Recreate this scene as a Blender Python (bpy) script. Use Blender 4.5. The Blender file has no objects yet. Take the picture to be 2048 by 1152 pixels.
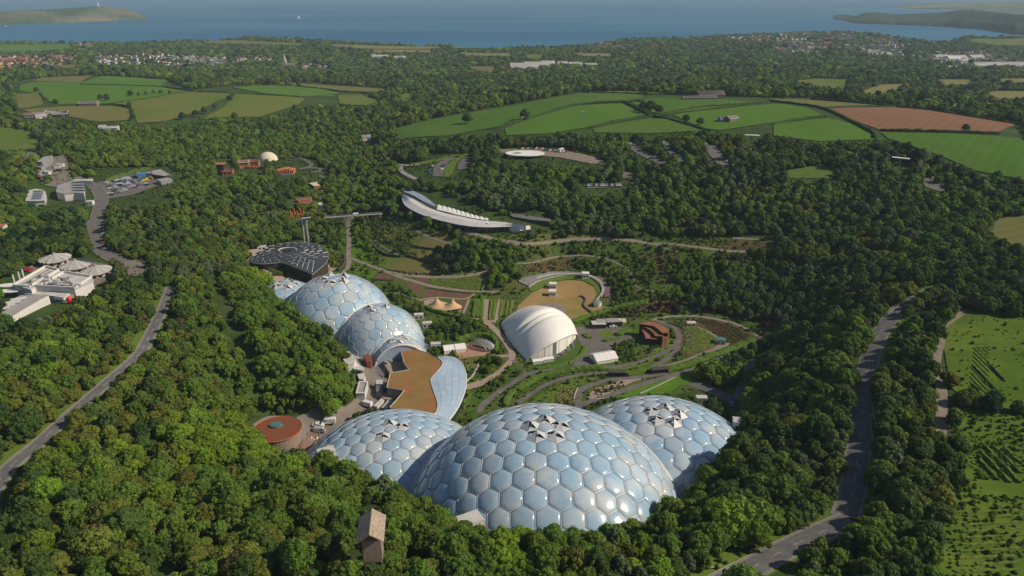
import bpy, bmesh, math, random
import numpy as np
from mathutils import Vector, Matrix
from mathutils.geometry import delaunay_2d_cdt
R = math.radians
scene = bpy.context.scene
COL = scene.collection
RNG = np.random.default_rng(7)
random.seed(7)

# ------------------------------------------------------------------ camera, sky, sun, exposure
CAMZ = 190.0
PITCH = 22.7
FPX = 1450.0            # focal length in pixels of the 2048 px wide photograph
cam_data = bpy.data.cameras.new('camera')
cam = bpy.data.objects.new('camera', cam_data)
COL.objects.link(cam)
cam.location = (0, 0, CAMZ)
cam.rotation_euler = (R(90 - PITCH), 0, 0)
cam_data.sensor_width = 36.0
cam_data.lens = 36.0 * FPX / 2048.0
cam_data.clip_start = 1.0
cam_data.clip_end = 120000.0
scene.camera = cam

SUN = Vector((0.79, -0.08, 0.61)).normalized()
sun_el = math.asin(SUN.z)
sun_az = math.atan2(SUN.x, SUN.y)
world = bpy.data.worlds.new('World')
scene.world = world
world.use_nodes = True
wn = world.node_tree
for n in list(wn.nodes):
    wn.nodes.remove(n)
sky = wn.nodes.new('ShaderNodeTexSky')
sky.sky_type = 'NISHITA'
sky.sun_disc = False
sky.sun_elevation = sun_el
sky.sun_rotation = sun_az
sky.altitude = 200
sky.air_density = 1.0
sky.dust_density = 1.0
sky.ozone_density = 1.2
bg = wn.nodes.new('ShaderNodeBackground')
bg.inputs['Strength'].default_value = 0.068
wo = wn.nodes.new('ShaderNodeOutputWorld')
wn.links.new(sky.outputs[0], bg.inputs[0])
wn.links.new(bg.outputs[0], wo.inputs[0])

sl = bpy.data.lights.new('sun', 'SUN')
sl.energy = 4.4
sl.angle = R(0.53)
sl.color = (1.0, 0.88, 0.70)
sun = bpy.data.objects.new('sun', sl)
COL.objects.link(sun)
sun.rotation_euler = (-SUN).to_track_quat('-Z', 'Y').to_euler()
sun.location = (300, 0, 400)

scene.view_settings.view_transform = 'Standard'
scene.view_settings.look = 'None'
scene.view_settings.exposure = 0.0
scene.view_settings.gamma = 1.0
scene.view_settings.use_curve_mapping = False
scene.render.engine = 'CYCLES'
scene.cycles.max_bounces = 5
scene.cycles.diffuse_bounces = 2
scene.cycles.glossy_bounces = 2
scene.cycles.transmission_bounces = 2
scene.cycles.volume_bounces = 0
scene.cycles.transparent_max_bounces = 4
scene.cycles.use_denoising = True

# ------------------------------------------------------------------ the lens as numbers (used only to survey the ground)
TH = R(PITCH)
CAM = np.array([0.0, 0.0, CAMZ])
FW = np.array([0.0, math.cos(TH), -math.sin(TH)])
UP = np.array([0.0, math.sin(TH), math.cos(TH)])
def rays(px, py):
    px = np.asarray(px, float); py = np.asarray(py, float)
    a = (px - 1024) / FPX; b = -(py - 576) / FPX
    d = np.stack([a, FW[1] + b * UP[1], FW[2] + b * UP[2]], -1)
    return d / np.linalg.norm(d, axis=-1, keepdims=True)
def P(px, py, z):
    d = rays(px, py)
    return CAM + d * ((z - CAMZ) / d[..., 2])[..., None]
def proj(p):
    v = np.asarray(p, float) - CAM
    w = v @ FW
    w = np.where(w < 1, 1, w)
    return 1024 + FPX * v[..., 0] / w, 576 - FPX * (v @ UP) / w

# ------------------------------------------------------------------ object helpers
def link(o, parent=None):
    COL.objects.link(o)
    if parent is not None:
        o.parent = parent
    return o
def tag(o, label=None, cat=None, group=None, kind=None):
    if label: o['label'] = label
    if cat: o['category'] = cat
    if group: o['group'] = group
    if kind: o['kind'] = kind
    return o
def thing(name, label, cat, loc=(0, 0, 0), rotz=0.0, group=None):
    o = bpy.data.objects.new(name, None)
    o.empty_display_size = 1.0
    o.location = loc
    o.rotation_euler = (0, 0, rotz)
    link(o)
    return tag(o, label, cat, group)
def mesh_from(name, v, f, mats, smooth=False, mi=None):
    me = bpy.data.meshes.new(name)
    me.from_pydata([tuple(map(float, p)) for p in v], [], [tuple(map(int, q)) for q in f])
    for m in (mats if isinstance(mats, (list, tuple)) else [mats]):
        me.materials.append(m)
    if mi is not None:
        me.polygons.foreach_set('material_index', np.asarray(mi, dtype=np.int32))
    if smooth:
        me.polygons.foreach_set('use_smooth', np.ones(len(me.polygons), bool))
    me.update()
    return me
def quads_mesh(name, V, Q, mat, smooth=False, mi=None, mats=None):
    """fast mesh from numpy arrays, all faces quads"""
    me = bpy.data.meshes.new(name)
    n = len(V); k = len(Q)
    me.vertices.add(n); me.vertices.foreach_set('co', np.asarray(V, np.float32).ravel())
    me.loops.add(k * 4); me.loops.foreach_set('vertex_index', np.asarray(Q, np.int32).ravel())
    me.polygons.add(k)
    me.polygons.foreach_set('loop_start', np.arange(0, k * 4, 4, dtype=np.int32))
    me.polygons.foreach_set('loop_total', np.full(k, 4, np.int32))
    for m in (mats or [mat]):
        me.materials.append(m)
    if mi is not None:
        me.polygons.foreach_set('material_index', np.asarray(mi, dtype=np.int32))
    me.polygons.foreach_set('use_smooth', np.full(k, smooth, bool))
    me.update(calc_edges=True)
    me.validate()
    return me
def copy_tree(o, parent=None, loc=None, rotz=None, label=None):
    c = o.copy(); link(c, parent)
    if loc is not None: c.location = loc
    if rotz is not None: c.rotation_euler = (0, 0, rotz)
    if label: c['label'] = label
    for ch in list(o.children):
        copy_tree(ch, c)
    return c

class MB:
    def __init__(s): s.v = []; s.f = []; s.m = []; s.cm = 0
    def add(s, vs, fs):
        b = len(s.v); s.v += [tuple(p) for p in vs]
        s.f += [tuple(i + b for i in q) for q in fs]; s.m += [s.cm] * len(fs); return s
    def box(s, c, d, rz=0.0, rx=0.0, ry=0.0):
        M = Matrix.Rotation(rz, 3, 'Z') @ Matrix.Rotation(ry, 3, 'Y') @ Matrix.Rotation(rx, 3, 'X')
        vs = []
        for k in (-.5, .5):
            for a, b in ((-.5, -.5), (.5, -.5), (.5, .5), (-.5, .5)):
                p = M @ Vector((a * d[0], b * d[1], k * d[2])); vs.append((p.x + c[0], p.y + c[1], p.z + c[2]))
        return s.add(vs, [(3, 2, 1, 0), (4, 5, 6, 7), (0, 1, 5, 4), (1, 2, 6, 5), (2, 3, 7, 6), (3, 0, 4, 7)])
    def prism(s, poly, z0, z1):
        """poly: list of (x, y); z0 / z1 numbers or functions of (x, y)"""
        n = len(poly)
        area = sum(poly[i][0] * poly[(i + 1) % n][1] - poly[(i + 1) % n][0] * poly[i][1] for i in range(n))
        if area < 0: poly = poly[::-1]
        g0 = z0 if callable(z0) else (lambda x, y: z0)
        g1 = z1 if callable(z1) else (lambda x, y: z1)
        vs = [(x, y, g0(x, y)) for x, y in poly] + [(x, y, g1(x, y)) for x, y in poly]
        fs = [tuple(range(n - 1, -1, -1)), tuple(range(n, 2 * n))] + [(i, (i + 1) % n, (i + 1) % n + n, i + n) for i in range(n)]
        return s.add(vs, fs)
    def tube(s, pts, r, n=6, r2=None, cap=True):
        pts = [Vector(p) for p in pts]; m = len(pts); vs = []; fs = []
        for i, p in enumerate(pts):
            t = (pts[min(i + 1, m - 1)] - pts[max(i - 1, 0)])
            t = t.normalized() if t.length > 1e-9 else Vector((0, 0, 1))
            a = Vector((0, 0, 1)) if abs(t.z) < .9 else Vector((1, 0, 0))
            u = t.cross(a).normalized(); w = t.cross(u)
            rr = r if r2 is None else r + (r2 - r) * i / max(1, m - 1)
            for k in range(n):
                q = 2 * math.pi * k / n
                vs.append(p + (u * math.cos(q) + w * math.sin(q)) * rr)
        for i in range(m - 1):
            for k in range(n):
                a = i * n + k; b = i * n + (k + 1) % n
                fs.append((a, a + n, b + n, b))
        if cap:
            fs.append(tuple(range(n))); fs.append(tuple(range(m * n - 1, (m - 1) * n - 1, -1)))
        return s.add(vs, fs)
    def gable(s, c, d, h, rz=0.0, over=0.0, t=0.18):
        """a pitched roof shell, ridge along local x: c = centre of eaves plane"""
        M = Matrix.Rotation(rz, 3, 'Z'); L = d[0] / 2 + over; W = d[1] / 2 + over
        def T(x, y, z):
            p = M @ Vector((x, y, z)); return (p.x + c[0], p.y + c[1], p.z + c[2])
        ee = -over * h / (d[1] / 2)
        vs = [T(-L, -W, ee), T(L, -W, ee), T(L, 0, h), T(-L, 0, h), T(-L, W, ee), T(L, W, ee)]
        vs += [T(-L, -W, ee - t), T(L, -W, ee - t), T(L, 0, h - t), T(-L, 0, h - t), T(-L, W, ee - t), T(L, W, ee - t)]
        return s.add(vs, [(0, 1, 2, 3), (3, 2, 5, 4), (7, 6, 9, 8), (8, 9, 10, 11), (0, 6, 7, 1), (4, 5, 11, 10), (1, 7, 8, 2), (2, 8, 11, 5), (0, 3, 9, 6), (3, 4, 10, 9)])
    def gable_wall(s, c, d, h0, h1, rz=0.0):
        M = Matrix.Rotation(rz, 3, 'Z'); L = d[0] / 2; W = d[1] / 2
        def T(x, y, z):
            p = M @ Vector((x, y, z)); return (p.x + c[0], p.y + c[1], p.z + c[2])
        vs = []
        for x in (-L, L):
            vs += [T(x, -W, 0), T(x, W, 0), T(x, W, h0), T(x, 0, h1), T(x, -W, h0)]
        return s.add(vs, [(0, 1, 2, 3, 4), (9, 8, 7, 6, 5), (0, 4, 9, 5), (1, 6, 7, 2), (2, 7, 8, 3), (3, 8, 9, 4), (0, 5, 6, 1)])
    def build(s, name, mats, parent=None, smooth=False, loc=None):
        me = mesh_from(name, s.v, s.f, mats, smooth, s.m)
        o = bpy.data.objects.new(name, me); link(o, parent)
        if loc is not None: o.location = loc
        return o

# ------------------------------------------------------------------ materials
def mat(name, col, rough=0.8, col2=None, scale=1.0, spec=0.3, metal=0.0, bump=0.0, bscale=None, detail=4.0,
        rnd=0.0, lo=0.35, hi=0.65, space='pos', stretch=(1, 1, 1), translucent=0.0, coat=0.0, col3=None, scale3=0.05, hue=0.0):
    m = bpy.data.materials.new(name); m.use_nodes = True
    nt = m.node_tree; N = nt.nodes; L = nt.links
    b = N['Principled BSDF']
    b.inputs['Roughness'].default_value = rough
    b.inputs['Specular IOR Level'].default_value = spec
    b.inputs['Metallic'].default_value = metal
    if coat: b.inputs['Coat Weight'].default_value = coat
    src = None
    if space == 'pos':
        g = N.new('ShaderNodeNewGeometry'); src = g.outputs['Position']
    else:
        g = N.new('ShaderNodeTexCoord'); src = g.outputs['Object']
    if stretch != (1, 1, 1):
        mp = N.new('ShaderNodeMapping'); mp.inputs['Scale'].default_value = stretch
        L.new(src, mp.inputs[0]); src = mp.outputs[0]
    out = None
    def noise(sc, det=detail):
        n = N.new('ShaderNodeTexNoise'); n.inputs['Scale'].default_value = sc; n.inputs['Detail'].default_value = det
        n.inputs['Roughness'].default_value = 0.6
        L.new(src, n.inputs['Vector']); return n
    def mix(a, bcol, fac):
        x = N.new('ShaderNodeMix'); x.data_type = 'RGBA'
        if isinstance(fac, float): x.inputs[0].default_value = fac
        else: L.new(fac, x.inputs[0])
        if isinstance(a, tuple): x.inputs[6].default_value = (*a, 1)
        else: L.new(a, x.inputs[6])
        if isinstance(bcol, tuple): x.inputs[7].default_value = (*bcol, 1)
        else: L.new(bcol, x.inputs[7])
        return x.outputs[2]
    if col2 is not None:
        n = noise(scale)
        mr = N.new('ShaderNodeMapRange'); mr.inputs[1].default_value = lo; mr.inputs[2].default_value = hi
        L.new(n.outputs[0], mr.inputs[0])
        out = mix(col, col2, mr.outputs[0])
    if col3 is not None:
        n = noise(scale3, 3.0)
        mr = N.new('ShaderNodeMapRange'); mr.inputs[1].default_value = 0.45; mr.inputs[2].default_value = 0.62
        L.new(n.outputs[0], mr.inputs[0])
        out = mix(out if out is not None else col, col3, mr.outputs[0])
    if rnd or hue:
        oi = N.new('ShaderNodeObjectInfo'); hs = N.new('ShaderNodeHueSaturation')
        mr = N.new('ShaderNodeMapRange'); mr.inputs[3].default_value = 1 - rnd; mr.inputs[4].default_value = 1 + rnd
        L.new(oi.outputs['Random'], mr.inputs[0]); L.new(mr.outputs[0], hs.inputs['Value'])
        if hue:
            wn_ = N.new('ShaderNodeMath'); wn_.operation = 'MULTIPLY'; wn_.inputs[1].default_value = 7.31
            L.new(oi.outputs['Random'], wn_.inputs[0])
            fr = N.new('ShaderNodeMath'); fr.operation = 'FRACT'; L.new(wn_.outputs[0], fr.inputs[0])
            mh = N.new('ShaderNodeMapRange'); mh.inputs[3].default_value = .5 - hue; mh.inputs[4].default_value = .5 + hue
            L.new(fr.outputs[0], mh.inputs[0]); L.new(mh.outputs[0], hs.inputs['Hue'])
        if out is None: hs.inputs['Color'].default_value = (*col, 1)
        else: L.new(out, hs.inputs['Color'])
        out = hs.outputs[0]
    if out is None: b.inputs['Base Color'].default_value = (*col, 1)
    else: L.new(out, b.inputs['Base Color'])
    if bump:
        n = noise(bscale or scale * 3)
        bp = N.new('ShaderNodeBump'); bp.inputs['Strength'].default_value = min(1.0, bump); bp.inputs['Distance'].default_value = max(.05, bump)
        L.new(n.outputs[0], bp.inputs['Height']); L.new(bp.outputs[0], b.inputs['Normal'])
    if translucent:
        t = N.new('ShaderNodeBsdfTranslucent'); ms = N.new('ShaderNodeMixShader'); ms.inputs[0].default_value = translucent
        if out is None: t.inputs[0].default_value = (*col, 1)
        else: L.new(out, t.inputs[0])
        L.new(b.outputs[0], ms.inputs[1]); L.new(t.outputs[0], ms.inputs[2]); L.new(ms.outputs[0], N['Material Output'].inputs[0])
    return m
# ------------------------------------------------------------------ terrain
SEA = -45.0
# surveyed ground heights: (photo x, photo y, metres above the pit floor)
CT = [
 (-200,1250,60),(0,1250,59),(300,1250,60),(600,1250,61),(900,1250,58),(1200,1250,50),(1500,1250,46),(1800,1250,45),(2100,1250,43),(2300,1250,43),
 (0,1152,57),(250,1152,58),(500,1152,59),(740,1130,59),(950,1150,54),(1100,1150,50),(1250,1140,47),(1450,1140,43),(1600,1140,42),(1800,1140,42),(2048,1140,41),
 (-150,1000,56),(0,1000,54),(200,1000,53),(400,1000,50),(560,1000,45),(640,1010,43),(850,1075,52),(760,1040,52),
 (900,1105,50),(1000,1100,47),(1100,1095,46),(1200,1090,44),(1300,1080,42),(1380,1060,38),(1450,1050,38),(1550,1040,38),
 (560,850,4),(530,868,4),(505,845,8),(554,857,3),(530,850,4),(580,850,4),(554,838,4),(590,875,5),(640,860,4),(700,830,4),(760,760,3),(740,700,2),(700,680,3),(620,652,17),(580,618,18),(530,590,17),(642,666,13),(678,694,7),
 (640,720,20),(600,700,27),(560,700,31),(510,700,34),(490,600,32),(540,640,20),(670,760,14),(640,800,16),(560,780,27),(560,822,9),(460,830,27),
 (470,700,31),(420,560,31),(520,800,26),(400,700,37),(300,700,40),(150,800,47),(0,700,44),(0,800,48),(100,900,51),(0,900,53),(60,990,54),
 (300,900,47),(430,900,42),(500,900,34),(570,935,24),(505,885,14),(560,893,14),(620,960,28),(660,965,24),(720,1000,38),(400,800,38),
 (0,960,53.5),(100,860,50),(200,770,46),(260,710,43),(320,620,40),(340,570,38),
 (100,580,38),(0,640,41),(180,520,36),(80,520,36),(270,540,36),(200,460,34),(190,380,34),(270,370,34),(320,350,35),(100,380,34),(60,390,35),(20,350,38),(0,380,40),
 (0,250,40),(20,200,40),(-200,300,42),(-200,500,42),(-200,800,52),
 (350,450,34),(300,420,35),(450,450,27),(400,520,33),(520,470,18),(470,530,22),(420,400,33),
 (580,530,8),(500,540,11),(650,500,9),(640,560,5),
 (600,400,22),(560,350,27),(450,340,31),(640,330,27),(700,360,23),(735,380,20),(700,440,10),(760,430,16),(697,540,4),(697,500,6),(640,450,12),
 (820,330,36),(880,330,38),(820,370,32),(800,420,22),(790,360,28),
 (850,440,26),(950,465,26),(1050,460,26),(900,400,29),(1000,430,29),(1100,440,29),(820,395,28),
 (760,480,13),(850,480,18),(830,520,10),(900,520,11),(780,560,3),(880,560,3),(960,550,5),(960,490,19),
 (1050,490,20),(1150,480,20),(1250,480,21),(1400,490,22),(1530,500,23),(1540,480,25),
 (900,600,0),(1000,600,0),(1100,600,0),(1000,640,0),(1000,700,0),(1200,700,0),(1150,650,0),(900,680,0),(950,760,0),(960,830,0),(880,750,1),(830,800,2),
 (1120,540,5),(1250,540,8),(1220,600,1),(1300,560,11),(1400,560,12),(1500,540,15),(1500,600,7),(1350,620,2),(1560,640,5),(1640,570,18),(1700,600,25),
 (1300,660,1),(1450,660,2),(1540,670,4),(1400,700,2),(1300,740,2),(1200,760,2),(1100,780,2),(1050,800,0),(1200,800,3),
 (1400,760,3),(1480,760,5),(1560,720,8),(1480,800,5),(1500,850,6),(1560,820,17),(1560,900,25),(1620,760,24),(1640,700,23),(1680,680,28),(1500,960,29),(1450,985,28),(1390,1000,29),
 (1800,615,33),(1860,585,34),(1740,700,34),(1722,800,36),(1714,900,38),(1700,1000,39),(1640,1060,40),(1540,1110,41),(1480,1150,42),(1650,900,35),(1620,980,36),
 (1900,620,36),(1900,800,38),(2000,700,38),(2040,900,40),(1900,1000,41),(2048,600,38),(2250,700,40),(2250,1000,42),(2250,450,46),
 (1740,560,27),(1600,480,29),(1700,450,34),(1850,450,39),(2000,480,41),(2040,440,43),
 (1000,330,42),(1100,310,45),(1200,330,43),(1100,370,38),(1200,400,34),(1300,450,26),(1400,330,48),(1300,300,49),(1500,300,52),(1500,400,38),(1700,350,50),(1850,370,48),(1930,380,47),(1600,340,50),(1540,440,32),
 (800,265,38),(1000,270,46),(950,230,42),(1100,210,50),(1200,190,50),(1250,260,53),(1350,230,56),(1400,196,54),(1550,210,58),(1650,240,60),(1740,270,60),(1800,220,58),(2000,260,62),(2040,330,58),(1900,300,60),(2200,300,60),
 (1300,165,12),(1600,175,14),(1900,200,26),(2000,210,24),(1800,180,12),(1500,150,2),(1200,165,8),(2200,200,20),
 (100,190,36),(300,200,34),(200,160,27),(450,210,29),(550,190,22),(650,210,16),(700,240,14),(500,260,24),(300,260,34),(100,280,39),(650,300,20),(750,300,22),(800,220,10),(900,180,5),(1000,185,12),(-200,200,30),
 (0,130,0),(300,130,-8),(600,150,-8),(900,150,-8),(600,110,-20),(900,110,-22),(1200,130,-12),(1500,120,-4),(1800,130,-12),(2040,140,-6),(1500,85,-12),(1700,80,-14),(1900,110,-25),(2040,100,-30),
 (-200,100,-15),(0,95,-18),(250,95,-20),(480,88,-14),(800,96,-24),(1000,100,-26),(1300,84,-24),(2200,100,-25),(-200,60,-25),(500,60,-25),(1000,60,-25),(1600,50,-25),(2200,50,-25),
]
CW = [(11,160,42),(11,172,33),(11,190,5),(11,206,0),(11,230,0),(-25,168,43),(-20,182,34),(-29,193,32),(-20,204,5),(40,170,40),(52,184,34),(40,200,2),(60,240,0),(91,250,22),(88,237,26),(83,224,27),(75,216,27),(67,212,27),(75,200,29),(100,215,29),(104,238,26),
      (-60,197,29),(-50,182,35),(-46,234,0),(-80,236,19),(-70,226,26),(-61,221,29),(-56,214,28),(-51,208,27),(-92,238,14),(-80,215,28),(-70,205,30),(-110,361.5,17),(-122,373,21),(-137,392,16),(30,250,0),(0,260,0),(-30,270,0),(60,275,1),(-100,390,0),(-75,366,0),(-61,348,0),(-138,408,4),(-60,390,0),(-20,360,0),(0,300,0),
      (-200,0,62),(0,0,60),(200,0,55),(-100,60,62),(100,60,56),(0,110,58),(-300,-250,60),(0,-250,60),(300,-250,55)]
DV = 150.0
pts = [P(a, b, z) for a, b, z in CT] + [np.array(p, float) for p in CW]
pts = np.array(pts)
def warp(x, y):
    yy = np.maximum(y, -100) + DV
    return np.stack([x / yy * 1.25, np.log(yy)], -1)
Qc = warp(pts[:, 0], pts[:, 1])
def kern(a, b):
    d2 = ((a[:, None, :] - b[None, :, :]) ** 2).sum(-1)
    return np.sqrt(d2 + 0.004 ** 2)
n_ = len(Qc)
K = np.zeros((n_ + 3, n_ + 3)); K[:n_, :n_] = kern(Qc, Qc) - 0.006 * np.eye(n_)
K[:n_, n_] = 1; K[:n_, n_ + 1:] = Qc; K[n_, :n_] = 1; K[n_ + 1:, :n_] = Qc.T
wt = np.linalg.solve(K, np.concatenate([pts[:, 2], [0, 0, 0]]))
V0, V1, DVS = math.log(20 + DV), math.log(3950 + DV), 0.0058
U0, U1, DUS = -0.98, 0.98, 0.0054
NV = int((V1 - V0) / DVS) + 1; NU = int((U1 - U0) / DUS) + 1
vv = V0 + DVS * np.arange(NV); uu = U0 + DUS * np.arange(NU)
GY = (np.exp(vv) - DV)[:, None] * np.ones(NU)[None, :]
GX = uu[None, :] * (GY + DV)
Q = warp(GX.ravel(), GY.ravel())
Z = np.zeros(len(Q))
for i in range(0, len(Q), 20000):
    q = Q[i:i + 20000]
    Z[i:i + 20000] = kern(q, Qc) @ wt[:n_] + wt[n_] + q @ wt[n_ + 1:]
GZ = Z.reshape(GX.shape)
# smooth once or twice so the cusps of the survey points vanish
def blur(a, k):
    for _ in range(k):
        p = np.pad(a, 1, mode='edge')
        a = (p[:-2, 1:-1] + p[2:, 1:-1] + p[1:-1, :-2] + p[1:-1, 2:] + 4 * a) / 8
    return a
GZ = blur(GZ, 10)
# far country: gentle relief; coast: the land drops into the sea behind the coastline
COAST = [(-900,97),(-400,95),(0,88),(250,90),(430,84),(520,80),(640,86),(780,92),(900,94),(1020,96),(1150,91),(1250,82),(1400,76),(1500,70),(1620,64),(1700,68),(1760,76),(1850,84),(1905,84),(1925,77),(2048,73),(2400,70),(2900,70)]
cpt = np.array([P(a, b, -24.0) for a, b in COAST])
cang = cpt[:, 0] / cpt[:, 1]
cy_line = np.interp(GX / np.maximum(GY, 1), cang, cpt[:, 1])
nz = lambda x, y, s, ph: np.sin(x / s + ph) * np.cos(y / s * 1.3 + ph * 2) + 0.5 * np.sin(x / s * 2.1 + y / s * 1.7 + ph)
cy_line = cy_line + 25 * nz(GX, GX * 0, 90.0, 1.0)
far = np.clip((GY - 1500) / 800, 0, 1)
GZ = GZ + far * 5 * nz(GX, GY, 240.0, 0.4)
GZ = np.where(GY > cy_line - 120, np.minimum(GZ, np.maximum(GZ, -32) + 0), GZ)
drop = np.clip((GY - cy_line) / 50, 0, 1)
GZ = GZ * (1 - drop) + (-62) * drop
def H(x, y):
    x = np.asarray(x, float); y = np.asarray(y, float)
    v = (np.log(np.maximum(y, 20) + DV) - V0) / DVS
    u = (x / (np.maximum(y, 20) + DV) - U0) / DUS
    v = np.clip(v, 0, NV - 1.001); u = np.clip(u, 0, NU - 1.001)
    i = v.astype(int); j = u.astype(int); a = v - i; b = u - j
    return (GZ[i, j] * (1 - a) * (1 - b) + GZ[i + 1, j] * a * (1 - b) + GZ[i, j + 1] * (1 - a) * b + GZ[i + 1, j + 1] * a * b)
def G(px, py):
    """ground point seen at a photo position (arrays welcome)"""
    px = np.atleast_1d(np.asarray(px, float)); py = np.atleast_1d(np.asarray(py, float))
    d = rays(px, py)
    lo = np.full(len(px), 60.0); hi = lo.copy(); done = np.zeros(len(px), bool); t = lo.copy()
    while t[0] < 6000:
        t2 = t * 1.006
        p = CAM + d * t2[:, None]
        below = (p[:, 2] < np.maximum(H(p[:, 0], p[:, 1]), SEA)) & ~done
        lo = np.where(below, t, lo); hi = np.where(below, t2, hi); done |= below
        t = t2
        if done.all(): break
    lo = np.where(done, lo, 5900); hi = np.where(done, hi, 6000)
    for _ in range(14):
        m = (lo + hi) / 2; p = CAM + d * m[:, None]
        b = p[:, 2] < H(p[:, 0], p[:, 1])
        hi = np.where(b, m, hi); lo = np.where(b, lo, m)
    p = CAM + d * hi[:, None]
    p[:, 2] = H(p[:, 0], p[:, 1])
    return p
def g1(px, py): return Vector(G(px, py)[0])

M_ground = mat('rough_ground', (0.032, 0.056, 0.015), 0.95, (0.060, 0.080, 0.024), 0.12, spec=0.1, bump=0.5, bscale=0.9, col3=(0.050, 0.095, 0.018), scale3=0.02)
ext = 8
ys = np.linspace(-260, 15, ext)
EX = np.repeat(GX[:1], ext, 0) * 1.0
TX = np.concatenate([EX, GX]); TY = np.concatenate([np.repeat(ys[:, None], NU, 1), GY]); TZ = np.concatenate([np.repeat(GZ[:1], ext, 0), GZ])
ids = np.arange(TX.size).reshape(TX.shape)
quads = np.stack([ids[:-1, :-1], ids[:-1, 1:], ids[1:, 1:], ids[1:, :-1]], -1).reshape(-1, 4)
me = quads_mesh('terrain', np.stack([TX.ravel(), TY.ravel(), TZ.ravel()], -1), quads, M_ground, smooth=True)
tag(link(bpy.data.objects.new('terrain', me)), kind='structure')

def off(p):   # how far above the terrain a draped sheet lies
    d = np.hypot(p[..., 0], p[..., 1])
    return 0.10 + 0.0006 * d
def dens(poly, closed=True, step=1.0):
    out = []
    n = len(poly)
    for i in range(n if closed else n - 1):
        a = np.array(poly[i], float); b = np.array(poly[(i + 1) % n], float)
        k = max(1, int(np.linalg.norm(b - a) / step))
        for t in range(k): out.append(tuple(a + (b - a) * t / k))
    if not closed: out.append(tuple(poly[-1]))
    return out
def smooth_line(pts, k=6, closed=False):
    """Catmull-Rom through the points"""
    p = [np.array(q, float) for q in pts]; n = len(p); out = []
    for i in range(n if closed else n - 1):
        if closed: a, b, c, d = p[(i - 1) % n], p[i], p[(i + 1) % n], p[(i + 2) % n]
        else: a, b, c, d = p[max(i - 1, 0)], p[i], p[i + 1], p[min(i + 2, n - 1)]
        for j in range(k):
            t = j / k
            out.append(0.5 * ((2 * b) + (-a + c) * t + (2 * a - 5 * b + 4 * c - d) * t * t + (-a + 3 * b - 3 * c + d) * t ** 3))
    if not closed: out.append(p[-1])
    return [tuple(q) for q in out]
def in_poly(x, y, poly):
    x = np.asarray(x); y = np.asarray(y); c = np.zeros(x.shape, bool); n = len(poly)
    for i in range(n):
        x0, y0 = poly[i][:2]; x1, y1 = poly[(i + 1) % n][:2]
        if y0 == y1: continue
        c ^= ((y0 > y) != (y1 > y)) & (x < (x1 - x0) * (y - y0) / (y1 - y0) + x0)
    return c
def sheet(name, pix, m, extra=0.0, curve=False, world=False, kind='structure', dens_k=1.0):
    """a polygon given by photo positions, laid on the terrain"""
    if world: W = np.array([(p[0], p[1]) for p in pix], float)
    else:
        if curve: pix = smooth_line(pix, 5, True)
        W = G([p[0] for p in pix], [p[1] for p in pix])[:, :2]
    dist = np.hypot(W[:, 0], W[:, 1]).mean()
    st = max(1.5, dist * 0.009) * dens_k
    B = np.array(dens([tuple(w) for w in W], True, st))
    mn = B.min(0); mx = B.max(0)
    gx, gy = np.meshgrid(np.arange(mn[0], mx[0], st), np.arange(mn[1], mx[1], st))
    gx = gx.ravel() + 0.37 * st; gy = gy.ravel() + 0.41 * st
    ok = in_poly(gx, gy, [tuple(b) for b in B])
    I = np.stack([gx[ok], gy[ok]], -1)
    if len(I) > 6000: I = I[:: len(I) // 6000 + 1]
    allp = [Vector(p) for p in B] + [Vector(p) for p in I]
    n = len(B)
    r = delaunay_2d_cdt(allp, [(i, (i + 1) % n) for i in range(n)], [], 1, 1e-4)
    v = np.array([(p.x, p.y) for p in r[0]])
    z = H(v[:, 0], v[:, 1]) + off(v) + extra
    me = mesh_from(name, np.column_stack([v, z]), r[2], m, True)
    # keep faces up
    if len(me.polygons) and me.polygons[0].normal.z < 0: me.flip_normals()
    o = link(bpy.data.objects.new(name, me))
    if kind: tag(o, kind=kind)
    return o
def world_line(pix, k=6):
    pl = smooth_line(pix, k)
    W = G([p[0] for p in pl], [p[1] for p in pl])
    # even steps
    return W
def resample(W, st):
    seg = np.linalg.norm(np.diff(W[:, :2], axis=0), axis=1); s = np.concatenate([[0], np.cumsum(seg)])
    n = max(2, int(s[-1] / st) + 1); t = np.linspace(0, s[-1], n)
    return np.column_stack([np.interp(t, s, W[:, 0]), np.interp(t, s, W[:, 1])])
def smooth_xy(W, k=3):
    for _ in range(k):
        W[1:-1] = (W[:-2] + 2 * W[1:-1] + W[2:]) / 4
    return W
LINES = []   # every ribbon is remembered, so that no tree is planted on it
def ribbon(name, W, width, m, extra=0.0, parent=None, kind='structure', side=0.0, across=4, keep=True):
    """strip along a world line; side shifts it sideways"""
    dist = np.hypot(W[:, 0], W[:, 1]).mean()
    W = smooth_xy(resample(W, max(2.0, dist * 0.008)))
    t = np.gradient(W, axis=0); t /= np.linalg.norm(t, axis=1, keepdims=True) + 1e-9
    nrm = np.stack([t[:, 1], -t[:, 0]], -1)
    vs = []; rows = []
    for k in range(across + 1):
        s = side + width * (k / across - 0.5)
        q = W + nrm * s
        rows.append(np.column_stack([q, H(q[:, 0], q[:, 1]) + off(q) + extra]))
    V = np.concatenate(rows); n = len(W)
    idx = np.arange(n * (across + 1)).reshape(across + 1, n)
    Qd = np.stack([idx[:-1, :-1], idx[1:, :-1], idx[1:, 1:], idx[:-1, 1:]], -1).reshape(-1, 4)
    me = quads_mesh(name, V, Qd, m, True)
    if me.polygons[0].normal.z < 0: me.flip_normals()
    o = link(bpy.data.objects.new(name, me), parent)
    if kind: tag(o, kind=kind)
    if keep: LINES.append((W, width / 2 + abs(side)))
    return o
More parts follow.
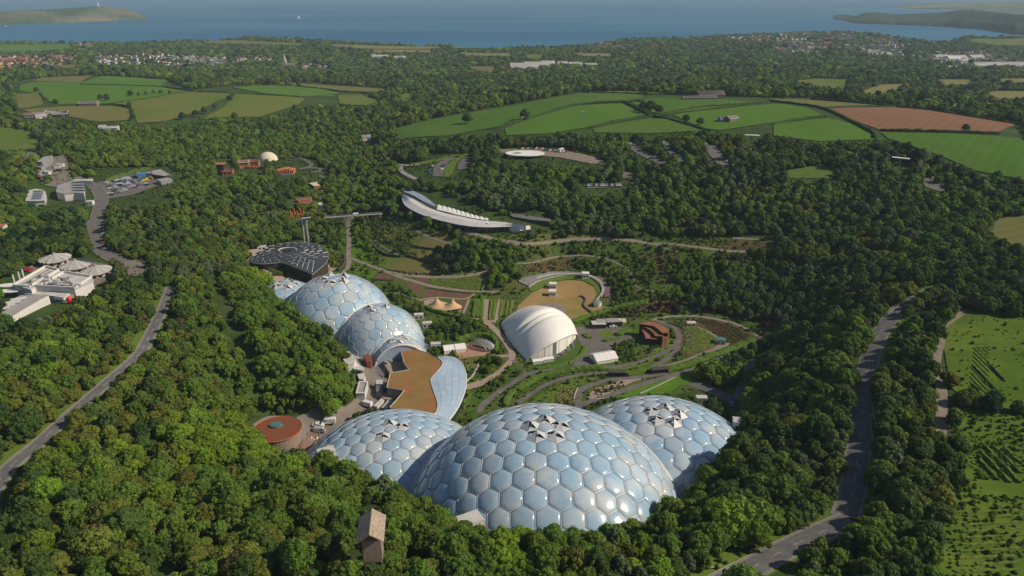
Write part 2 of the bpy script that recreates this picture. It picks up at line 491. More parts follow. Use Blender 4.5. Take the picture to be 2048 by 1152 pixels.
# ------------------------------------------------------------------ sea, far headlands, haze
def water_mat():
    m = mat('sea_water', (0.010, 0.105, 0.215), 0.5, (0.026, 0.160, 0.265), 0.0009, spec=0.25, lo=0.4, hi=0.6, stretch=(0.35, 1.6, 1))
    nt = m.node_tree; N = nt.nodes; L = nt.links
    g = N.new('ShaderNodeNewGeometry'); n = N.new('ShaderNodeTexNoise'); n.inputs['Scale'].default_value = 0.08; n.inputs['Detail'].default_value = 3
    L.new(g.outputs['Position'], n.inputs['Vector']); b = N.new('ShaderNodeBump'); b.inputs['Strength'].default_value = 1.0; b.inputs['Distance'].default_value = 1.2
    L.new(n.outputs[0], b.inputs['Height']); L.new(b.outputs[0], N['Principled BSDF'].inputs['Normal'])
    return m
xs = np.linspace(-30000, 30000, 41); ysea = 1500 + np.linspace(0, 1, 61) ** 2 * 50000
sx, sy = np.meshgrid(xs, ysea)
ids = np.arange(sx.size).reshape(sx.shape)
q = np.stack([ids[:-1, :-1], ids[:-1, 1:], ids[1:, 1:], ids[1:, :-1]], -1).reshape(-1, 4)
tag(link(bpy.data.objects.new('sea', quads_mesh('sea', np.column_stack([sx.ravel(), sy.ravel(), np.full(sx.size, SEA)]), q, water_mat()))), kind='structure')

def headland(name, base, ridge, zridge, m, depth=700, seed=0):
    """base, ridge: photo outlines (x, y) of the waterline and the skyline; built as a real ridge with depth"""
    r = np.random.default_rng(seed)
    bx = [p[0] for p in base]; by = [p[1] for p in base]; rx = [p[0] for p in ridge]; ry = [p[1] for p in ridge]
    x = np.arange(bx[0], bx[-1] + 1, 5.0)
    yb = np.interp(x, bx, by); yr = np.minimum(np.interp(x, rx, ry), yb - 0.5)
    A = P(x, yb, SEA)
    da = np.hypot(A[:, 0], A[:, 1])
    rows = []
    prof = [(0.0, 0.0), (0.04, 0.22), (0.10, 0.38), (0.25, 0.50), (0.45, 0.66), (0.7, 0.88), (1.0, 1.0), (1.4, 0.85), (2.0, 0.0)]
    RD = rays(x, yr)
    hd = RD[:, 2] / np.hypot(RD[:, 0], RD[:, 1])
    dirs = RD[:, :2] / np.hypot(RD[:, 0], RD[:, 1])[:, None]
    dr = da + depth * 0.5
    zt = CAMZ + hd * dr
    wob = np.cumsum(r.normal(0, 1, len(x))); wob -= np.linspace(wob[0], wob[-1], len(x))
    for k, (s, h) in enumerate(prof):
        d = da + s * depth * 0.5 + (wob * 9 if 0 < k < 5 else 0)
        z = SEA - 3 + h * (zt - SEA + 3) * (1 + (r.normal(0, .05, len(x)) if 0 < k < 5 else 0))
        rows.append(np.column_stack([dirs * d[:, None], z]))
    V = np.concatenate(rows); idx = np.arange(len(V)).reshape(len(prof), len(x))
    Qd = np.stack([idx[:-1, :-1], idx[:-1, 1:], idx[1:, 1:], idx[1:, :-1]], -1).reshape(-1, 4)
    return tag(link(bpy.data.objects.new(name, quads_mesh(name, V, Qd, m, True))), kind='structure')
M_head = mat('headland_turf', (0.10, 0.13, 0.045), 0.95, (0.05, 0.08, 0.03), 0.004, spec=0.05, col3=(0.16, 0.14, 0.08), scale3=0.003, lo=.42, hi=.55)
M_headw = mat('headland_wood', (0.035, 0.055, 0.03), 0.95, (0.06, 0.075, 0.035), 0.006, spec=0.05)
M_headf = mat('headland_fields', (0.20, 0.19, 0.08), 0.95, (0.11, 0.14, 0.05), 0.0022, spec=0.05, lo=.47, hi=.52)
headland('headland', [(-260,56),(-60,52),(0,50),(60,48),(150,45),(230,41),(285,40),(302,38)], [(-260,12),(0,23),(60,20),(110,18),(160,15),(190,12),(215,14),(250,18),(270,22),(290,34),(302,37.5)], 60, M_head, 900, 1)
headland('headland', [(1660,39),(1690,41),(1712,47),(1800,50),(1900,54),(1990,62),(2040,70),(2300,90)], [(1660,38),(1672,31),(1690,29),(1712,33),(1726,26),(1745,24),(1770,26),(1790,29),(1830,27),(1880,25),(1920,20),(1945,19),(1990,24),(2048,30),(2300,26)], 60, M_headw, 900, 2)
headland('headland', [(2005,58),(2048,66),(2300,86)], [(2005,40),(2020,33),(2048,27),(2300,16)], 60, M_headf, 500, 4)
headland('headland', [(1780,16),(1850,18),(1950,20),(2048,21),(2400,22)], [(1780,15),(1830,8),(1900,5),(1960,4),(2048,2),(2400,-6)], 60, M_headf, 1800, 3)
headland('headland', [(1940,24),(2048,27),(2400,30)], [(1940,22),(1985,19),(2048,16),(2400,12)], 60, M_headf, 900, 6)

def haze_box():
    mb = MB(); x0, x1, y0, y1, z0, z1 = -42000, 42000, -500, 56000, -64, 206
    mb.box(((x0 + x1) / 2, (y0 + y1) / 2, (z0 + z1) / 2), (x1 - x0, y1 - y0, z1 - z0))
    m = bpy.data.materials.new('haze_air'); m.use_nodes = True; nt = m.node_tree
    for n in list(nt.nodes): nt.nodes.remove(n)
    o = nt.nodes.new('ShaderNodeOutputMaterial'); v = nt.nodes.new('ShaderNodeVolumePrincipled')
    v.inputs['Color'].default_value = (0.62, 0.82, 1.0, 1); v.inputs['Density'].default_value = HAZE
    v.inputs['Anisotropy'].default_value = 0.0
    nt.links.new(v.outputs[0], o.inputs['Volume'])
    o = mb.build('haze', m); tag(o, kind='stuff'); return o
HAZE = 0.000068
haze_box()

# ------------------------------------------------------------------ fields
def field_mat(name, c1, c2, c3=None, s=0.02, ang=0.3):
    m = mat(name, c1, 0.95, c2, s, spec=0.05, lo=.3, hi=.7, bump=.15, bscale=1.5, stretch=(1, 0.35, 1), col3=c3, scale3=.012)
    nt = m.node_tree; N = nt.nodes; L = nt.links; b = N['Principled BSDF']; src = b.inputs['Base Color'].links[0].from_socket
    g = N.new('ShaderNodeNewGeometry'); mp = N.new('ShaderNodeMapping'); mp.inputs['Rotation'].default_value = (0, 0, len(name) * .37 + .3); L.new(g.outputs['Position'], mp.inputs[0])
    w = N.new('ShaderNodeTexWave'); w.inputs['Scale'].default_value = .035; w.inputs['Distortion'].default_value = 1.5; w.inputs['Detail'].default_value = 2; w.inputs['Detail Scale'].default_value = .4; L.new(mp.outputs[0], w.inputs[0])
    mr = N.new('ShaderNodeMapRange'); mr.inputs[3].default_value = .93; mr.inputs[4].default_value = 1.05; L.new(w.outputs[1], mr.inputs[0])
    hs = N.new('ShaderNodeHueSaturation'); L.new(src, hs.inputs['Color']); L.new(mr.outputs[0], hs.inputs['Value']); L.new(hs.outputs[0], b.inputs['Base Color'])
    return m
M_f = dict(
 green=field_mat('pasture_green', (0.075,0.155,0.020), (0.095,0.185,0.026)),
 deep=field_mat('pasture_deep_green', (0.062,0.135,0.018), (0.080,0.165,0.022), (0.090,0.150,0.028)),
 olive=field_mat('pasture_olive', (0.115,0.155,0.028), (0.090,0.145,0.024), (0.140,0.150,0.038)),
 tan=field_mat('stubble_tan', (0.165,0.150,0.055), (0.145,0.145,0.048), (0.125,0.145,0.036)),
 ochre=field_mat('hay_ochre', (0.22,0.19,0.075), (0.16,0.17,0.055)),
 brown=field_mat('tilled_earth_field', (0.205,0.108,0.062), (0.235,0.128,0.072)),
)
FIELDS = [
 ('green',[(38,172),(75,164),(165,165),(250,172),(320,175),(372,184),(345,191),(228,207),(135,213),(95,203),(80,190),(40,183)]),
 ('green',[(166,167),(205,153),(270,155),(335,161),(322,174),(250,171)]),
 ('tan',[(65,163),(85,156),(140,154),(186,153),(163,165)]),
 ('olive',[(230,208),(370,186),(466,185),(455,195),(400,222),(330,244),(275,247),(262,215)]),
 ('tan',[(30,189),(76,187),(92,208),(60,216),(30,218)]),
 ('tan',[(45,221),(120,214),(228,213),(258,220),(262,241),(200,245),(130,233),(60,226)]),
 ('olive',[(472,187),(520,191),(612,197),(598,210),(520,235),(430,236),(405,240),(460,200)]),
 ('green',[(465,176),(512,170),(580,173),(645,179),(675,186),(668,194),(605,194),(530,188)]),
 ('olive',[(675,191),(720,190),(762,205),(730,212),(680,209)]),
 ('tan',[(545,165),(620,166),(770,178),(775,185),(690,183),(600,173),(540,170)]),
 ('olive',[(811,187),(845,192),(812,203),(790,196)]),
 ('olive',[(-80,252),(0,255),(60,262),(87,290),(72,305),(-80,310)]),
 ('green',[(-60,90),(0,90),(140,88),(148,98),(60,105),(-60,104)]),
 ('tan',[(380,84),(470,81),(620,88),(600,92),(430,88)]),
 ('ochre',[(640,89),(780,93),(880,94),(880,98),(760,99),(690,97)]),
 ('ochre',[(720,101),(860,101),(870,106),(760,106)]),
 ('ochre',[(900,105),(1020,107),(1024,113),(930,112)]),
 ('olive',[(1050,109),(1088,109),(1088,118),(1050,118)]),
 ('ochre',[(1140,106),(1225,108),(1225,114),(1160,113)]),
 ('ochre',[(905,92),(1010,95),(1010,98),(910,97)]),
 ('deep',[(783,260),(860,240),(945,226),(1030,212),(1100,198),(1165,187),(1285,191),(1288,197),(1240,205),(1150,210),(1060,235),(1010,252),(900,272),(800,280)]),
 ('green',[(1010,258),(1060,239),(1150,213),(1240,208),(1292,230),(1180,255),(1100,268),(1012,272)]),
 ('deep',[(1262,206),(1300,198),(1420,198),(1530,206),(1460,214),(1340,228),(1305,226)]),
 ('green',[(1345,230),(1460,217),(1560,209),(1610,216),(1652,235),(1540,247),(1440,262),(1400,256)]),
 ('deep',[(1185,258),(1300,238),(1345,238),(1410,262),(1300,268),(1190,266)]),
 ('green',[(1547,250),(1655,237),(1700,248),(1742,270),(1740,280),(1640,284),(1547,272)]),
 ('brown',[(1658,219),(1700,216),(1790,216),(1860,222),(1960,238),(2030,250),(1998,266),(1930,262),(1760,261),(1700,240)]),
 ('tan',[(1536,199),(1600,200),(1700,207),(1780,214),(1660,216),(1625,212)]),
 ('deep',[(1762,266),(1900,268),(2038,277),(2090,300),(2090,380),(2048,362),(1950,342),(1850,302),(1775,278)]),
 ('olive',[(1172,184),(1250,183),(1330,187),(1325,191),(1180,187)]),
 ('olive',[(1575,164),(1630,158),(1702,160),(1690,181),(1640,178)]),
 ('ochre',[(1706,191),(1730,180),(1760,170),(1822,168),(1818,178),(1740,193)]),
 ('ochre',[(1868,160),(1945,160),(1940,171),(1890,172)]),
 ('ochre',[(1988,158),(2090,158),(2090,168),(2000,166)]),
 ('ochre',[(1968,188),(1990,183),(2090,184),(2090,200),(1990,199)]),
 ('olive',[(1883,208),(1940,208),(1945,216),(1900,218)]),
 ('olive',[(1800,195),(1845,197),(1850,203),(1810,203)]),
 ('olive',[(1935,79),(2048,77),(2090,80),(2090,92),(1990,92),(1940,84)]),
 ('tan',[(1975,447),(2010,436),(2100,426),(2100,500),(2020,496),(1990,476)]),
 ('olive',[(1563,345),(1620,334),(1672,336),(1656,358),(1567,358)]),
 ('tan',[(900,92),(1000,94),(1000,97),(905,95)]),
]
for kx, pg in FIELDS:
    sheet('field', pg, M_f[kx], extra=0.15)
M_meadow = mat('meadow_grass', (0.085,0.150,0.015), 0.95, (0.120,0.170,0.025), 0.10, spec=.05, bump=.4, bscale=1.5, lo=.35, hi=.6, col3=(0.075,0.130,0.014), scale3=.045)
MEADOWS = [
 [(1895,655),(1945,618),(2120,640),(2140,840),(2048,828),(1930,798),(1900,775),(1888,700)],
 [(1905,812),(2048,838),(2160,850),(2200,1200),(1880,1200),(1870,1100),(1925,960),(1915,880)],
]
for pg in MEADOWS: sheet('meadow', pg, M_meadow, extra=0.05)

# ------------------------------------------------------------------ roads
M_asph = mat('asphalt', (0.105,0.102,0.104), 0.9, (0.150,0.144,0.142), 0.35, spec=.2, bump=.05, bscale=6)
M_asphw = mat('worn_asphalt', (0.125,0.112,0.105), 0.9, (0.165,0.150,0.140), 0.2, spec=.2)
M_path = mat('gravel_path', (0.27,0.23,0.185), 0.95, (0.20,0.17,0.135), 0.3, spec=.1, bump=.1, bscale=3)
M_kerb = mat('kerb_concrete', (0.33,0.31,0.28), 0.9, (0.25,0.24,0.22), 0.5)
M_line = mat('road_paint', (0.50,0.49,0.47), 0.7, (0.20,0.20,0.19), 1.2)
M_verge = mat('verge_grass', (0.095,0.165,0.022), 0.95, (0.13,0.165,0.035), 0.25, spec=.05, bump=.4, bscale=2)
def road(pix, w, m, lines=True, kerbs=True, verge=None, name='road'):
    W = world_line(pix, 8)
    if verge: ribbon('verge', W, w + verge[0], M_verge, extra=-0.06, side=verge[1], keep=False)
    ribbon(name, W, w, m, extra=0.02)
    if kerbs:
        for s in (-1, 1):
            Wk = smooth_xy(resample(W, 2.5)); t = np.gradient(Wk, axis=0); t /= np.linalg.norm(t, axis=1, keepdims=True)
            n = np.stack([t[:, 1], -t[:, 0]], -1); mb = MB(); vs = []; fs = []
            prof = [(0, 0.0), (0, .13), (.28, .13), (.28, 0.0)]
            for i in range(len(Wk)):
                for a, h in prof:
                    q = Wk[i] + n[i] * s * (w / 2 + a); vs.append((q[0], q[1], float(H(*q)) + float(off(q)) + h - .02))
            for i in range(len(Wk) - 1):
                for k in range(3):
                    fs.append((4 * i + k, 4 * i + k + 1, 4 * i + k + 5, 4 * i + k + 4))
            mb.add(vs, fs); tag(mb.build('kerb', M_kerb), kind='structure')
    if lines:
        Wl = smooth_xy(resample(W, 2.0)); i = 0
        vs = []; fs = []
        t = np.gradient(Wl, axis=0); t /= np.linalg.norm(t, axis=1, keepdims=True); n = np.stack([t[:, 1], -t[:, 0]], -1)
        while i < len(Wl) - 3:
            b = len(vs)
            for j in (i, i + 1, i + 2):
                for s in (-.09, .09):
                    q = Wl[j] + n[j] * s; vs.append((q[0], q[1], float(H(*q)) + float(off(q)) + .035))
            fs += [(b, b + 1, b + 3, b + 2), (b + 2, b + 3, b + 5, b + 4)]; i += 5
        mb = MB(); mb.add(vs, fs); tag(mb.build('road_marking', M_line), kind='structure')
        for s in (-1, 1):
            ribbon('road_marking', W, .14, M_line, extra=.03, side=s * (w / 2 - .45), across=1, keep=False)
road([(1895,570),(1870,580),(1835,598),(1800,618),(1775,645),(1752,680),(1737,725),(1728,780),(1722,850),(1714,920),(1705,985),(1690,1035)], 7.8, M_asph, verge=(7, 1.2))
road([(1700,1040),(1650,1062),(1610,1080),(1560,1105),(1510,1133),(1460,1160),(1390,1200)], 7.6, M_asph, verge=(6, 2))
road([(-30,1010),(0,960),(30,925),(70,895),(110,858),(150,822),(190,788),(222,760),(250,737),(280,708),(303,665),(318,635),(333,600),(342,575)], 4.8, M_asph, verge=(5, -1.5))
road([(-40,420),(0,380),(30,353),(52,325),(70,300)], 6.5, M_asphw, lines=False, verge=(4, 0))
road([(-30,225),(0,213),(12,195),(22,180),(30,168)], 8, M_asphw, lines=False, kerbs=False)
road([(150,372),(180,368),(196,382),(203,400),(197,428),(186,455),(188,480),(200,500),(232,520),(262,530)], 9.0, M_asphw, lines=False)
M_plaza = mat('service_yard', (0.17,0.14,0.12), .9, (0.21,0.18,0.15), .08)
sheet('car_park', [(197,366),(265,350),(305,341),(345,352),(318,372),(262,392),(216,399),(199,388)], M_asphw, .05)
sheet('forecourt', [(245,525),(275,520),(298,535),(285,552),(258,553)], M_plaza, .05)
sheet('service_yard', [(505,850),(600,832),(690,815),(716,795),(722,765),(708,738),(690,712),(678,690),(700,690),(730,712),(765,745),(790,790),(740,820),(700,850),(650,880),(612,900),(596,905),(560,890)], M_plaza, .0)
# staff road behind the right dome
road([(1380,765),(1420,780),(1460,800),(1480,790),(1490,765),(1500,735),(1530,712),(1560,700)], 6, M_asph, lines=False, kerbs=False)
road([(1880,870),(1884,790),(1872,735),(1876,700),(1900,655),(1925,622)], 4.0, M_path, lines=False, kerbs=False)
sheet('field_gateway', [(1655,675),(1700,672),(1722,682),(1700,702),(1672,705)], M_path, .1)
# ------------------------------------------------------------------ geodesic domes
def ico_dual(nu):
    """panels of a geodesic dome: (centre, corner directions) for each vertex of a frequency-nu icosphere with a pole up"""
    v = [(0, 0, 1)]
    for k in range(5):
        a = 2 * math.pi * k / 5; v.append((math.cos(a) * 2 / math.sqrt(5), math.sin(a) * 2 / math.sqrt(5), 1 / math.sqrt(5)))
    for k in range(5):
        a = 2 * math.pi * (k + .5) / 5; v.append((math.cos(a) * 2 / math.sqrt(5), math.sin(a) * 2 / math.sqrt(5), -1 / math.sqrt(5)))
    v.append((0, 0, -1)); v = [np.array(p) for p in v]; f = []
    for k in range(5):
        k2 = (k + 1) % 5
        f += [(0, 1 + k, 1 + k2), (1 + k, 6 + k, 1 + k2), (1 + k2, 6 + k, 6 + k2), (6 + k, 11, 6 + k2)]
    key = lambda p: tuple(np.round(p, 4))
    V = {}; tri = []
    def vid(p):
        p = p / np.linalg.norm(p); k = key(p)
        if k not in V: V[k] = (len(V), p)
        return V[k][0]
    for a, b, c in f:
        A, B, C_ = v[a], v[b], v[c]
        g = {}
        for i in range(nu + 1):
            for j in range(nu + 1 - i):
                g[i, j] = vid((A * (nu - i - j) + B * i + C_ * j) / nu)
        for i in range(nu):
            for j in range(nu - i):
                tri.append((g[i, j], g[i + 1, j], g[i, j + 1]))
                if i + j < nu - 1: tri.append((g[i + 1, j], g[i + 1, j + 1], g[i, j + 1]))
    vs = [None] * len(V)
    for i, p in V.values(): vs[i] = p
    around = [[] for _ in vs]; cen = []
    for t, (a, b, c) in enumerate(tri):
        m = vs[a] + vs[b] + vs[c]; cen.append(m / np.linalg.norm(m))
        for q in (a, b, c): around[q].append(t)
    out = []
    for i, p in enumerate(vs):
        u = np.cross(p, [0.31, 0.2, 1]); u /= np.linalg.norm(u); w = np.cross(p, u)
        c = sorted((cen[t] for t in around[i]), key=lambda q: math.atan2(q @ w, q @ u))
        out.append((p, c))
    return out

def etfe(name, c, c2):
    m = mat(name, c, 0.17, c2, 0.05, spec=0.6, rnd=0.09, lo=.3, hi=.7, detail=5.0, col3=(0.46,0.51,0.54), scale3=.085)
    return m
M_etfe = etfe('inflated_foil', (0.255,0.400,0.540), (0.345,0.465,0.570))
M_frame = mat('pale_steel_frame', (0.62,0.63,0.63), 0.45, spec=.5)
M_vent = mat('vent_flap', (0.52,0.54,0.55), 0.4, spec=.5)
M_dark = mat('dark_void', (0.02,0.022,0.025), 0.8)
M_conc = mat('pale_concrete', (0.42,0.39,0.35), 0.9, (0.32,0.30,0.27), .3)

def clip_poly(poly, planes):
    for n, d in planes:     # keep n.p >= d
        out = []
        k = len(poly)
        for i in range(k):
            a, b = poly[i], poly[(i + 1) % k]; sa = a @ n - d; sb = b @ n - d
            if sa >= 0: out.append(a)
            if (sa >= 0) != (sb >= 0): out.append(a + (b - a) * (sa / (sa - sb)))
        poly = out
        if len(poly) < 3: return []
    return poly

def fit_sphere(c, r): return np.array(c, float), r
DOMES = {
 'A': dict(c=(11.2,205.9,0), r=53.2, nu=9, rot=0.30, tilt=(0,0)),
 'B': dict(c=(59.2,240.2,-12), r=48.6, nu=8, rot=0.1, tilt=(0,0)),
 'C': dict(c=(-46.6,234.3,-15), r=48.6, nu=9, rot=0.5, tilt=(0,0)),
 'D1': dict(c=(-138.2,407.8,0), r=22.9, nu=4, rot=0.2, tilt=(0,0)),
 'D2': dict(c=(-103.1,389.2,0), r=33.8, nu=5, rot=0.8, tilt=(0,0)),
 'D3': dict(c=(-74.9,366.3,0), r=25.3, nu=5, rot=0.4, tilt=(0,0)),
 'D4': dict(c=(-61.1,347.6,0), r=15.7, nu=4, rot=0.0, tilt=(0,0)),
}
NEIGH = {'A': 'BC', 'B': 'A', 'C': 'A'}
PAIRS = [('A','B'),('A','C'),('D1','D2'),('D2','D3'),('D3','D4')]
DLAB = {
 'A': 'largest foil dome at the front centre with a ring of open roof vents',
 'B': 'blue-white foil dome to the right of the largest front dome',
 'C': 'blue-white foil dome beside the red oval roof and service yard',
 'D1': 'smallest foil dome at the far end, nearest the black fan-shaped roof',
 'D2': 'biggest foil dome of the rear chain, with open vents at its top',
 'D3': 'middle-sized foil dome of the rear chain, behind the smallest one',
 'D4': 'small foil dome of the rear chain joined to the brown-roofed link building',
}
def radical(a, b):
    A = np.array(DOMES[a]['c'], float); B = np.array(DOMES[b]['c'], float); ra = DOMES[a]['r']; rb = DOMES[b]['r']
    d = np.linalg.norm(B - A); n = (B - A) / d; k = (d * d + ra * ra - rb * rb) / (2 * d)
    return A, n, k, math.sqrt(max(0, ra * ra - k * k))
VENTS = {'A': [1,2,3,4,5], 'B': [1,2,3,4,5], 'C': [1,3,4], 'D1': [1,2,3,4,5], 'D2': [1,2,3,4,5], 'D3': [1,3,5], 'D4': [1,2,3,4,5]}
for dk, D in DOMES.items():
    c = np.array(D['c'], float); r = D['r']; nu = D['nu']
    planes = []
    for a, b in PAIRS:
        if dk in (a, b):
            o_ = b if dk == a else a
            A, n, k, h = radical(dk, o_)
            planes.append((-n, -(n @ A + k)))
    if dk == 'D4':   # the dome stops where the link building begins
        nn = np.array([-0.30, 0.954, 0.0]); planes.append((nn, float(nn @ np.array([-58.0, 342.0, 0]))))
    root = thing('geodesic_dome', DLAB[dk], 'dome', tuple(c), group='interlinked foil domes')
    ca, sa = math.cos(D['rot']), math.sin(D['rot'])
    RM = np.array([[ca, -sa, 0], [sa, ca, 0], [0, 0, 1]])
    frame = MB(); ventf = MB(); seen = set()
    panels = ico_dual(nu)
    ordered = sorted(range(len(panels)), key=lambda i: -panels[i][0][2])
    ring = ordered[1:6]
    ring2 = ordered[6:16] if nu >= 4 else []
    ring_sorted = sorted(ring, key=lambda i: math.atan2(panels[i][0][1], panels[i][0][0]))
    vset = set(ring_sorted[j - 1] for j in VENTS[dk] if j > 0)
    opened = set(ring_sorted[j - 1] for j in VENTS[dk] if j > 0)
    pw = r * 1.1 / nu
    cnt = 0
    for i, (pc, cor) in enumerate(panels):
        pts_ = [c + RM @ q * r for q in cor]; cc = c + RM @ pc * r
        if cc[2] < -6: continue
        # buried below the terrain?
        if all(float(H(q[0], q[1])) > q[2] + 0.3 for q in pts_ + [cc]): continue
        n0 = RM @ pc
        poly = clip_poly(pts_, planes + [(np.array([0, 0, 1.0]), -2.0)])
        if not poly: continue
        k = len(poly)
        # frame edges
        for j in range(k):
            a, b = poly[j], poly[(j + 1) % k]
            ke = tuple(sorted((tuple(np.round(a, 1)), tuple(np.round(b, 1)))))
            if ke in seen: continue
            seen.add(ke)
            frame.tube([a - c + n0 * .1, b - c + n0 * .1], 0.11 if r > 40 else 0.07, 4, cap=False)
        if i in vset:
            # six triangular glazed flaps, some of them raised and open
            cm = sum(poly) / k
            mbv = MB(); mbv.add([tuple(q - c - n0 * .5) for q in poly], [tuple(range(k))]); mbv.build('vent_well', M_dark, root)
            for j in range(k):
                a, b = poly[j] - c, poly[(j + 1) % k] - c; m0 = cm - c
                ventf.tube([a, m0], .10, 4, cap=False)
                e = (b - a); el = np.linalg.norm(e); lift = n0 * (0.30 * pw * (1.0 if (j + i) % 2 == 0 else 0.10))
                # hinge along the outer edge, tip lifted
                sh = 0.93
                ctr = (a + b + m0) / 3
                A1 = ctr + (a - ctr) * sh; B1 = ctr + (b - ctr) * sh; T1 = ctr + (m0 - ctr) * sh + lift
                mf = MB(); up = n0 * .12
                mf.add([A1, B1, T1, A1 + up, B1 + up, T1 + up], [(2, 1, 0), (3, 4, 5), (0, 1, 4, 3), (1, 2, 5, 4), (2, 0, 3, 5)])
                mf.build('vent_flap', M_vent, root)
            continue
        cm = sum(poly) / k
        hb = pw * (0.085 if r > 40 else 0.038) * (RNG.uniform(.75, 1.15)) * min(1, np.linalg.norm(poly[0] - cm) / pw * 1.7)
        if k != len(pts_): hb *= .6
        vs = []; fs = []
        edge = []
        for j in range(k):
            a, b = poly[j], poly[(j + 1) % k]; edge += [a, (a + b) / 2]
        m = len(edge)
        for s, hh in ((0.985, 0.0), (0.80, .55), (0.45, .9)):
            for q in edge: vs.append(cm + (q - cm) * s + n0 * hb * hh - c)
        vs.append(cm + n0 * hb - c)
        for ri in range(2):
            for j in range(m):
                fs.append((ri * m + j, ri * m + (j + 1) % m, (ri + 1) * m + (j + 1) % m, (ri + 1) * m + j))
        for j in range(m): fs.append((2 * m + j, 2 * m + (j + 1) % m, 3 * m))
        # skirt to the frame plane
        b0 = len(vs)
        for q in edge: vs.append(cm + (q - cm) * 0.995 - n0 * .25 - c)
        for j in range(m): fs.append((b0 + j, b0 + (j + 1) % m, (j + 1) % m, j))
        # orientation
        me = mesh_from('foil_cushion', vs, fs, M_etfe, True)
        if Vector(me.polygons[0].normal).dot(Vector(n0)) < 0: me.flip_normals()
        link(bpy.data.objects.new('foil_cushion', me), root); cnt += 1
    frame.build('steel_frame', M_frame, root)
    print('PANELS', dk, cnt)
    if ventf.v: ventf.build('vent_frame', M_frame, root)
# arches where two domes meet
arch_mats = M_conc
for a, b in PAIRS:
    A, n, k, h = radical(a, b)
    cen = A + n * k; u = np.cross(n, [0, 0, 1.0]); u /= np.linalg.norm(u); w = np.cross(u, n)
    if w[2] < 0: w = -w
    ptsa = []
    for t in np.linspace(-.25, math.pi + .25, 60):
        p = cen + (h + .25) * (math.cos(t) * u + math.sin(t) * w)
        if p[2] > -3: ptsa.append(p)
    mb = MB(); rr = .6 if h > 30 else .5
    mb.tube(ptsa, rr, 6)
    o = mb.build('steel_arch', M_frame)
    tag(o, {'AB': 'curved steel arch where the largest front dome meets the right dome', 'AC': 'curved steel arch between the largest front dome and the left dome',
        'D1D2': 'steel arch between the two farthest foil domes', 'D2D3': 'pale steel arch between the two big domes of the rear chain', 'D3D4': 'pale steel arch over the smallest dome next to the link building'}[a + b], 'arch', 'arches joining the foil domes')
# concrete footing where each dome meets the ground
for dk, D in DOMES.items():
    c = np.array(D['c'], float); r = D['r']; nb = [y if x == dk else x for x, y in PAIRS if dk in (x, y)]
    run = []; runs = []
    for th_ in np.linspace(0, 2 * math.pi, 181):
        d2 = np.array([math.cos(th_), math.sin(th_)]); ok = False
        for rho in np.linspace(r * 1.0, r * 0.55, 60):
            q = c[:2] + d2 * rho; zz = c[2] + math.sqrt(max(0, r * r - rho * rho))
            if zz >= float(H(*q)):
                ok = True; break
        p = np.array([q[0], q[1], float(H(*q))])
        if dk == 'D4' and p[1] < 343.5: ok = False
        for m_ in nb:
            E_ = DOMES[m_]
            if np.linalg.norm(p - np.array(E_['c'])) < E_['r'] - .5: ok = False
        if ok and zz < 60: run.append((d2, rho, p))
        elif run: runs.append(run); run = []
    if run: runs.append(run)
    vs = []; fs = []
    for rn in runs:
        if len(rn) < 2: continue
        b = len(vs)
        for d2, rho, p in rn:
            for a, hh in ((-.6, -1.0), (-.6, 1.0), (1.6, 1.0), (1.6, -1.5)):
                vs.append((c[0] + d2[0] * (rho + a), c[1] + d2[1] * (rho + a), p[2] + hh))
        for i in range(len(rn) - 1):
            for k in range(3): fs.append((b + 4 * i + k, b + 4 * i + k + 1, b + 4 * i + k + 5, b + 4 * i + k + 4))
    mb = MB(); mb.add(vs, fs); o = mb.build('concrete_footing', M_conc)
    tag(o, 'pale concrete footing ring round the base of the ' + ' '.join(DLAB[dk].split(' with')[0].split(',')[0].split()[:6]), 'footing', 'concrete footings under the domes')
# ------------------------------------------------------------------ gardens on the pit floor
def Zc(o, pts_):
    return [(o[0] + x / o[2], o[1] + y / o[2]) for x, y in pts_]
zA = (640, 400, 5.12); zB = (980, 440, 5.12); zC = (1300, 440, 5.12); zD = (820, 600, 5.12); zE = (1140, 620, 5.12); zF = (620, 660, 6.024)
M_lush = mat('lush_grass', (0.075,0.165,0.014), .95, (0.10,0.195,0.022), .15, spec=.05, bump=.4, bscale=1.2, lo=.35, hi=.6)
M_lawn = mat('mown_lawn', (0.090,0.155,0.022), .95, (0.12,0.165,0.034), .12, spec=.05, lo=.35, hi=.6)
M_dry = mat('dry_bank_grass', (0.16,0.135,0.045), .95, (0.13,0.14,0.04), .12, spec=.05, lo=.35, hi=.6, col3=(0.19,0.14,0.06), scale3=.06)
M_scorch = mat('scorched_lawn', (0.30,0.21,0.075), .95, (0.22,0.19,0.060), .05, spec=.05, lo=.38, hi=.6, col3=(0.36,0.22,0.11), scale3=.03)
M_soil = mat('bare_soil', (0.125,0.070,0.050), .95, (0.16,0.095,0.065), .4, spec=.05, bump=.3, bscale=2)
M_heather = mat('heather_bank', (0.12,0.060,0.040), .95, (0.085,0.095,0.030), .25, spec=.05, bump=.6, bscale=1.2, lo=.4, hi=.6)
M_bed = mat('planted_bed', (0.085,0.12,0.022), .95, (0.16,0.155,0.045), .45, spec=.05, bump=.6, bscale=1.5, lo=.4, hi=.6)
M_garden = mat('garden_ground', (0.055,0.110,0.017), .95, (0.078,0.122,0.024), .10, spec=.05, bump=.5, bscale=1.0, lo=.4, hi=.6, col3=(0.10,0.115,0.036), scale3=.035)
M_terra = mat('terracotta_paving', (0.42,0.23,0.15), .9, (0.36,0.20,0.14), .3)
M_slate = mat('dark_paving', (0.17,0.16,0.155), .9, (0.24,0.23,0.22), .3)
M_pink = mat('pale_paving', (0.36,0.27,0.21), .9, (0.30,0.23,0.18), .3)
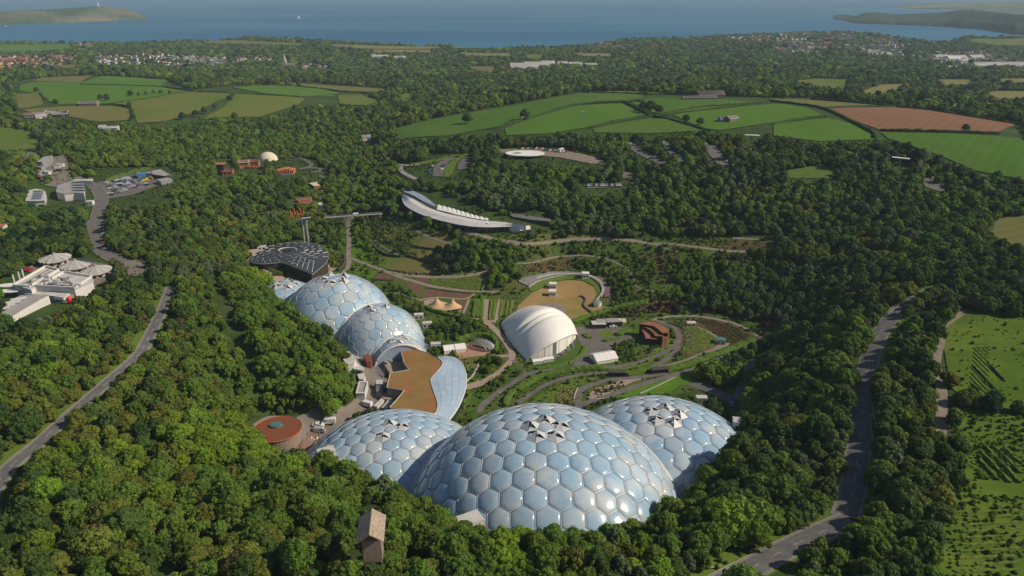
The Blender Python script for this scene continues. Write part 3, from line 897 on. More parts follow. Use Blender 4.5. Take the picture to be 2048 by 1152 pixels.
M_boards = mat('weathered_timber', (0.14,0.10,0.085), .85, (0.20,0.16,0.14), .8)
M_wall = mat('garden_wall_stone', (0.26,0.22,0.17), .9, (0.16,0.14,0.11), .6)
M_dwall = mat('dark_terrace_wall', (0.05,0.045,0.04), .9, (0.08,0.07,0.06), .6)
sheet('garden_ground', [(640,440),(700,432),(760,428),(900,475),(1050,484),(1250,478),(1540,474),(1560,500),(1440,515),(1360,545),(1330,600),(1480,640),(1560,650),(1560,690),(1440,760),(1400,780),(1300,800),(1100,815),(930,860),(840,850),(700,800),(720,690),(650,600),(540,580),(560,545),(650,545)], M_garden, -.04)
S = lambda n, z, p, m, e=.02, c=False: sheet(n, Zc(z, p), m, e, curve=c)
# west slope
S('meadow', zA, [(330,200),(480,170),(500,420),(600,560),(655,620),(650,680),(560,690),(440,640),(325,600)], M_lush)
S('lawn', zA, [(330,650),(430,680),(580,740),(520,812),(460,770),(330,742)], M_lush)
S('meadow', zA, [(500,430),(620,560),(760,590),(830,590),(700,715),(640,690),(655,620)], M_lawn, .05)
S('sloping_lawn', zA, [(840,590),(1000,630),(1180,680),(1190,770),(1080,740),(900,735),(700,718),(740,670)], M_dry)
S('sloping_lawn', zA, [(890,515),(1100,520),(1240,540),(1190,570),(1170,640),(1050,620),(880,575)], M_dry)
S('sloping_lawn', zA, [(1080,372),(1180,402),(1330,470),(1310,512),(1150,495),(990,470)], M_dry)
S('sloping_lawn', zA, [(1150,350),(1270,310),(1335,400),(1330,440),(1180,392)], M_dry)
S('planted_bed', zA, [(540,190),(800,200),(900,250),(1080,370),(980,470),(800,450),(600,410),(540,350)], M_bed)
S('soil_bed', zA, [(600,742),(700,775),(790,805),(740,830),(560,818)], M_soil)
S('soil_bed', zA, [(850,835),(1060,885),(1030,965),(930,935)], M_soil)
S('soil_bed', zA, [(1085,895),(1300,925),(1560,955),(1550,1003),(1400,1010),(1200,990),(1050,1003)], M_soil)
S('soil_bed', zA, [(975,795),(1110,803),(1100,862),(990,832)], M_soil)
S('planted_bed', zA, [(1120,803),(1400,808),(1700,797),(1640,940),(1400,920),(1110,873)], M_bed)
S('soil_bed', zA, [(1350,1030),(1520,1045),(1470,1150),(1440,1130),(1400,1060)], M_soil)
S('paving', zA, [(1060,1040),(1150,1010),(1390,1080),(1450,1110),(1440,1150),(1330,1150),(1200,1110),(1070,1080)], M_pink)
S('planted_bed', zA, [(1600,970),(1720,960),(1680,1150),(1560,1150)], M_lush, .05)
# south slopes
S('heather_bank', zB, [(430,430),(620,395),(830,390),(870,520),(620,525),(330,560)], M_heather)
S('meadow', zB, [(560,150),(850,110),(1150,110),(1250,190),(1000,195),(700,215),(400,235),(80,180),(300,150)], M_bed)
S('heather_bank', zC, [(800,205),(1060,215),(1200,215),(1200,325),(900,318),(720,300)], M_heather)
S('meadow', zC, [(950,350),(1400,340),(1700,440),(1930,490),(1850,560),(1500,480),(1100,420)], M_lush)
S('meadow', zB, [(1480,710),(1800,760),(1900,830),(1600,860),(1450,800)], M_bed)
S('heather_bank', zB, [(1690,290),(1950,350),(1840,620),(1740,690),(1700,500)], M_heather)
# arena
S('arena_lawn', zB, [(270,930),(300,870),(420,760),(560,690),(640,640),(800,618),(950,630),(1060,690),(1095,760),(1040,860),(1000,895),(1210,895),(1250,920),(1050,975),(830,1045),(780,1060),(600,1020),(400,1000)], M_scorch, .05)
S('arena_bank', zB, [(390,690),(500,620),(700,570),(900,562),(1050,590),(1150,670),(1160,740),(1100,830),(1040,870),(1100,760),(1060,680),(950,625),(800,612),(640,635),(560,690),(420,750)], M_lawn, .3)
S('stage_apron', zB, [(480,880),(620,862),(720,880),(790,935),(770,990),(700,1010),(560,960)], M_slate, .1)
S('seating_deck', zB, [(1080,590),(1150,610),(1230,700),(1235,800),(1170,800),(1165,700),(1120,640)], M_boards, .6)
S('seating_deck', zB, [(290,620),(500,570),(640,540),(780,535),(940,548),(940,562),(700,565),(520,610),(400,690),(300,650)], M_slate, .6)
S('heather_bank', zB, [(1350,880),(1560,850),(1900,820),(1950,900),(1700,960),(1400,980)], M_heather, .1)
# vineyard terraces
S('planted_bed', zD, [(650,0),(760,0),(745,205),(640,190)], M_lush, .05)
S('planted_bed', zD, [(820,0),(1080,0),(1060,100),(990,170),(900,218),(810,210)], M_bed, .05)
# plaza and yards
S('plaza', zD, [(460,520),(560,465),(640,452),(770,470),(840,530),(740,578),(700,580),(600,590),(480,612)], M_terra, .08)
S('yard', zD, [(1630,280),(1740,300),(1900,290),(2000,330),(1890,400),(1900,440),(2048,460),(2120,600),(1960,640),(1700,640),(1500,705),(1300,740),(1600,640),(1770,560),(1785,470),(1700,360)], M_asphw, .05)
S('yard', zE, [(0,190),(120,180),(260,185),(480,180),(580,200),(620,250),(640,300),(600,310),(430,365),(420,400),(470,480),(460,530),(200,585),(0,630),(60,500),(140,400),(80,300)], M_asphw, .10)
S('lawn', zE, [(300,235),(400,200),(440,260),(380,290),(290,275)], M_lawn, .2)
S('meadow', zE, [(440,375),(600,330),(700,350),(840,340),(870,400),(800,480),(650,550),(530,530),(470,440)], M_garden, .12)
S('lawn', zE, [(720,330),(1000,320),(1090,250),(1100,300),(1000,420),(830,480),(860,380)], M_lawn, .1)
S('lawn', zE, [(560,575),(800,510),(1040,440),(1040,470),(880,530),(780,580)], M_lawn, .12)
S('allotment', zE, [(1120,150),(1250,150),(1400,210),(1540,320),(1480,390),(1270,480),(1120,460),(1150,300)], M_soil, .05)
S('heather_bank', zE, [(1200,80),(1400,95),(1700,160),(1880,270),(1900,310),(1640,390),(1560,320),(1400,190),(1150,130)], M_heather, .05)
S('lawn', zE, [(430,930),(700,790),(1000,690),(1150,650),(1290,640),(1290,730),(1100,790),(1000,860),(700,865),(560,900)], M_lush, .05)
S('rockery', zE, [(180,880),(260,810),(420,770),(560,700),(850,665),(860,685),(650,740),(520,800),(330,900),(200,920)], M_pink, .1)
S('lawn', zE, [(0,700),(160,690),(260,715),(120,760),(60,820),(0,830)], M_lawn, .05)
S('planted_bed', zD, [(1240,1060),(1300,990),(1450,900),(1700,830),(1900,800),(1700,920),(1680,1060),(1500,1150)], M_lawn, .1)
S('crop_plot', zD, [(1490,990),(1600,920),(1700,900),(1670,980),(1700,1070),(1600,1090),(1480,1070)], M_soil, .2)
S('lawn', zD, [(780,860),(900,790),(1000,700),(1100,640),(1180,740),(1100,800),(960,900),(800,920)], M_garden, .2)
S('herb_garden', zD, [(560,600),(720,590),(700,680),(620,770),(570,700)], M_bed, .2)
S('crop_plot', zD, [(580,930),(760,930),(860,960),(720,1060),(680,1150),(500,1150),(560,1050)], M_garden, .2)
# clay banks near the dark roof
S('sand_yard', (480,470,9.29), [(150,290),(300,270),(400,240),(520,250),(560,200),(700,760),(900,800),(1100,820),(1180,870),(700,900),(480,900),(560,800)], M_pink, .0)
S('sand_yard', (480,470,9.29), [(1560,520),(1750,540),(1790,620),(1700,700),(1580,720)], M_pink, .0)
S('lawn', (480,470,9.29), [(1500,210),(1780,180),(1860,220),(1700,330),(1620,330)], M_lush, .0)

# paths
def path(z, pts_, w, m=None, name='path', e=.12):
    W = world_line(Zc(z, pts_), 6)
    return ribbon(name, W, w * .84, m or M_path, extra=e)
path(zA, [(400,120),(325,180),(288,230),(290,330),(300,450),(292,560),(300,640),(290,700),(240,750)], 4.2)
path(zA, [(325,605),(450,655),(600,710),(700,745),(800,792),(1000,848),(1080,878),(1250,908),(1400,928),(1560,945),(1830,948)], 3.4)
path(zA, [(700,742),(850,775),(1000,787),(1200,797),(1400,792),(1550,775),(1660,755),(1740,735)], 3.4)
path(zA, [(560,410),(620,470),(720,530),(830,582)], 1.6)
path(zA, [(870,240),(980,320),(1080,370),(1180,405),(1330,455),(1440,475)], 2.0)
path(zA, [(1030,1030),(1150,1000),(1350,1012),(1525,1025),(1590,948)], 1.8, M_pink)
path(zA, [(1525,1025),(1475,1150),(1450,1200)], 1.8, M_pink)
path(zA, [(1300,320),(1450,335),(1650,375),(1850,420),(2048,445)], 3.4)
path(zA, [(700,955),(800,960),(950,1000),(1040,1040)], 2.2)
path(zB, [(-60,170),(0,190),(150,230),(320,262),(450,250),(620,235),(800,210),(1000,200),(1250,205),(1450,215),(1650,250)], 3.6)
path(zC, [(0,255),(60,247),(150,245),(400,275),(700,312),(900,330),(1100,335),(1400,345)], 3.0)
path(zC, [(840,190),(1000,200),(1200,208)], 2.4)
path(zC, [(800,420),(940,430),(1240,480),(1400,515),(1530,548),(1640,580),(1720,605)], 1.6)
path(zB, [(1690,262),(1800,300),(1930,332)], 1.6, M_wall)
path(zB, [(240,450),(330,455),(480,440),(620,390),(800,370),(1000,372),(1200,400),(1350,470),(1440,540),(1480,620),(1490,700),(1800,760)], 1.5)
path(zB, [(480,610),(560,585),(700,562),(900,562),(1050,585),(1140,640),(1170,720),(1140,800)], 1.6, M_conc, e=.7)
path(zD, [(820,40),(805,210)], 0.1, M_path)
path(zD, [(785,0),(770,100),(770,210)], 4.0, M_pink)
path(zD, [(920,0),(900,100),(880,215)], 2.4, M_pink)
path(zD, [(640,198),(760,222),(850,290),(930,370),(1000,460),(1050,560),(1040,620),(980,690),(900,765),(820,800),(700,880),(560,905)], 4.6, M_pink)
path(zD, [(880,225),(760,225)], 4.0, M_pink)
path(zD, [(740,575),(850,585),(1000,582),(1045,575)], 3.6, M_pink)
path(zD, [(1060,620),(1120,690),(1190,770)], 3.6, M_asphw)
path(zD, [(690,1160),(740,1090),(800,1030),(900,950),(1000,880),(1100,820),(1200,770),(1300,742),(1460,705)], 4.4, M_asphw)
path(zD, [(1100,1060),(1170,1015),(1250,960),(1400,868),(1600,803),(1800,765),(2020,755),(2120,738)], 3.4, M_asphw)
path(zE, [(0,625),(200,582),(450,592),(700,542),(900,472),(1050,392),(1120,300),(1090,210),(1000,150),(880,112)], 3.8, M_asphw)
path(zE, [(840,592),(950,532),(1060,462),(1115,372)], 4.2, M_asphw)
path(zE, [(840,112),(1000,72),(1300,72),(1500,100),(1700,150),(1850,220),(1980,315)], 2.8, M_path)
path(zE, [(60,1080),(90,1000),(80,890),(130,805),(300,750),(450,712),(640,700),(760,690),(880,665),(1000,655)], 4.2, M_asphw)
path(zE, [(90,985),(250,930),(450,868),(700,780),(900,722),(1070,672),(1300,602),(1600,482),(1800,402),(1960,330)], 4.2, M_asphw)
path(zE, [(720,862),(900,780),(1080,690)], 1.0, M_conc)
path(zE, [(880,592),(1000,580),(1200,520),(1300,480),(1500,400),(1640,350)], 3.2, M_path)
path(zE, [(1300,182),(1440,240),(1560,340),(1480,400),(1280,480)], 2.0, M_path)
path((620,660,6.024), [(1870,700),(1990,670),(2060,630)], 5, M_pink)
path((380,290,5.12), [(930,115),(1100,130),(1220,180),(1250,230),(1120,250)], 5, M_asphw)
path((380,290,5.12), [(1120,250),(1250,232),(1370,250),(1340,290),(1240,280)], 6, M_asphw)
path((380,290,5.12), [(1330,320),(1450,370),(1600,395),(1750,410),(1820,450),(1780,520),(1690,590)], 3, M_path)
path((380,290,5.12), [(1800,600),(1730,690),(1650,750),(1600,830)], 5, M_asphw)
path((380,290,5.12), [(90,445),(200,488),(320,540),(415,592)], 2.2, M_path)
path((380,290,5.12), [(1290,380),(1360,450),(1330,520)], 2.2, M_path)
# upper car parks and drives
zG = (780, 280, 6.4)
path(zG, [(100,320),(250,335),(410,318),(470,290)], 4.0, M_conc)
path(zG, [(150,340),(130,400),(220,450),(330,510)], 4.5, M_conc)
sheet('car_park', Zc(zG, [(540,470),(560,350),(640,280),(760,230),(860,235),(740,290),(700,400),(680,475)]), M_asphw, .1)
sheet('car_park', Zc(zG, [(860,380),(880,290),(950,230),(1030,210),(1010,290),(960,400)]), M_asph, .1)
sheet('verge', Zc(zG, [(690,480),(720,330),(800,270),(940,200),(960,210),(860,290),(810,400),(790,480)]), M_verge, .15)
sheet('verge', Zc(zG, [(230,310),(500,270),(800,200),(1040,180),(1040,200),(800,222),(560,300),(420,318)]), M_verge, .15)
sheet('car_park', [(1000,300),(1060,298),(1110,300),(1160,308),(1200,318),(1216,330),(1180,328),(1120,316),(1050,310),(1000,306)], M_path, .1)
for pg in ([(1243,288),(1262,286),(1290,300),(1340,330),(1325,332),(1280,312)], [(1318,284),(1335,284),(1350,300),(1380,325),(1362,330),(1335,305)], [(1402,288),(1430,290),(1445,310),(1462,335),(1440,336),(1420,312)], [(1240,343),(1266,344),(1264,356),(1246,358)], [(1840,356),(1862,356),(1880,370),(1900,378),(1880,384),(1850,375)], [(1910,360),(1925,362),(1945,376),(1935,380)], [(1170,372),(1242,368),(1246,374),(1175,378)]):
    sheet('car_park', pg, M_asphw, .1); OPENX = globals().setdefault('OPENX', []); OPENX.append(pg)
# strips kept clear so that the drives show
GAPX = [[(419,548),(437,548),(469,620),(512,720),(544,812),(524,818),(489,745),(450,660),(423,600)],[(505,832),(560,826),(602,845),(606,880),(575,890),(520,885)]]
OPENX += [Zc(zG, [(100,300),(420,300),(860,200),(1060,190),(1030,420),(960,480),(690,520),(520,500),(420,400),(300,560),(90,440)]),
          [(990,296),(1060,294),(1120,297),(1200,312),(1230,338),(1180,338),(1040,320),(1000,322)],
          Zc((380,290,5.12), [(900,110),(1230,150),(1420,250),(1380,330),(1200,310),(1050,250),(1080,170)]),
          [(190,345),(265,342),(310,336),(390,348),(345,372),(290,388),(235,402),(190,400)],
          [(150,310),(70,335),(70,375),(110,372),(185,368),(200,372),(165,400),(60,405),(55,380)],
          [(45,372),(205,368),(185,415),(140,425),(60,420)]]
sheet('verge', [(210,358),(262,342),(300,333),(302,340),(264,349),(212,366)], M_verge, .1)
sheet('yard', [(52,545),(70,520),(100,512),(150,520),(215,530),(232,545),(215,560),(190,575),(150,560),(100,545)], M_plaza, .05)
sheet('yard', [(82,322),(130,310),(140,340),(175,362),(150,380),(90,372),(70,345)], M_plaza, .05)

# ---------------------------- walls, hedges, rows
M_hedge = mat('hedge_leaves', (0.065,0.125,0.018), .9, (0.10,0.17,0.026), 1.2, spec=.1, bump=.6, bscale=2.5, lo=.35, hi=.6)
M_hedged = mat('dark_hedge_leaves', (0.028,0.055,0.016), .9, (0.050,0.080,0.022), .6, spec=.1, bump=.6, bscale=2.0, lo=.35, hi=.6)
M_hrow = mat('row_leaves', (0.085,0.140,0.020), .9, (0.135,0.170,0.032), 1.5, spec=.1, lo=.35, hi=.6)
def hedge(z, pts_, w, h, label, m=None, name='hedge', cat='hedge', group=None, rough=.28, st=1.4):
    W = world_line(Zc(z, pts_) if z else pts_, 5); dist = np.hypot(W[:, 0], W[:, 1]).mean(); st = max(st, dist * .004)
    W = smooth_xy(resample(W, st)); t = np.gradient(W, axis=0); t /= np.linalg.norm(t, axis=1, keepdims=True) + 1e-9
    n = np.stack([t[:, 1], -t[:, 0]], -1); prof = [(-.5, -.1), (-.56, .45), (-.42, .92), (0, 1.0), (.42, .92), (.56, .45), (.5, -.1)]; vs = []; fs = []
    for i in range(len(W)):
        hh = h * RNG.uniform(.85, 1.12); e = .15 if i in (0, len(W) - 1) else 1.0
        for a, b in prof:
            q = W[i] + n[i] * (a * w * e + RNG.normal(0, rough * .3)); zz = float(H(*q))
            vs.append((q[0], q[1], zz + b * hh * (1 + RNG.normal(0, rough * .25)) - .1))
    k = len(prof)
    for i in range(len(W) - 1):
        for j in range(k - 1): fs.append((i * k + j, (i + 1) * k + j, (i + 1) * k + j + 1, i * k + j + 1))
    fs += [tuple(range(k)), tuple(range((len(W) - 1) * k + k - 1, (len(W) - 1) * k - 1, -1))]
    mb = MB(); mb.add(vs, fs); o = mb.build(name, m or M_hedge); LINES.append((W, w * .4))
    return tag(o, label, cat, group)
def rows(z, poly, ang, sp, w, h, m, name='crop_rows', label=None, st=1.1):
    """low planted rows filling a polygon, one mass"""
    W = G(*zip(*Zc(z, poly)))[:, :2]; pl = [tuple(p) for p in W]; c = W.mean(0); ca, sa = math.cos(ang), math.sin(ang)
    Rr = np.linalg.norm(W - c, axis=1).max(); vs = []; fs = []
    for s in np.arange(-Rr, Rr, sp):
        ts = np.arange(-Rr, Rr, st); q = c + np.outer(ts, [ca, sa]) + np.array([-sa, ca]) * s
        ok = in_poly(q[:, 0], q[:, 1], pl); i = 0
        while i < len(ts):
            if not ok[i]: i += 1; continue
            j = i
            while j + 1 < len(ts) and ok[j + 1]: j += 1
            if j > i:
                b = len(vs)
                for k in range(i, j + 1):
                    for a, hh in ((-.5, 0), (-.3, .9), (.3, .9), (.5, 0)):
                        p = q[k] + np.array([-sa, ca]) * a * w * RNG.uniform(.7, 1.3); vs.append((p[0], p[1], float(H(*p)) + float(off(p)) + .1 + hh * h * RNG.uniform(.6, 1.25)))
                for k in range(j - i):
                    for a in range(3): fs.append((b + 4 * k + a, b + 4 * k + 4 + a, b + 4 * k + 5 + a, b + 4 * k + a + 1))
            i = j + 1
    if not fs: return
    mb = MB(); mb.add(vs, fs); return tag(mb.build(name, m), label, kind='stuff')
def wall(z, pts_, w, h, m, label, name='garden_wall', cat='wall', group=None, dz=0.0, st=2.0):
    W = world_line(Zc(z, pts_) if z else pts_, 5); W = smooth_xy(resample(W, st)); t = np.gradient(W, axis=0); t /= np.linalg.norm(t, axis=1, keepdims=True) + 1e-9
    n = np.stack([t[:, 1], -t[:, 0]], -1); vs = []; fs = []
    for i in range(len(W)):
        zz = float(H(*W[i]))
        for a, b in ((-.5, -.8), (-.5, h), (.5, h), (.5, -.8)):
            q = W[i] + n[i] * a * w; vs.append((q[0], q[1], zz + b + dz))
    for i in range(len(W) - 1):
        for j in range(3): fs.append((4 * i + j, 4 * i + 4 + j, 4 * i + 5 + j, 4 * i + j + 1))
    fs += [(0, 1, 2, 3), tuple(4 * (len(W) - 1) + k for k in (3, 2, 1, 0))]
    mb = MB(); mb.add(vs, fs); return tag(mb.build(name, m), label, cat, group)
hg = 'clipped hedges of the garden terraces'
hedge(zD, [(160,90),(300,140),(450,180),(590,200)], 2.4, 2.6, 'clipped hedge in front of the twin-peaked beige tent', group=hg)
hedge(zB, [(830,1060),(1000,1005),(1200,935),(1400,890),(1620,850)], 3.2, 2.6, 'long green hedge between the arena lawn and the row of sheds', group=hg)
hedge(zD, [(1280,710),(1480,690),(1650,630),(1760,560),(1790,480)], 2.6, 1.4, 'low hedge curving round the front of the big white tent', group=hg)
hedge(zD, [(1080,930),(1180,880),(1320,800),(1480,760),(1700,725),(1980,705)], 3.4, 2.4, 'thick hedge between the drive and the lower path, below the big white tent', group=hg)
hedge(zE, [(560,680),(700,650),(840,600)], 3.2, 2.6, 'short clipped hedge between the two dark tunnel openings', group=hg)
hedge(zE, [(960,640),(1150,590),(1350,520),(1600,435),(1900,325)], 3.6, 2.8, 'long clipped hedge above the ramp to the right of the tunnel opening', group=hg)
hedge(zE, [(380,620),(560,610),(700,585),(830,570)], 2.2, 1.2, 'low grassy hedge above the short clipped hedge', M_hrow, group=hg)
hedge(zE, [(340,330),(430,310),(520,290)], 2.6, 1.6, 'short hedge at the edge of the roundabout island', group=hg)
hedge(zE, [(150,250),(170,290),(220,300)], 3.0, 1.8, 'small curved hedge at the yard beside the big white tent', group=hg)
hedge(zE, [(480,270),(560,230),(620,200)], 4.5, 2.2, 'bushy hedge between the roundabout and the rusty stepped roofs', group=hg)
hedge(zD, [(470,430),(600,385),(740,372),(840,400),(885,460),(880,555)], 2.6, 2.8, 'tall hedge curving round the silver shell canopy', group=hg)
hedge(zD, [(1080,930),(1010,1000),(975,1100)], 3.0, 2.2, 'hedge running down behind the largest dome', group=hg)
hedge(zA, [(1650,940),(1690,870),(1740,740)], 1.8, 1.6, 'thin hedge at the right end of the yellow-green crop bed', group=hg)
hedge(zA, [(520,820),(640,828),(760,830)], 1.4, 1.2, 'thin dark hedge below the soil bed by the foil dome', M_hedged, group=hg)
hedge(zA, [(1080,905),(1250,930),(1420,950),(1560,960),(1760,960)], 1.2, 1.0, 'low dark hedge along the diagonal path above the beige tent', M_hedged, group=hg)
for k, (a, b) in enumerate((((670,10),(650,185)), ((700,10),(690,190)), ((735,10),(728,195)))):
    hedge(zD, [a, ((a[0]+b[0])/2+3,(a[1]+b[1])/2), b], 2.6, 1.5, ['left', 'middle', 'right'][k] + ' one of three lush planted strips beside the stepped path', M_hedge, name='planted_strip', cat='hedge', group='lush planted strips')
for k, x in enumerate((835, 868, 940, 1000, 1040)):
    hedge(zD, [(x,5),(x-8,100),(x-22,205-k*14)], 1.7, 1.1, ['first','second','third','fourth','fifth'][k] + ' vine row counted from the stepped path', M_hrow, name='vine_row', cat='vine row', group='vine rows above the big white tent')
tg = 'dark retaining walls between the sloping lawns'
wall(zA, [(480,370),(540,480),(640,560),(760,590),(830,590)], .6, 2.0, M_dwall, 'long curved dark wall left of the sloping lawns', group=tg)
wall(zA, [(870,575),(960,600),(1080,640),(1180,668)], .6, 1.6, M_dwall, 'dark wall above the lowest sloping lawn', group=tg)
wall(zA, [(940,478),(1050,500),(1180,518),(1320,522)], .6, 1.6, M_dwall, 'dark wall above the middle sloping lawn', group=tg)
wall(zA, [(690,722),(850,745),(1000,760),(1190,775)], .5, 1.0, M_dwall, 'dark wall along the foot of the lowest sloping lawn', group=tg)
wall(zB, [(395,700),(510,632),(700,585),(900,575),(1050,605),(1135,680),(1150,745),(1090,835),(1030,880)], .6, 1.5, M_conc, 'pale curved wall round the dry oval lawn')
wall(zB, [(925,785),(975,800),(990,840),(955,880),(1010,930),(1070,975)], 1.2, 1.4, M_boards, 'zigzag timber wall on the dry lawn')
wall(zA, [(245,570),(258,640),(225,700),(190,735)], 1.0, 2.2, M_dwall, 'curved dark wall beside the path near the black fan-shaped roof')
wall(zE, [(1000,140),(1150,180),(1230,270),(1250,420)], 1.4, .8, M_dwall, 'dark curved border wall at the left edge of the allotment', dz=.1)
wall(zE, [(40,960),(45,880),(80,810)], .5, 1.0, M_conc, 'pale kerb wall on the hairpin bend', group='kerb walls of the hairpin')
wall(zE, [(165,900),(240,930),(350,910)], .4, .6, M_conc, 'pale edging round the tip of the rockery', group='kerb walls of the hairpin')
wall(zD, [(580,840),(640,790),(690,700),(720,620)], .8, 1.0, M_conc, 'pale curved wall round the herb garden beside the glass roof')
# tunnel openings in the hedge bank
for pa, pb, lb in (((400,690),(560,690),'dark tunnel mouth at the left end of the short clipped hedge'), ((850,665),(1000,650),'dark tunnel mouth between the short hedge and the long clipped hedge')):
    a, b = G(*zip(*Zc(zE, [pa, pb]))); a = Vector(a); b = Vector(b); d = b - a; rz = math.atan2(d.y, d.x)
    t = thing('tunnel_portal', lb, 'tunnel', ((a.x+b.x)/2, (a.y+b.y)/2, min(a.z, b.z)), rz, 'dark tunnel mouths under the hedge bank')
    L = d.length
    mb = MB(); mb.box((0, 1.5, 1.3), (L, 2.6, 2.6)); mb.build('opening', M_dark, t)
    mb = MB(); mb.box((0, 1.5, 2.75), (L + 1, 3.4, .3)); mb.box((-L/2 - .3, 1.4, 1.2), (.5, 3.2, 2.8)); mb.box((L/2 + .3, 1.4, 1.2), (.5, 3.2, 2.8)); mb.build('surround', M_dwall, t)
# planted rows
rows(zE, [(1130,160),(1250,160),(1400,225),(1520,320),(1460,390),(1270,470),(1130,450),(1180,300)], .15, 2.6, 1.5, .8, M_hrow, label='vegetable rows in the allotment')
rows(zE, [(1230,90),(1400,105),(1690,170),(1860,275),(1650,375),(1560,310),(1400,180)], -.9, 2.2, 1.1, .5, M_heather, 'heather_rows', 'rust brown planted rows')
rows(zA, [(1130,808),(1400,813),(1680,805),(1630,932),(1400,912),(1120,868)], .05, 1.6, 1.0, .7, M_hrow, label='yellow-green crop rows')
rows(zD, [(580,940),(640,940),(600,1060),(540,1140),(520,1120)], 1.2, 2.0, 1.2, 1.0, M_hedge, label='dark green vegetable rows beside the glass roof')
rows(zD, [(1500,1000),(1600,930),(1690,910),(1665,980),(1690,1060),(1600,1080),(1490,1065)], .9, 1.8, .8, .5, M_hrow, label='thin crop rows behind the largest dome')
rows((1536,576,4), [(1660,440),(1780,460),(1770,580),(1650,560)], 0.05, 3.2, .6, .5, M_hedge, label='low hedged plots in the meadow')
rows((1536,864,4), [(1690,110),(2000,130),(2040,420),(1680,400)], 1.5, 3.2, 1.2, 1.0, M_hrow, label='tall hedge rows in the rough meadow')
rows((1536,864,4), [(1560,640),(2040,600),(2040,1150),(1500,1150)], .1, 2.6, 1.0, .45, M_hrow, label='rough crop rows in the lower meadow')
rows((1536,576,4), [(1640,470),(1780,480),(1760,870),(1600,860)], 1.42, 1.9, .6, .3, M_hrow, label='mown strips of the meadow plots')
rows((1536,576,4), [(1640,600),(1900,620),(1900,840),(1620,840)], 1.4, 7, .8, .8, M_hedged, label='fence lines of the meadow plots')

# field hedges (dark lines between the far fields)
FH = [
 ([(1010,250),(1060,237),(1150,211),(1240,205),(1290,205)],'between the two long fields left of the hedge crossing'),
 ([(1245,203),(1270,215),(1300,232),(1340,240),(1400,258),(1420,264)],'running down through the hedge crossing'),
 ([(1180,257),(1240,243),(1300,234),(1340,231)],'above the lowest green field'),
 ([(1320,230),(1400,216),(1460,212),(1540,205)],'right of the hedge crossing, below the pale farm track'),
 ([(1165,185),(1240,188),(1340,190),(1420,194)],'along the crest above the long fields'),
 ([(1536,203),(1600,210),(1650,219),(1700,242),(1745,266),(1750,276)],'beside the brown ploughed field'),
 ([(1545,250),(1600,240),(1655,234)],'between the two green fields left of the ploughed field'),
 ([(1650,218),(1720,215),(1790,215)],'at the top edge of the ploughed field'),
 ([(1620,199),(1700,205),(1780,213),(1860,222),(1960,238),(2048,252)],'on the far side of the ploughed field'),
 ([(1760,262),(1850,264),(1930,266),(2000,269)],'at the bottom edge of the ploughed field'),
 ([(1985,450),(1975,475),(2005,495),(2048,505)],'round the small straw-coloured field at the right edge'),
 ([(160,170),(250,172),(320,175),(372,180),(420,186),(520,190),(612,196)],'between the upper green fields on the left'),
 ([(228,208),(300,198),(372,185),(460,184)],'above the wide olive field on the left'),
 ([(40,221),(120,212),(228,211),(262,216)],'below the green field on the left'),
 ([(262,216),(266,228),(262,242)],'short one at the left end of the olive field'),
 ([(400,238),(440,218),(462,200),(470,188)],'at the right end of the olive field'),
 ([(80,187),(92,208),(60,218)],'beside the small brown field at the far left'),
 ([(465,176),(540,172),(600,174),(690,184),(760,190)],'above the bright green strip'),
 ([(150,155),(200,152),(320,160)],'at the far edge of the left fields'),
 ([(600,196),(675,190),(720,188)],'below the bright green strip'),
 ([(560,164),(640,170),(770,178)],'along the tan strips beyond the left fields'),
 ([(0,306),(70,304),(95,320)],'below the olive field at the left edge'),
]
for pl, lb in FH: hedge(None, pl, 3.2, 2.6, 'dark field hedge ' + lb, M_hedged, group='dark hedges between the far fields', st=3.0, rough=.5)
OPENX += [[(38,160),(150,150),(330,158),(380,180),(470,170),(640,175),(700,186),(765,200),(720,215),(640,212),(600,215),(540,235),(430,238),(300,250),(120,236),(30,222),(25,190)],
          [(783,262),(900,230),(1165,183),(1290,186),(1530,196),(1640,196),(1800,212),(2048,250),(2048,360),(1940,342),(1780,280),(1640,286),(1540,272),(1420,264),(1200,268),(1010,272),(900,274),(800,280)]]
# ------------------------------------------------------------------ buildings
M_white = mat('white_membrane', (0.80,0.78,0.74), .55, (0.72,0.70,0.66), .08, spec=.3, lo=.35, hi=.7)
M_wpaint = mat('white_panel', (0.66,0.64,0.61), .7, (0.56,0.54,0.52), .25)
M_wroof = mat('white_roof_felt', (0.55,0.53,0.50), .85, (0.43,0.42,0.40), .2, lo=.4, hi=.65)
M_rib = mat('ribbed_roof', (0.46,0.44,0.41), .8, (0.38,0.36,0.34), .4)
M_grey = mat('grey_roof', (0.36,0.34,0.33), .8, (0.28,0.27,0.27), .2)
M_dgrey = mat('dark_grey_roof', (0.13,0.13,0.14), .7, (0.18,0.18,0.19), .3)
M_clad = mat('grey_cladding', (0.27,0.28,0.29), .6, (0.21,0.22,0.23), .6)
M_glass = mat('window_glass', (0.02,0.03,0.035), .08, spec=.8)
M_glaze = mat('pale_glazing', (0.30,0.39,0.50), .16, (0.34,0.43,0.52), .1, spec=.6, rnd=.05)
M_sedum = mat('sedum_roof', (0.31,0.140,0.065), .95, (0.22,0.145,0.045), .10, spec=.03, bump=.15, bscale=2, lo=.42, hi=.62, col3=(0.26,0.17,0.065), scale3=.07)
M_rust = mat('rusty_steel', (0.30,0.135,0.075), .85, (0.22,0.10,0.06), .3, spec=.15)
M_rustroof = mat('oxide_red_roof', (0.235,0.060,0.035), .9, (0.17,0.085,0.035), .15, spec=.1, col3=(0.20,0.07,0.04), scale3=.3)
M_orange = mat('orange_fabric', (0.62,0.20,0.06), .75, (0.50,0.17,0.06), .5)
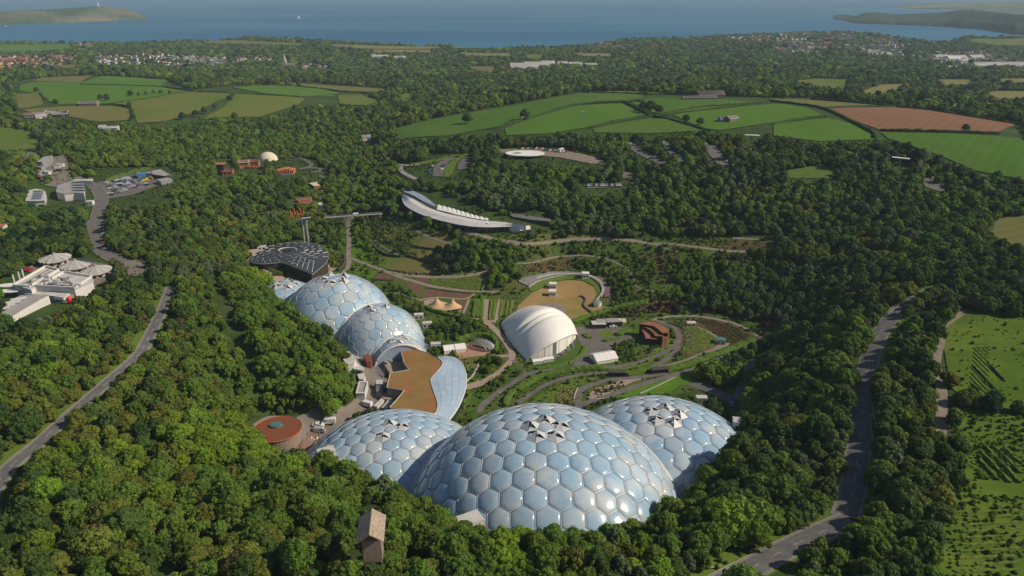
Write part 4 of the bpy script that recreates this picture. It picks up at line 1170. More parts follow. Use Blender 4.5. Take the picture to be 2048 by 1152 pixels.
M_brick = mat('orange_brick', (0.42,0.17,0.09), .9, (0.34,0.14,0.08), .8)
M_solar = mat('solar_panel', (0.035,0.05,0.085), .25, spec=.6)
M_black = mat('black_roof_sheet', (0.045,0.050,0.058), .5, (0.065,0.070,0.078), .4, spec=.4)
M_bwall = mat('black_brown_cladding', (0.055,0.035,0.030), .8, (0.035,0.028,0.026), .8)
M_wood = mat('weathered_larch', (0.30,0.225,0.17), .9, (0.24,0.18,0.14), 2.0, stretch=(1,1,.2))
M_shing = mat('wood_shingle', (0.40,0.325,0.245), .9, (0.32,0.26,0.20), 1.6, rnd=.18)
M_beige = mat('beige_canvas', (0.58,0.38,0.22), .8, (0.50,0.33,0.19), .3)
M_steel = mat('steel', (0.45,0.46,0.48), .35, metal=.6)
M_blue = mat('blue_container', (0.10,0.25,0.42), .5); M_yel = mat('yellow_paint', (0.70,0.52,0.02), .5); M_red = mat('red_paint', (0.45,0.02,0.02), .4)
M_teal = mat('pale_cream_wall', (0.58,0.54,0.36), .8)
M_plant = mat('roof_plant_metal', (0.20,0.20,0.21), .6)

def roof_world(pix, hgt, base=None):
    """plan of a roof from its outline in the photo and its height over the ground"""
    z = 10.0
    if base is None:
        cx_ = float(np.mean([p[0] for p in pix])); my = max(p[1] for p in pix); s_ = 3.0
        for _ in range(3):
            q = G(cx_, my + hgt * s_)[0]; d_ = np.linalg.norm(q - CAM); s_ = FPX / d_ * math.hypot(q[0], q[1]) / d_
        base = float(q[2])
    for _ in range(2):
        W = P([p[0] for p in pix], [p[1] for p in pix], z)
        g = float(np.mean(H(W[:, 0], W[:, 1]))) if base is None else base
        z = g + hgt
    return W, g, z
def shrink(poly, k):
    c = np.mean(poly, 0); return [tuple(c + (np.array(p) - c) * k) for p in poly]
def ccw(poly):
    a = sum(poly[i][0] * poly[(i + 1) % len(poly)][1] - poly[(i + 1) % len(poly)][0] * poly[i][1] for i in range(len(poly)))
    return poly if a > 0 else poly[::-1]
def fixn(o):
    bm = bmesh.new(); bm.from_mesh(o.data); bmesh.ops.recalc_face_normals(bm, faces=bm.faces); bm.to_mesh(o.data); bm.free(); return o
def block(name, label, cat, pix, hgt, wallm, roofm, base=None, group=None, over=1.03, parapet=0.0, roof_t=.25, windows=0, winh=1.3, winz=None, deep=3.0):
    """a flat-roofed building: walls, roof slab, optional parapet and window openings with panes set proud"""
    W, g, z = roof_world(pix, hgt, base)
    poly = ccw([(p[0], p[1]) for p in W]); c = np.mean(poly, 0)
    t = thing(name, label, cat, (c[0], c[1], g), 0, group)
    lp = [(x - c[0], y - c[1]) for x, y in poly]
    mb = MB(); mb.prism(shrink(lp, 1 / over), -deep, z - g - roof_t); mb.build('wall', wallm, t)
    mb = MB(); mb.prism(lp, z - g - roof_t, z - g); mb.build('roof', roofm, t)
    if parapet:
        mb = MB(); n = len(lp)
        inner = shrink(lp, 1 - 1.2 / max(6, np.linalg.norm(np.array(lp), axis=1).mean()))
        for i in range(n):
            a, b = lp[i], lp[(i + 1) % n]; ia, ib = inner[i], inner[(i + 1) % n]
            mb.prism([a, b, ib, ia], z - g + .004, z - g + parapet)
        mb.build('parapet', wallm, t)
    if windows:
        wl = shrink(lp, 1 / over); n = len(wl)
        for i in range(n):
            a = np.array(wl[i]); b = np.array(wl[(i + 1) % n]); L = np.linalg.norm(b - a)
            nn = np.array([b[1] - a[1], a[0] - b[0]]) / L
            mid = (a + b) / 2 + c
            if nn @ (-mid) < 0: continue          # faces away from the surveyed side
            k = max(1, int(L / windows)); ang = math.atan2(b[1] - a[1], b[0] - a[0])
            zz = (winz if winz is not None else (z - g) * .5)
            for j in range(k):
                p = a + (b - a) * ((j + .5) / k) + nn * .03
                mb = MB(); mb.box((p[0], p[1], zz), (L / k * .62, .08, winh), ang); mb.build('window', M_glass, t)
    return t, lp, z - g, c
def awning(): pass

# --- viewing tower in the foreground
def lookout_tower():
    base = g1(742, 1135); z0 = 0
    # the roof ridge runs away from the camera
    top = P(742, 1050, base.z + 16.0); x, y = float(top[0]), float(top[1]); gz = float(H(x, y)); hh = base.z + 14.5 - gz
    t = thing('lookout_tower', 'weathered wooden lookout tower with a pale gabled roof among the front trees', 'tower', (x, y, gz), R(96))
    w = 4.2
    mb = MB()
    for sx_ in (-1, 1):
        for sy_ in (-1, 1): mb.box((sx_ * w / 2 * .96, sy_ * w / 2 * .96, hh / 2), (.3, .3, hh + 1))
    mb.build('post', M_wood, t)
    k = 0; z = hh - 7.6
    while z < hh - 1.55:     # horizontal boards, each a piece of its own
        for s, dx, dy, lx, ly in ((0, 0, -w/2, w, .07), (1, 0, w/2, w, .07), (2, -w/2, 0, .07, w), (3, w/2, 0, .07, w)):
            mb = MB(); mb.box((dx * 1.02, dy * 1.02, z + .17), (lx, ly, .33), rx=RNG.normal(0, .004)); mb.build('board', M_wood, t)
        z += .37
    mb = MB(); mb.box((0, 0, hh - 1.2), (w + .3, w + .3, .12)); mb.build('platform', M_wood, t)
    mb = MB(); mb.box((0, 0, hh - 7.5), (w - .2, w - .2, .12)); mb.build('floor', M_wood, t)
    mb = MB(); mb.box((0, 0, hh - 4.3), (w - .25, w - .25, 6.3)); mb.build('inner_wall', M_bwall, t)
    mb = MB()
    for sx_ in (-1, 1):
        for sy_ in (-1, 1): mb.box((sx_ * w / 2, sy_ * w / 2, hh - .3), (.2, .2, 1.9))
    mb.build('roof_post', M_wood, t)
    mb = MB(); mb.gable((0, 0, hh + .5), (8.4, 5.6), 2.1, 0, over=.3, t=.16); rf = mb.build('roof', M_shing, t)
    # shingle courses
    for s in (-1, 1):
        for j in range(9):
            yy = s * (0.18 + j * .345); zz = hh + .5 + 2.1 * (1 - abs(yy) / 2.8) + .05
            for i in range(10):
                mb = MB(); mb.box((-3.92 + i * .87 + RNG.uniform(-.04, .04), yy, zz), (.84, .40, .05), rx=-s * math.atan(2.1 / 2.8) + s * .05); mb.build('shingle', M_shing, rf)
    mb = MB(); mb.tube([(-4.5, -3.1, hh + .3), (-4.5, 0, hh + 2.6), (-4.5, 3.1, hh + .3)], .1, 4); mb.build('barge_board', M_brick, t)
    mb = MB(); mb.tube([(-1.9, -2.0, 0), (-1.9, -2.0, hh + .2)], .06, 6); mb.build('downpipe', M_wpaint, t)
lookout_tower()

# --- link building between the dome groups
def link_building():
    rz = 10.5
    out = Zc(zF, [(1090,240),(1200,222),(1300,240),(1440,290)]) + smooth_line(Zc(zF, [(1545,345),(1590,385),(1582,440),(1530,505),(1470,570),(1452,620),(1480,720),(1525,850),(1535,930),(1515,1000)]), 4) + Zc(zF, [(1400,1060),(1200,1040),(960,935),(1080,800),(1135,728),(925,695),(965,522),(1190,482),(1130,400)])
    W = P([p[0] for p in out], [p[1] for p in out], rz); c = W[:, :2].mean(0)
    t = thing('link_building', 'brown sedum-roofed building joining the two dome groups', 'building', (c[0], c[1], 0))
    lp = ccw([(p[0] - c[0], p[1] - c[1]) for p in W])
    fixn(wallo := MB().prism(shrink(lp, .985), -2, rz - .5).build('wall', M_clad, t))
    # roof sheet: gently crowned
    MB().prism(lp, rz - .5, rz).build('sedum_roof', M_sedum, t)
    mb = MB(); n = len(lp)
    for i in range(n):
        a = Vector((*lp[i], rz + .1)); b = Vector((*lp[(i + 1) % n], rz + .1)); mb.tube([a, b], .28, 4)
    mb.build('roof_edge', M_conc, t)
    # glazed canopy along the outer side, pane by pane
    inn = smooth_line(Zc(zF, [(1545,345),(1590,385),(1582,440),(1530,505),(1470,570),(1452,620),(1480,720),(1525,850),(1535,930),(1515,1000),(1490,1060)]), 4)
    outr = smooth_line(Zc(zF, [(1560,318),(1690,318),(1790,355),(1845,430),(1878,530),(1882,620),(1868,720),(1835,820),(1785,930),(1700,1055),(1640,1110)]), 4)
    k = 22; A = [inn[int(i * (len(inn) - 1) / k)] for i in range(k + 1)]; B = [outr[int(i * (len(outr) - 1) / k)] for i in range(k + 1)]
    can = thing('glass_canopy', 'curved pale blue glazed canopy along the brown sedum roof', 'canopy', (c[0], c[1], 0))
    rowsn = 5; grid = []
    for i in range(k + 1):
        pa = P(A[i][0], A[i][1], rz - .1); pb = P(B[i][0], B[i][1], 5.0); row = []
        for j in range(rowsn + 1):
            s = j / rowsn; q = pa + (pb - pa) * s; q[2] = rz - .1 + (5.0 - rz) * (s ** 1.6); row.append(Vector((q[0] - c[0], q[1] - c[1], q[2])))
        grid.append(row)
    fr = MB()
    for i in range(k):
        for j in range(rowsn):
            q = [grid[i][j], grid[i + 1][j], grid[i + 1][j + 1], grid[i][j + 1]]
            m = (q[0] + q[1] + q[2] + q[3]) / 4; q = [m + (p - m) * .96 for p in q]
            if (q[1] - q[0]).length < .05 or (q[2] - q[1]).length < .05: continue
            mb = MB(); up = Vector((0, 0, .1)); mb.add([*q, *[p + up for p in q]], [(3, 2, 1, 0), (4, 5, 6, 7), (0, 1, 5, 4), (1, 2, 6, 5), (2, 3, 7, 6), (3, 0, 4, 7)])
            fixn(mb.build('pane', M_glaze, can))
    for i in range(k + 1): fr.tube([grid[i][j] + Vector((0, 0, -.05)) for j in range(rowsn + 1)], .09, 4)
    for j in range(rowsn + 1): fr.tube([grid[i][j] + Vector((0, 0, -.05)) for i in range(k + 1)], .09 if 0 < j < rowsn else .35, 4)
    fr.build('canopy_frame', M_frame, can)
    # glazed outer wall under the canopy
    mb = MB()
    for i in range(k):
        a, b = grid[i][-1] * 1.0, grid[i + 1][-1] * 1.0
        mb.add([(a.x, a.y, -1), (b.x, b.y, -1), (b.x, b.y, b.z - .2), (a.x, a.y, a.z - .2)], [(0, 1, 2, 3)])
    mb.build('glazed_wall', M_glass, can)
    # lower plant deck left of the roof
    def quad(pts_, z): return [tuple(P(p[0], p[1], z)[:2] - c) for p in Zc(zF, pts_)]
    MB().prism(ccw(quad([(870,370),(1070,260),(1115,400),(1160,480),(965,520),(900,420)], 6.0)), 0, 6.0).build('plant_deck', M_pink, t)
    for k_, (a, b) in enumerate((((880,375),(930,400)), ((925,350),(985,385)), ((970,325),(1035,360)), ((1010,295),(1070,330)))):
        q = quad([a, (a[0]+45,a[1]-22), (b[0]+30,b[1]-15), b], 6.9); MB().prism(ccw(q), 6.01, 6.9).build('roof_unit', M_clad, t)
    MB().prism(ccw(quad([(740,415),(870,400),(930,520),(880,560),(720,500)], 4.0)), 0, 4.0).build('lower_roof', M_dgrey, t)
    MB().prism(ccw(quad([(930,730),(1060,765),(1000,850),(900,830),(860,800)], 6.0)), 0, 6.0).build('terrace_deck', M_pink, t)
    MB().prism(ccw(quad([(760,910),(860,820),(905,830),(810,925)], 5.6)), 0, 5.6).build('white_roof', M_wroof, t)
    MB().prism(ccw(quad([(860,935),(945,835),(1010,840),(930,940)], 5.6)), 0, 5.6).build('white_roof', M_wroof, t)
    MB().prism(ccw(quad([(540,1030),(620,950),(760,915),(940,945),(860,1000),(700,1010)], 4.4)), 0, 4.4).build('lower_roof', M_boards, t)
    # arch of the last dome over the roof
    A_ = np.array(DOMES['D4']['c']); nn = np.array([-0.30, 0.954, 0.0]); d0 = float(nn @ np.array([-58.0, 342.0, 0])); k0 = d0 - nn @ A_; h = math.sqrt(max(1, DOMES['D4']['r'] ** 2 - k0 ** 2))
    cc = A_ + nn * k0; u = np.array([0.954, 0.30, 0]); mb = MB()
    pts_ = [cc + h * (math.cos(a) * u + math.sin(a) * np.array([0, 0, 1])) for a in np.linspace(0, math.pi, 30)]
    mb.tube(pts_, .6, 6); tag(mb.build('steel_arch', M_frame), 'pale arch where the small dome meets the brown roof', 'arch', 'arches joining the foil domes')
    mb = MB(); m = len(pts_); vs = [tuple(p) for p in pts_] + [tuple(cc + np.array([0, 0, -2]))]
    mb.add(vs, [(i, i + 1, m) for i in range(m - 1)]); tag(mb.build('dome_end_wall', M_glaze), 'glazed end wall under the arch of the small dome', 'wall')
link_building()

# --- service yard buildings
block('shed', 'long white flat-roofed shed under the ridge wood, beside the rear domes', 'shed', Zc(zF, [(355,275),(470,255),(560,350),(530,400),(440,420)]), 4, M_wpaint, M_wroof)
block('shed', 'small white shed between the long white shed and the tall grey-topped one', 'shed', Zc(zF, [(470,415),(545,380),(650,455),(640,485),(530,470)]), 3.5, M_wpaint, M_wroof, windows=4)
block('shed', 'white hut beside the tall grey-topped block', 'shed', Zc(zF, [(570,530),(630,520),(670,560),(650,600),(590,590)]), 3, M_wpaint, M_wroof)
block('service_block', 'tall white block with a grey recessed roof in the service yard', 'building', Zc(zF, [(590,625),(700,625),(660,770),(550,770)]), 6.5, M_wpaint, M_grey, base=3, parapet=.5, windows=6, winz=2)
block('service_block', 'grey block with a white stripe roof beside the brown roof', 'building', Zc(zF, [(795,600),(895,600),(895,650),(795,650)]), 6.5, M_clad, M_wroof, base=2)
block('service_block', 'dark grey cabin below the white-striped block', 'building', Zc(zF, [(795,655),(890,655),(870,745),(795,740)]), 5.5, M_clad, M_dgrey, base=2)
block('shed', 'small red shed by the foot of the rear domes', 'shed', Zc(zF, [(640,300),(690,290),(750,330),(735,380),(680,385)]), 4, M_rustroof, M_rustroof)
# --- round red roof
def red_roof():
    z = 9.0
    for _ in range(6): c = P(554, 858, z); g0 = float(max(H(c[0] + a, c[1] + b) for a in (-10, 0, 10) for b in (-8, 0, 8))); z = g0 + .6
    rx_ = P(602, 858, z)[0] - c[0]; ry = abs(P(554, 832, z)[1] - P(554, 884, z)[1]) / 2
    t = thing('oval_building', 'oval building with a red-brown roof and a green rooflight', 'building', (c[0], c[1], z - 9.0))
    e = [(rx_ * math.cos(a), ry * math.sin(a)) for a in np.linspace(0, 2 * math.pi, 48, endpoint=False)]
    MB().prism(shrink(e, .96), 0, 8.6).build('wall', M_wood, t)
    MB().prism(e, 8.6, 9.0).build('roof', M_rustroof, t)
    mb = MB(); mb.tube([(x * 1.005, y * 1.005, 9.0) for x, y in e + e[:1]], .18, 4); mb.build('roof_edge', M_brick, t)
    MB().prism([(x * .27 - 1, y * .22 + 2.2) for x, y in e], 9.004, 9.7).build('rooflight_kerb', M_dgrey, t)
    MB().prism([(x * .22 - 1, y * .17 + 2.2) for x, y in e], 9.5, 9.85).build('rooflight', mat('green_glass', (0.05,0.20,0.17), .15, spec=.7), t)
    mb = MB()
    for k_ in range(5): mb.tube([((rx_ + 2 + k_ * 1.1) * math.cos(a), (ry + 2 + k_ * 1.1) * math.sin(a), 4.6 - k_ * .3) for a in np.linspace(-1.3, .35, 20)], .3, 4)
    mb.build('terrace_step', M_rust, t)
red_roof()
# --- entrances and tanks round the front domes
def hut(pt, w, d, h, label, roofm=None, rz=0.0, wm=None, base=None, name='hut', cat='hut', group=None, win=True):
    p = g1(*pt) if base is None else Vector(P(pt[0], pt[1], base))
    t = thing(name, label, cat, tuple(p), rz, group)
    MB().box((0, 0, h / 2 - .7), (w, d, h + 1.2)).build('wall', wm or M_wpaint, t)
    MB().box((0, 0, h), (w * 1.05, d * 1.05, .25)).build('roof', roofm or M_wroof, t)
    if win:
        for s in (-1, 1): MB().box((s * w * .24, -d / 2 - .02, h * .5), (w * .26, .08, h * .35)).build('window', M_glass, t)
    return t
hut((655,925), 6, 4, 5.5, 'white box-shaped air lock at the left foot of the left front dome', rz=.5, base=26)
hut((680,942), 4, 3, 4.5, 'white louvred cabin beside the white air lock of the left front dome', M_grey, rz=.5, base=25)
hut((718,962), 5, 3, 3.5, 'pale cabin below the left front dome, nearest the trees', M_wroof, rz=.6, base=25)
hut((940,1062), 7, 5, 4.5, 'white cabin with a dark opening at the near foot of the largest dome', rz=.5, base=43)
block('terrace', 'pale concrete terrace at the foot of the left front dome', 'terrace', [(672,915),(690,915),(735,975),(722,984)], 1.0, M_conc, M_conc)
block('terrace', 'pale concrete terrace beside the near foot of the largest dome', 'terrace', [(925,1045),(950,1035),(1000,1048),(990,1060),(945,1062)], 1.5, M_conc, M_conc)
block('terrace', 'pale concrete slab where the largest dome meets the right dome', 'terrace', [(1352,958),(1388,955),(1365,982)], 1.2, M_conc, M_conc)
hut((1482,862), 7, 4, 5, 'white air lock at the right foot of the right front dome', rz=-.2, base=25)
hut((1484,893), 6, 4, 4, 'grey cabin on dark stilts below the white air lock of the right dome', M_clad, rz=-.2, base=25, wm=M_clad)
hut((1402,806), 5, 3, 3.5, 'small white hut behind the right front dome beside the drive', rz=0, base=3)
for i, (px_, py_, lb) in enumerate(((838,638,'white air lock with ducts highest along the rear domes'), (855,655,'white air lock with ducts halfway along the rear domes'), (872,697,'white air lock with ducts nearest the brown roof'))):
    t = hut((px_, py_), 5.5, 3, 3.4, lb, rz=.1, name='air_lock', cat='air lock', group='air locks of the rear domes')
    for k in range(4): MB().tube([(-3, -1.2 + k * .8, 1 + k * .3), (-7, -1.2 + k * .8, 1.2 + k * .3)], .28, 6).build('duct', M_steel, t)
t = thing('market_tent', 'pair of small white pitched tents by the terracotta plaza', 'tent', tuple(g1(908, 702)), .25)
MB().gable_wall((-3, 0, 0), (6, 7), 2.6, 4.2).build('canvas', M_white, t); MB().gable_wall((3.4, 0, 0), (6, 7), 2.6, 4.2).build('canvas', M_white, t)

# --- silver shell canopy
def shell():
    p = g1(966, 697); t = thing('shell_canopy', 'silver shell-shaped canopy on the terracotta plaza', 'canopy', tuple(p), -.45)
    mb = MB(); 
    for k in range(9):
        y = -3.4 + k * .85; w = 7.5 * math.sqrt(max(0, 1 - (y / 4.2) ** 2)); h = 4.2 * math.sqrt(max(0, 1 - (y / 5.0) ** 2))
        pts_ = [(w * math.cos(a), y, .8 + h * math.sin(a)) for a in np.linspace(0.05, math.pi - .05, 14)]
        mb = MB(); vs = []; fs = []
        for q in pts_: vs += [(q[0], q[1] - .3, q[2]), (q[0], q[1] + .3, q[2] + .05)]
        for i in range(len(pts_) - 1): fs.append((2 * i, 2 * i + 1, 2 * i + 3, 2 * i + 2))
        mb.add(vs, fs); mb.build('rib_panel', M_steel, t)
    MB().box((0, 0, .5), (13, 1.0, 1.0)).build('base', M_dwall, t)
shell()
# --- twin-peaked tipi tent
def tipi():
    t = thing('tipi_tent', 'beige tent with two pointed peaks on the soil-edged plaza', 'tent', tuple(g1(890, 618)), -.15)
    n = 26; V = []; F = []
    xs_ = np.linspace(-11, 11, 2 * n); ys_ = np.linspace(-6, 6, n)
    for y in ys_:
        for x in xs_:
            e = (x / 11.3) ** 2 + (y / 6.3) ** 2
            d1 = math.hypot(x + 5.2, y); d2 = math.hypot(x - 5.2, y)
            z = 1.2 + max(6.3 * math.exp(-d1 / 2.6), 6.0 * math.exp(-d2 / 2.6)) + 1.0 * (1 - min(1, e))
            V.append((x, y, z if e < 1 else None))
    idx = {}; vs = []
    for i, v in enumerate(V):
        if v[2] is not None: idx[i] = len(vs); vs.append(v)
    w = len(xs_)
    for i in range(n - 1):
        for j in range(w - 1):
            q = (i * w + j, i * w + j + 1, (i + 1) * w + j + 1, (i + 1) * w + j)
            if all(k in idx for k in q): F.append(tuple(idx[k] for k in q))
    mb = MB(); mb.add(vs, F); mb.build('canvas', M_beige, t, smooth=True)
    for x in (-5.2, 5.2):
        mb = MB()
        for a in range(4): mb.tube([(x + 3 * math.cos(a * 1.57 + .4), 2.5 * math.sin(a * 1.57 + .4), 0), (x - .25 * math.cos(a * 1.57 + .4), -.25 * math.sin(a * 1.57 + .4), 8.6)], .09, 4)
        mb.build('tent_pole', M_wood, t)
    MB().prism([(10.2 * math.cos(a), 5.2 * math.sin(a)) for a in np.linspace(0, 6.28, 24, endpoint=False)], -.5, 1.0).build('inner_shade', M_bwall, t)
tipi()

# --- big white stage tent
def stage_tent():
    L0 = np.array(g1(1000, 652)); L1 = np.array(g1(1052, 722)); R1 = np.array(g1(1156, 672)); R0 = np.array(g1(1118, 626)); c = (L0 + L1 + R0 + R1) / 4; c[2] = 0
    t = thing('stage_tent', 'big white arched stage tent beside the dry oval lawn', 'tent', tuple(c))
    ns, nt_ = 44, 30; V = []; F = []
    for i in range(ns + 1):
        s = i / ns; L = L0 + (L1 - L0) * s - c; Rr = R0 + (R1 - R0) * s - c
        bulge = math.sin(math.pi * s)
        L = L + np.array([-2.2, -1.0, 0]) * bulge * .5; Rr = Rr + np.array([2.5, 1.5, 0]) * bulge
        h = 3.0 + 13.0 * math.sin(math.pi * min(1, .10 + s * .56)) ** .9
        valley = 3.4 * math.exp(-((s - .50) / .035) ** 2) + 2.4 * math.exp(-((s - .62) / .03) ** 2); h -= valley
        h = h - (5.0 * max(0, s - .62) / .38)
        for j in range(nt_ + 1):
            a = j / nt_; q = L + (Rr - L) * a; th_ = math.pi * a
            z = h * (math.sin(th_) ** .72)
            fwd = (L1 - L0) / np.linalg.norm(L1 - L0) * (9.0 * math.sin(th_) * max(0, (s - .35) / .65) - 2.5 * math.sin(th_) * max(0, .25 - s) * 4)
            V.append((q[0] + fwd[0], q[1] + fwd[1], q[2] + z - .2 if a in (0, 1) else q[2] + z))
    for i in range(ns):
        for j in range(nt_):
            a = i * (nt_ + 1) + j; F.append((a, a + 1, a + nt_ + 2, a + nt_ + 1))
    mb = MB(); mb.add(V, F); mb.build('membrane', M_white, t, smooth=True)
    # rims
    for i, nm in ((ns, 'front_rim'), (0, 'back_rim')):
        mb = MB(); mb.tube([V[i * (nt_ + 1) + j] for j in range(nt_ + 1)], .3, 5); mb.build(nm, M_white if i else M_conc, t)
    # recessed front wall made of panels
    fw = (L1 - L0) / np.linalg.norm(L1 - L0)
    for j in range(2, nt_ - 2, 2):
        a = V[(ns - 1) * (nt_ + 1) + j]; b = V[(ns - 1) * (nt_ + 1) + j + 2]
        mb = MB(); mb.add([(a[0], a[1], -.5), (b[0], b[1], -.5), (b[0], b[1], b[2] - .1), (a[0], a[1], a[2] - .1)], [(0, 1, 2, 3)])
        mb.build('front_panel', M_dgrey if j in (12,) else M_white, t)
    # back wall
    mb = MB(); row = [V[2 * (nt_ + 1) + j] for j in range(nt_ + 1)]; mb.add([(p[0], p[1], -.5) for p in row] + [(p[0], p[1], p[2] - .1) for p in row], [(j, j + 1, j + nt_ + 2, j + nt_ + 1) for j in range(nt_)]); mb.build('back_wall', M_bwall, t)
    # stage clutter under the mouth
    r = random.Random(4)
    for k in range(14):
        s = .12 + .8 * k / 14; q = L1 + (R1 - L1) * s - c + fw * (1.5 + 10 * math.sin(math.pi * s))
        mb = MB(); mb.box((q[0] + r.uniform(-.6, .6), q[1] + r.uniform(-.6, .6), r.uniform(.6, 1.4)), (r.uniform(1.0, 2.4), r.uniform(.8, 1.8), r.uniform(1.2, 2.8)), r.uniform(0, 1)); mb.build('stage_rig', M_plant if k % 3 else M_dgrey, t)
    for k in range(5):
        q = V[ns * (nt_ + 1) + 5 + k * 5]; mb = MB(); mb.tube([(q[0], q[1], 0), (q[0], q[1], q[2])], .12, 5); mb.build('mast', M_steel, t)
stage_tent()
for k, x in enumerate((1075, 1096)):
    t = thing('kiosk', ['left', 'right'][k] + ' one of two low white kiosks under the mouth of the big white tent', 'kiosk', tuple(g1(x, 727 - k * 4)), .25, 'white kiosks')
    MB().box((0, 0, 1.1), (5.6, 2.4, 2.2)).build('wall', M_wpaint, t); MB().gable((0, 0, 2.2), (5.6, 2.4), .8, 0, over=.2, t=.08).build('roof', M_white, t)
def marquee(pt, L, W, rz, label, h0=2.6, h1=4.6):
    t = thing('marquee', label, 'tent', tuple(g1(*pt)), rz)
    MB().gable_wall((0, 0, -.1), (L, W), h0, h1 - .05).build('side_wall', M_white, t)
    MB().gable((0, 0, h0), (L, W), h1 - h0, 0, over=.25, t=.08).build('roof', M_white, t)
    for k in range(int(L / 3)): MB().tube([(-L/2 + 3 * k, -W/2 - .02, h0), (-L/2 + 3 * k, 0, h1 + .03), (-L/2 + 3 * k, W/2 + .02, h0)], .04, 4).build('seam', M_wpaint, t)
marquee((1207, 720), 12.5, 9.5, .33, 'white pitched marquee alone on the grey yard')
PROT = [(708,1010,770,1140),(553,318,597,352),(516,300,558,324),(431,318,464,352),(478,318,530,342),(617,362,642,374),(588,393,626,403),(574,425,614,440),(634,402,646,412),(50,362,90,412),(115,355,172,385),(80,312,140,345),(190,335,345,400),(180,400,215,500),(1405,180,1450,203),(1435,235,1475,248),(165,203,195,214),(95,225,140,238),(45,228,92,240),(195,252,240,262),(1165,366,1246,380),(1000,306,1085,322),(1785,325,1812,336),(1490,280,1515,287),(1016,424,1104,446),(0,452,10,470),(1436,1100,1600,1150),(565,115,578,140),(245,520,300,552),(728,272,742,284),(797,325,850,350),(850,308,940,356)]
for (x, y, w, m1, lb) in ((1197,650,8,M_wroof,'white-roofed shed at the left of the row behind the roundabout'), (1210,646,10,M_grey,'long grey shed in the middle of the row behind the roundabout'), (1228,645,9,M_grey,'grey shed next to the small cream tent')):
    hut((x, y + 5), w, 5, 3.2, lb, m1, rz=.03, wm=M_bwall, group='row of sheds behind the roundabout', name='shed', cat='shed')
t = thing('small_tent', 'small cream tent at the right end of the row of sheds', 'tent', tuple(g1(1243, 648)), 0); MB().gable_wall((0,0,0),(5,4.5),2.3,3.6).build('canvas', M_teal, t)
# sound and mixing towers on the arena lawn
for (x, y, lb) in ((1105.5, 577, 'white box tower on the dry lawn, the farther of two'), (1104.5, 592, 'white box tower on the dry lawn, the nearer of two'), (1171, 556, 'white box tower on the rim of the arena')):
    p = g1(x, y); t = thing('box_tower', lb, 'stage tower', tuple(p), 0, 'white box towers of the arena')
    MB().box((0, 0, 1.9), (4.6, 3.4, 3.6)).build('cabin', M_white, t); MB().box((0, 0, 3.85), (5.0, 3.8, .3)).build('roof', M_white, t)
    for k in range(3): MB().box((-1.4 + 1.4 * k, -1.72, 1.7), (1.2, .06, .8)).build('opening', M_dark, t)
p = g1(1195, 612); t = thing('water_tank', 'round grey-white tank beside the pale wall of the arena', 'tank', tuple(p))
MB().tube([(0, 0, -.5), (0, 0, 3.0)], 2.6, 16).build('drum', M_wpaint, t); MB().tube([(0, 0, 3.0), (0, 0, 3.7)], 2.6, 16, r2=.4).build('lid', M_steel, t)

# --- rusty stepped roofs
def stepped():
    t = thing('pavilion', 'pavilion with three stepped curved rust-coloured roofs', 'pavilion', tuple(g1(1310, 675)))
    c = np.array(t.location)
    tiers = [  # roof outlines, highest first
     (7.5, [(700,140),(780,122),(880,128),(960,165),(1010,200),(1010,232),(950,235),(915,205),(860,165),(780,150)]),
     (6.0, [(705,155),(790,165),(860,190),(900,225),(950,250),(1005,245),(1000,275),(940,268),(870,265),(850,230),(800,190)]),
     (4.5, [(715,172),(790,205),(830,250),(850,280),(885,285),(888,298),(775,290),(760,240)]),
    ]
    for z, pl in tiers:
        W = P(*zip(*Zc(zE, pl)), c[2] + z); lp = ccw([(p[0] - c[0], p[1] - c[1]) for p in W])
        MB().prism(lp, z - .35, z).build('roof', M_rust, t)
        MB().prism(shrink(lp, .93), -1, z - .36).build('wall', M_bwall, t)
    W = P(*zip(*Zc(zE, [(1005,240),(1012,235),(1000,315),(945,325),(945,300)])), c[2] + 4); lp = ccw([(p[0] - c[0], p[1] - c[1]) for p in W]); MB().prism(lp, -1, 6).build('end_wall', M_rust, t)
stepped()
hut((1441,687), 5, 4, 3, 'small green-roofed shed beside the allotment', mat('green_sheet', (0.06,0.20,0.15), .6), rz=-.3)
hut((1382,652), 5, 3, 2.4, 'tiny white hut at the top of the allotment', rz=0)

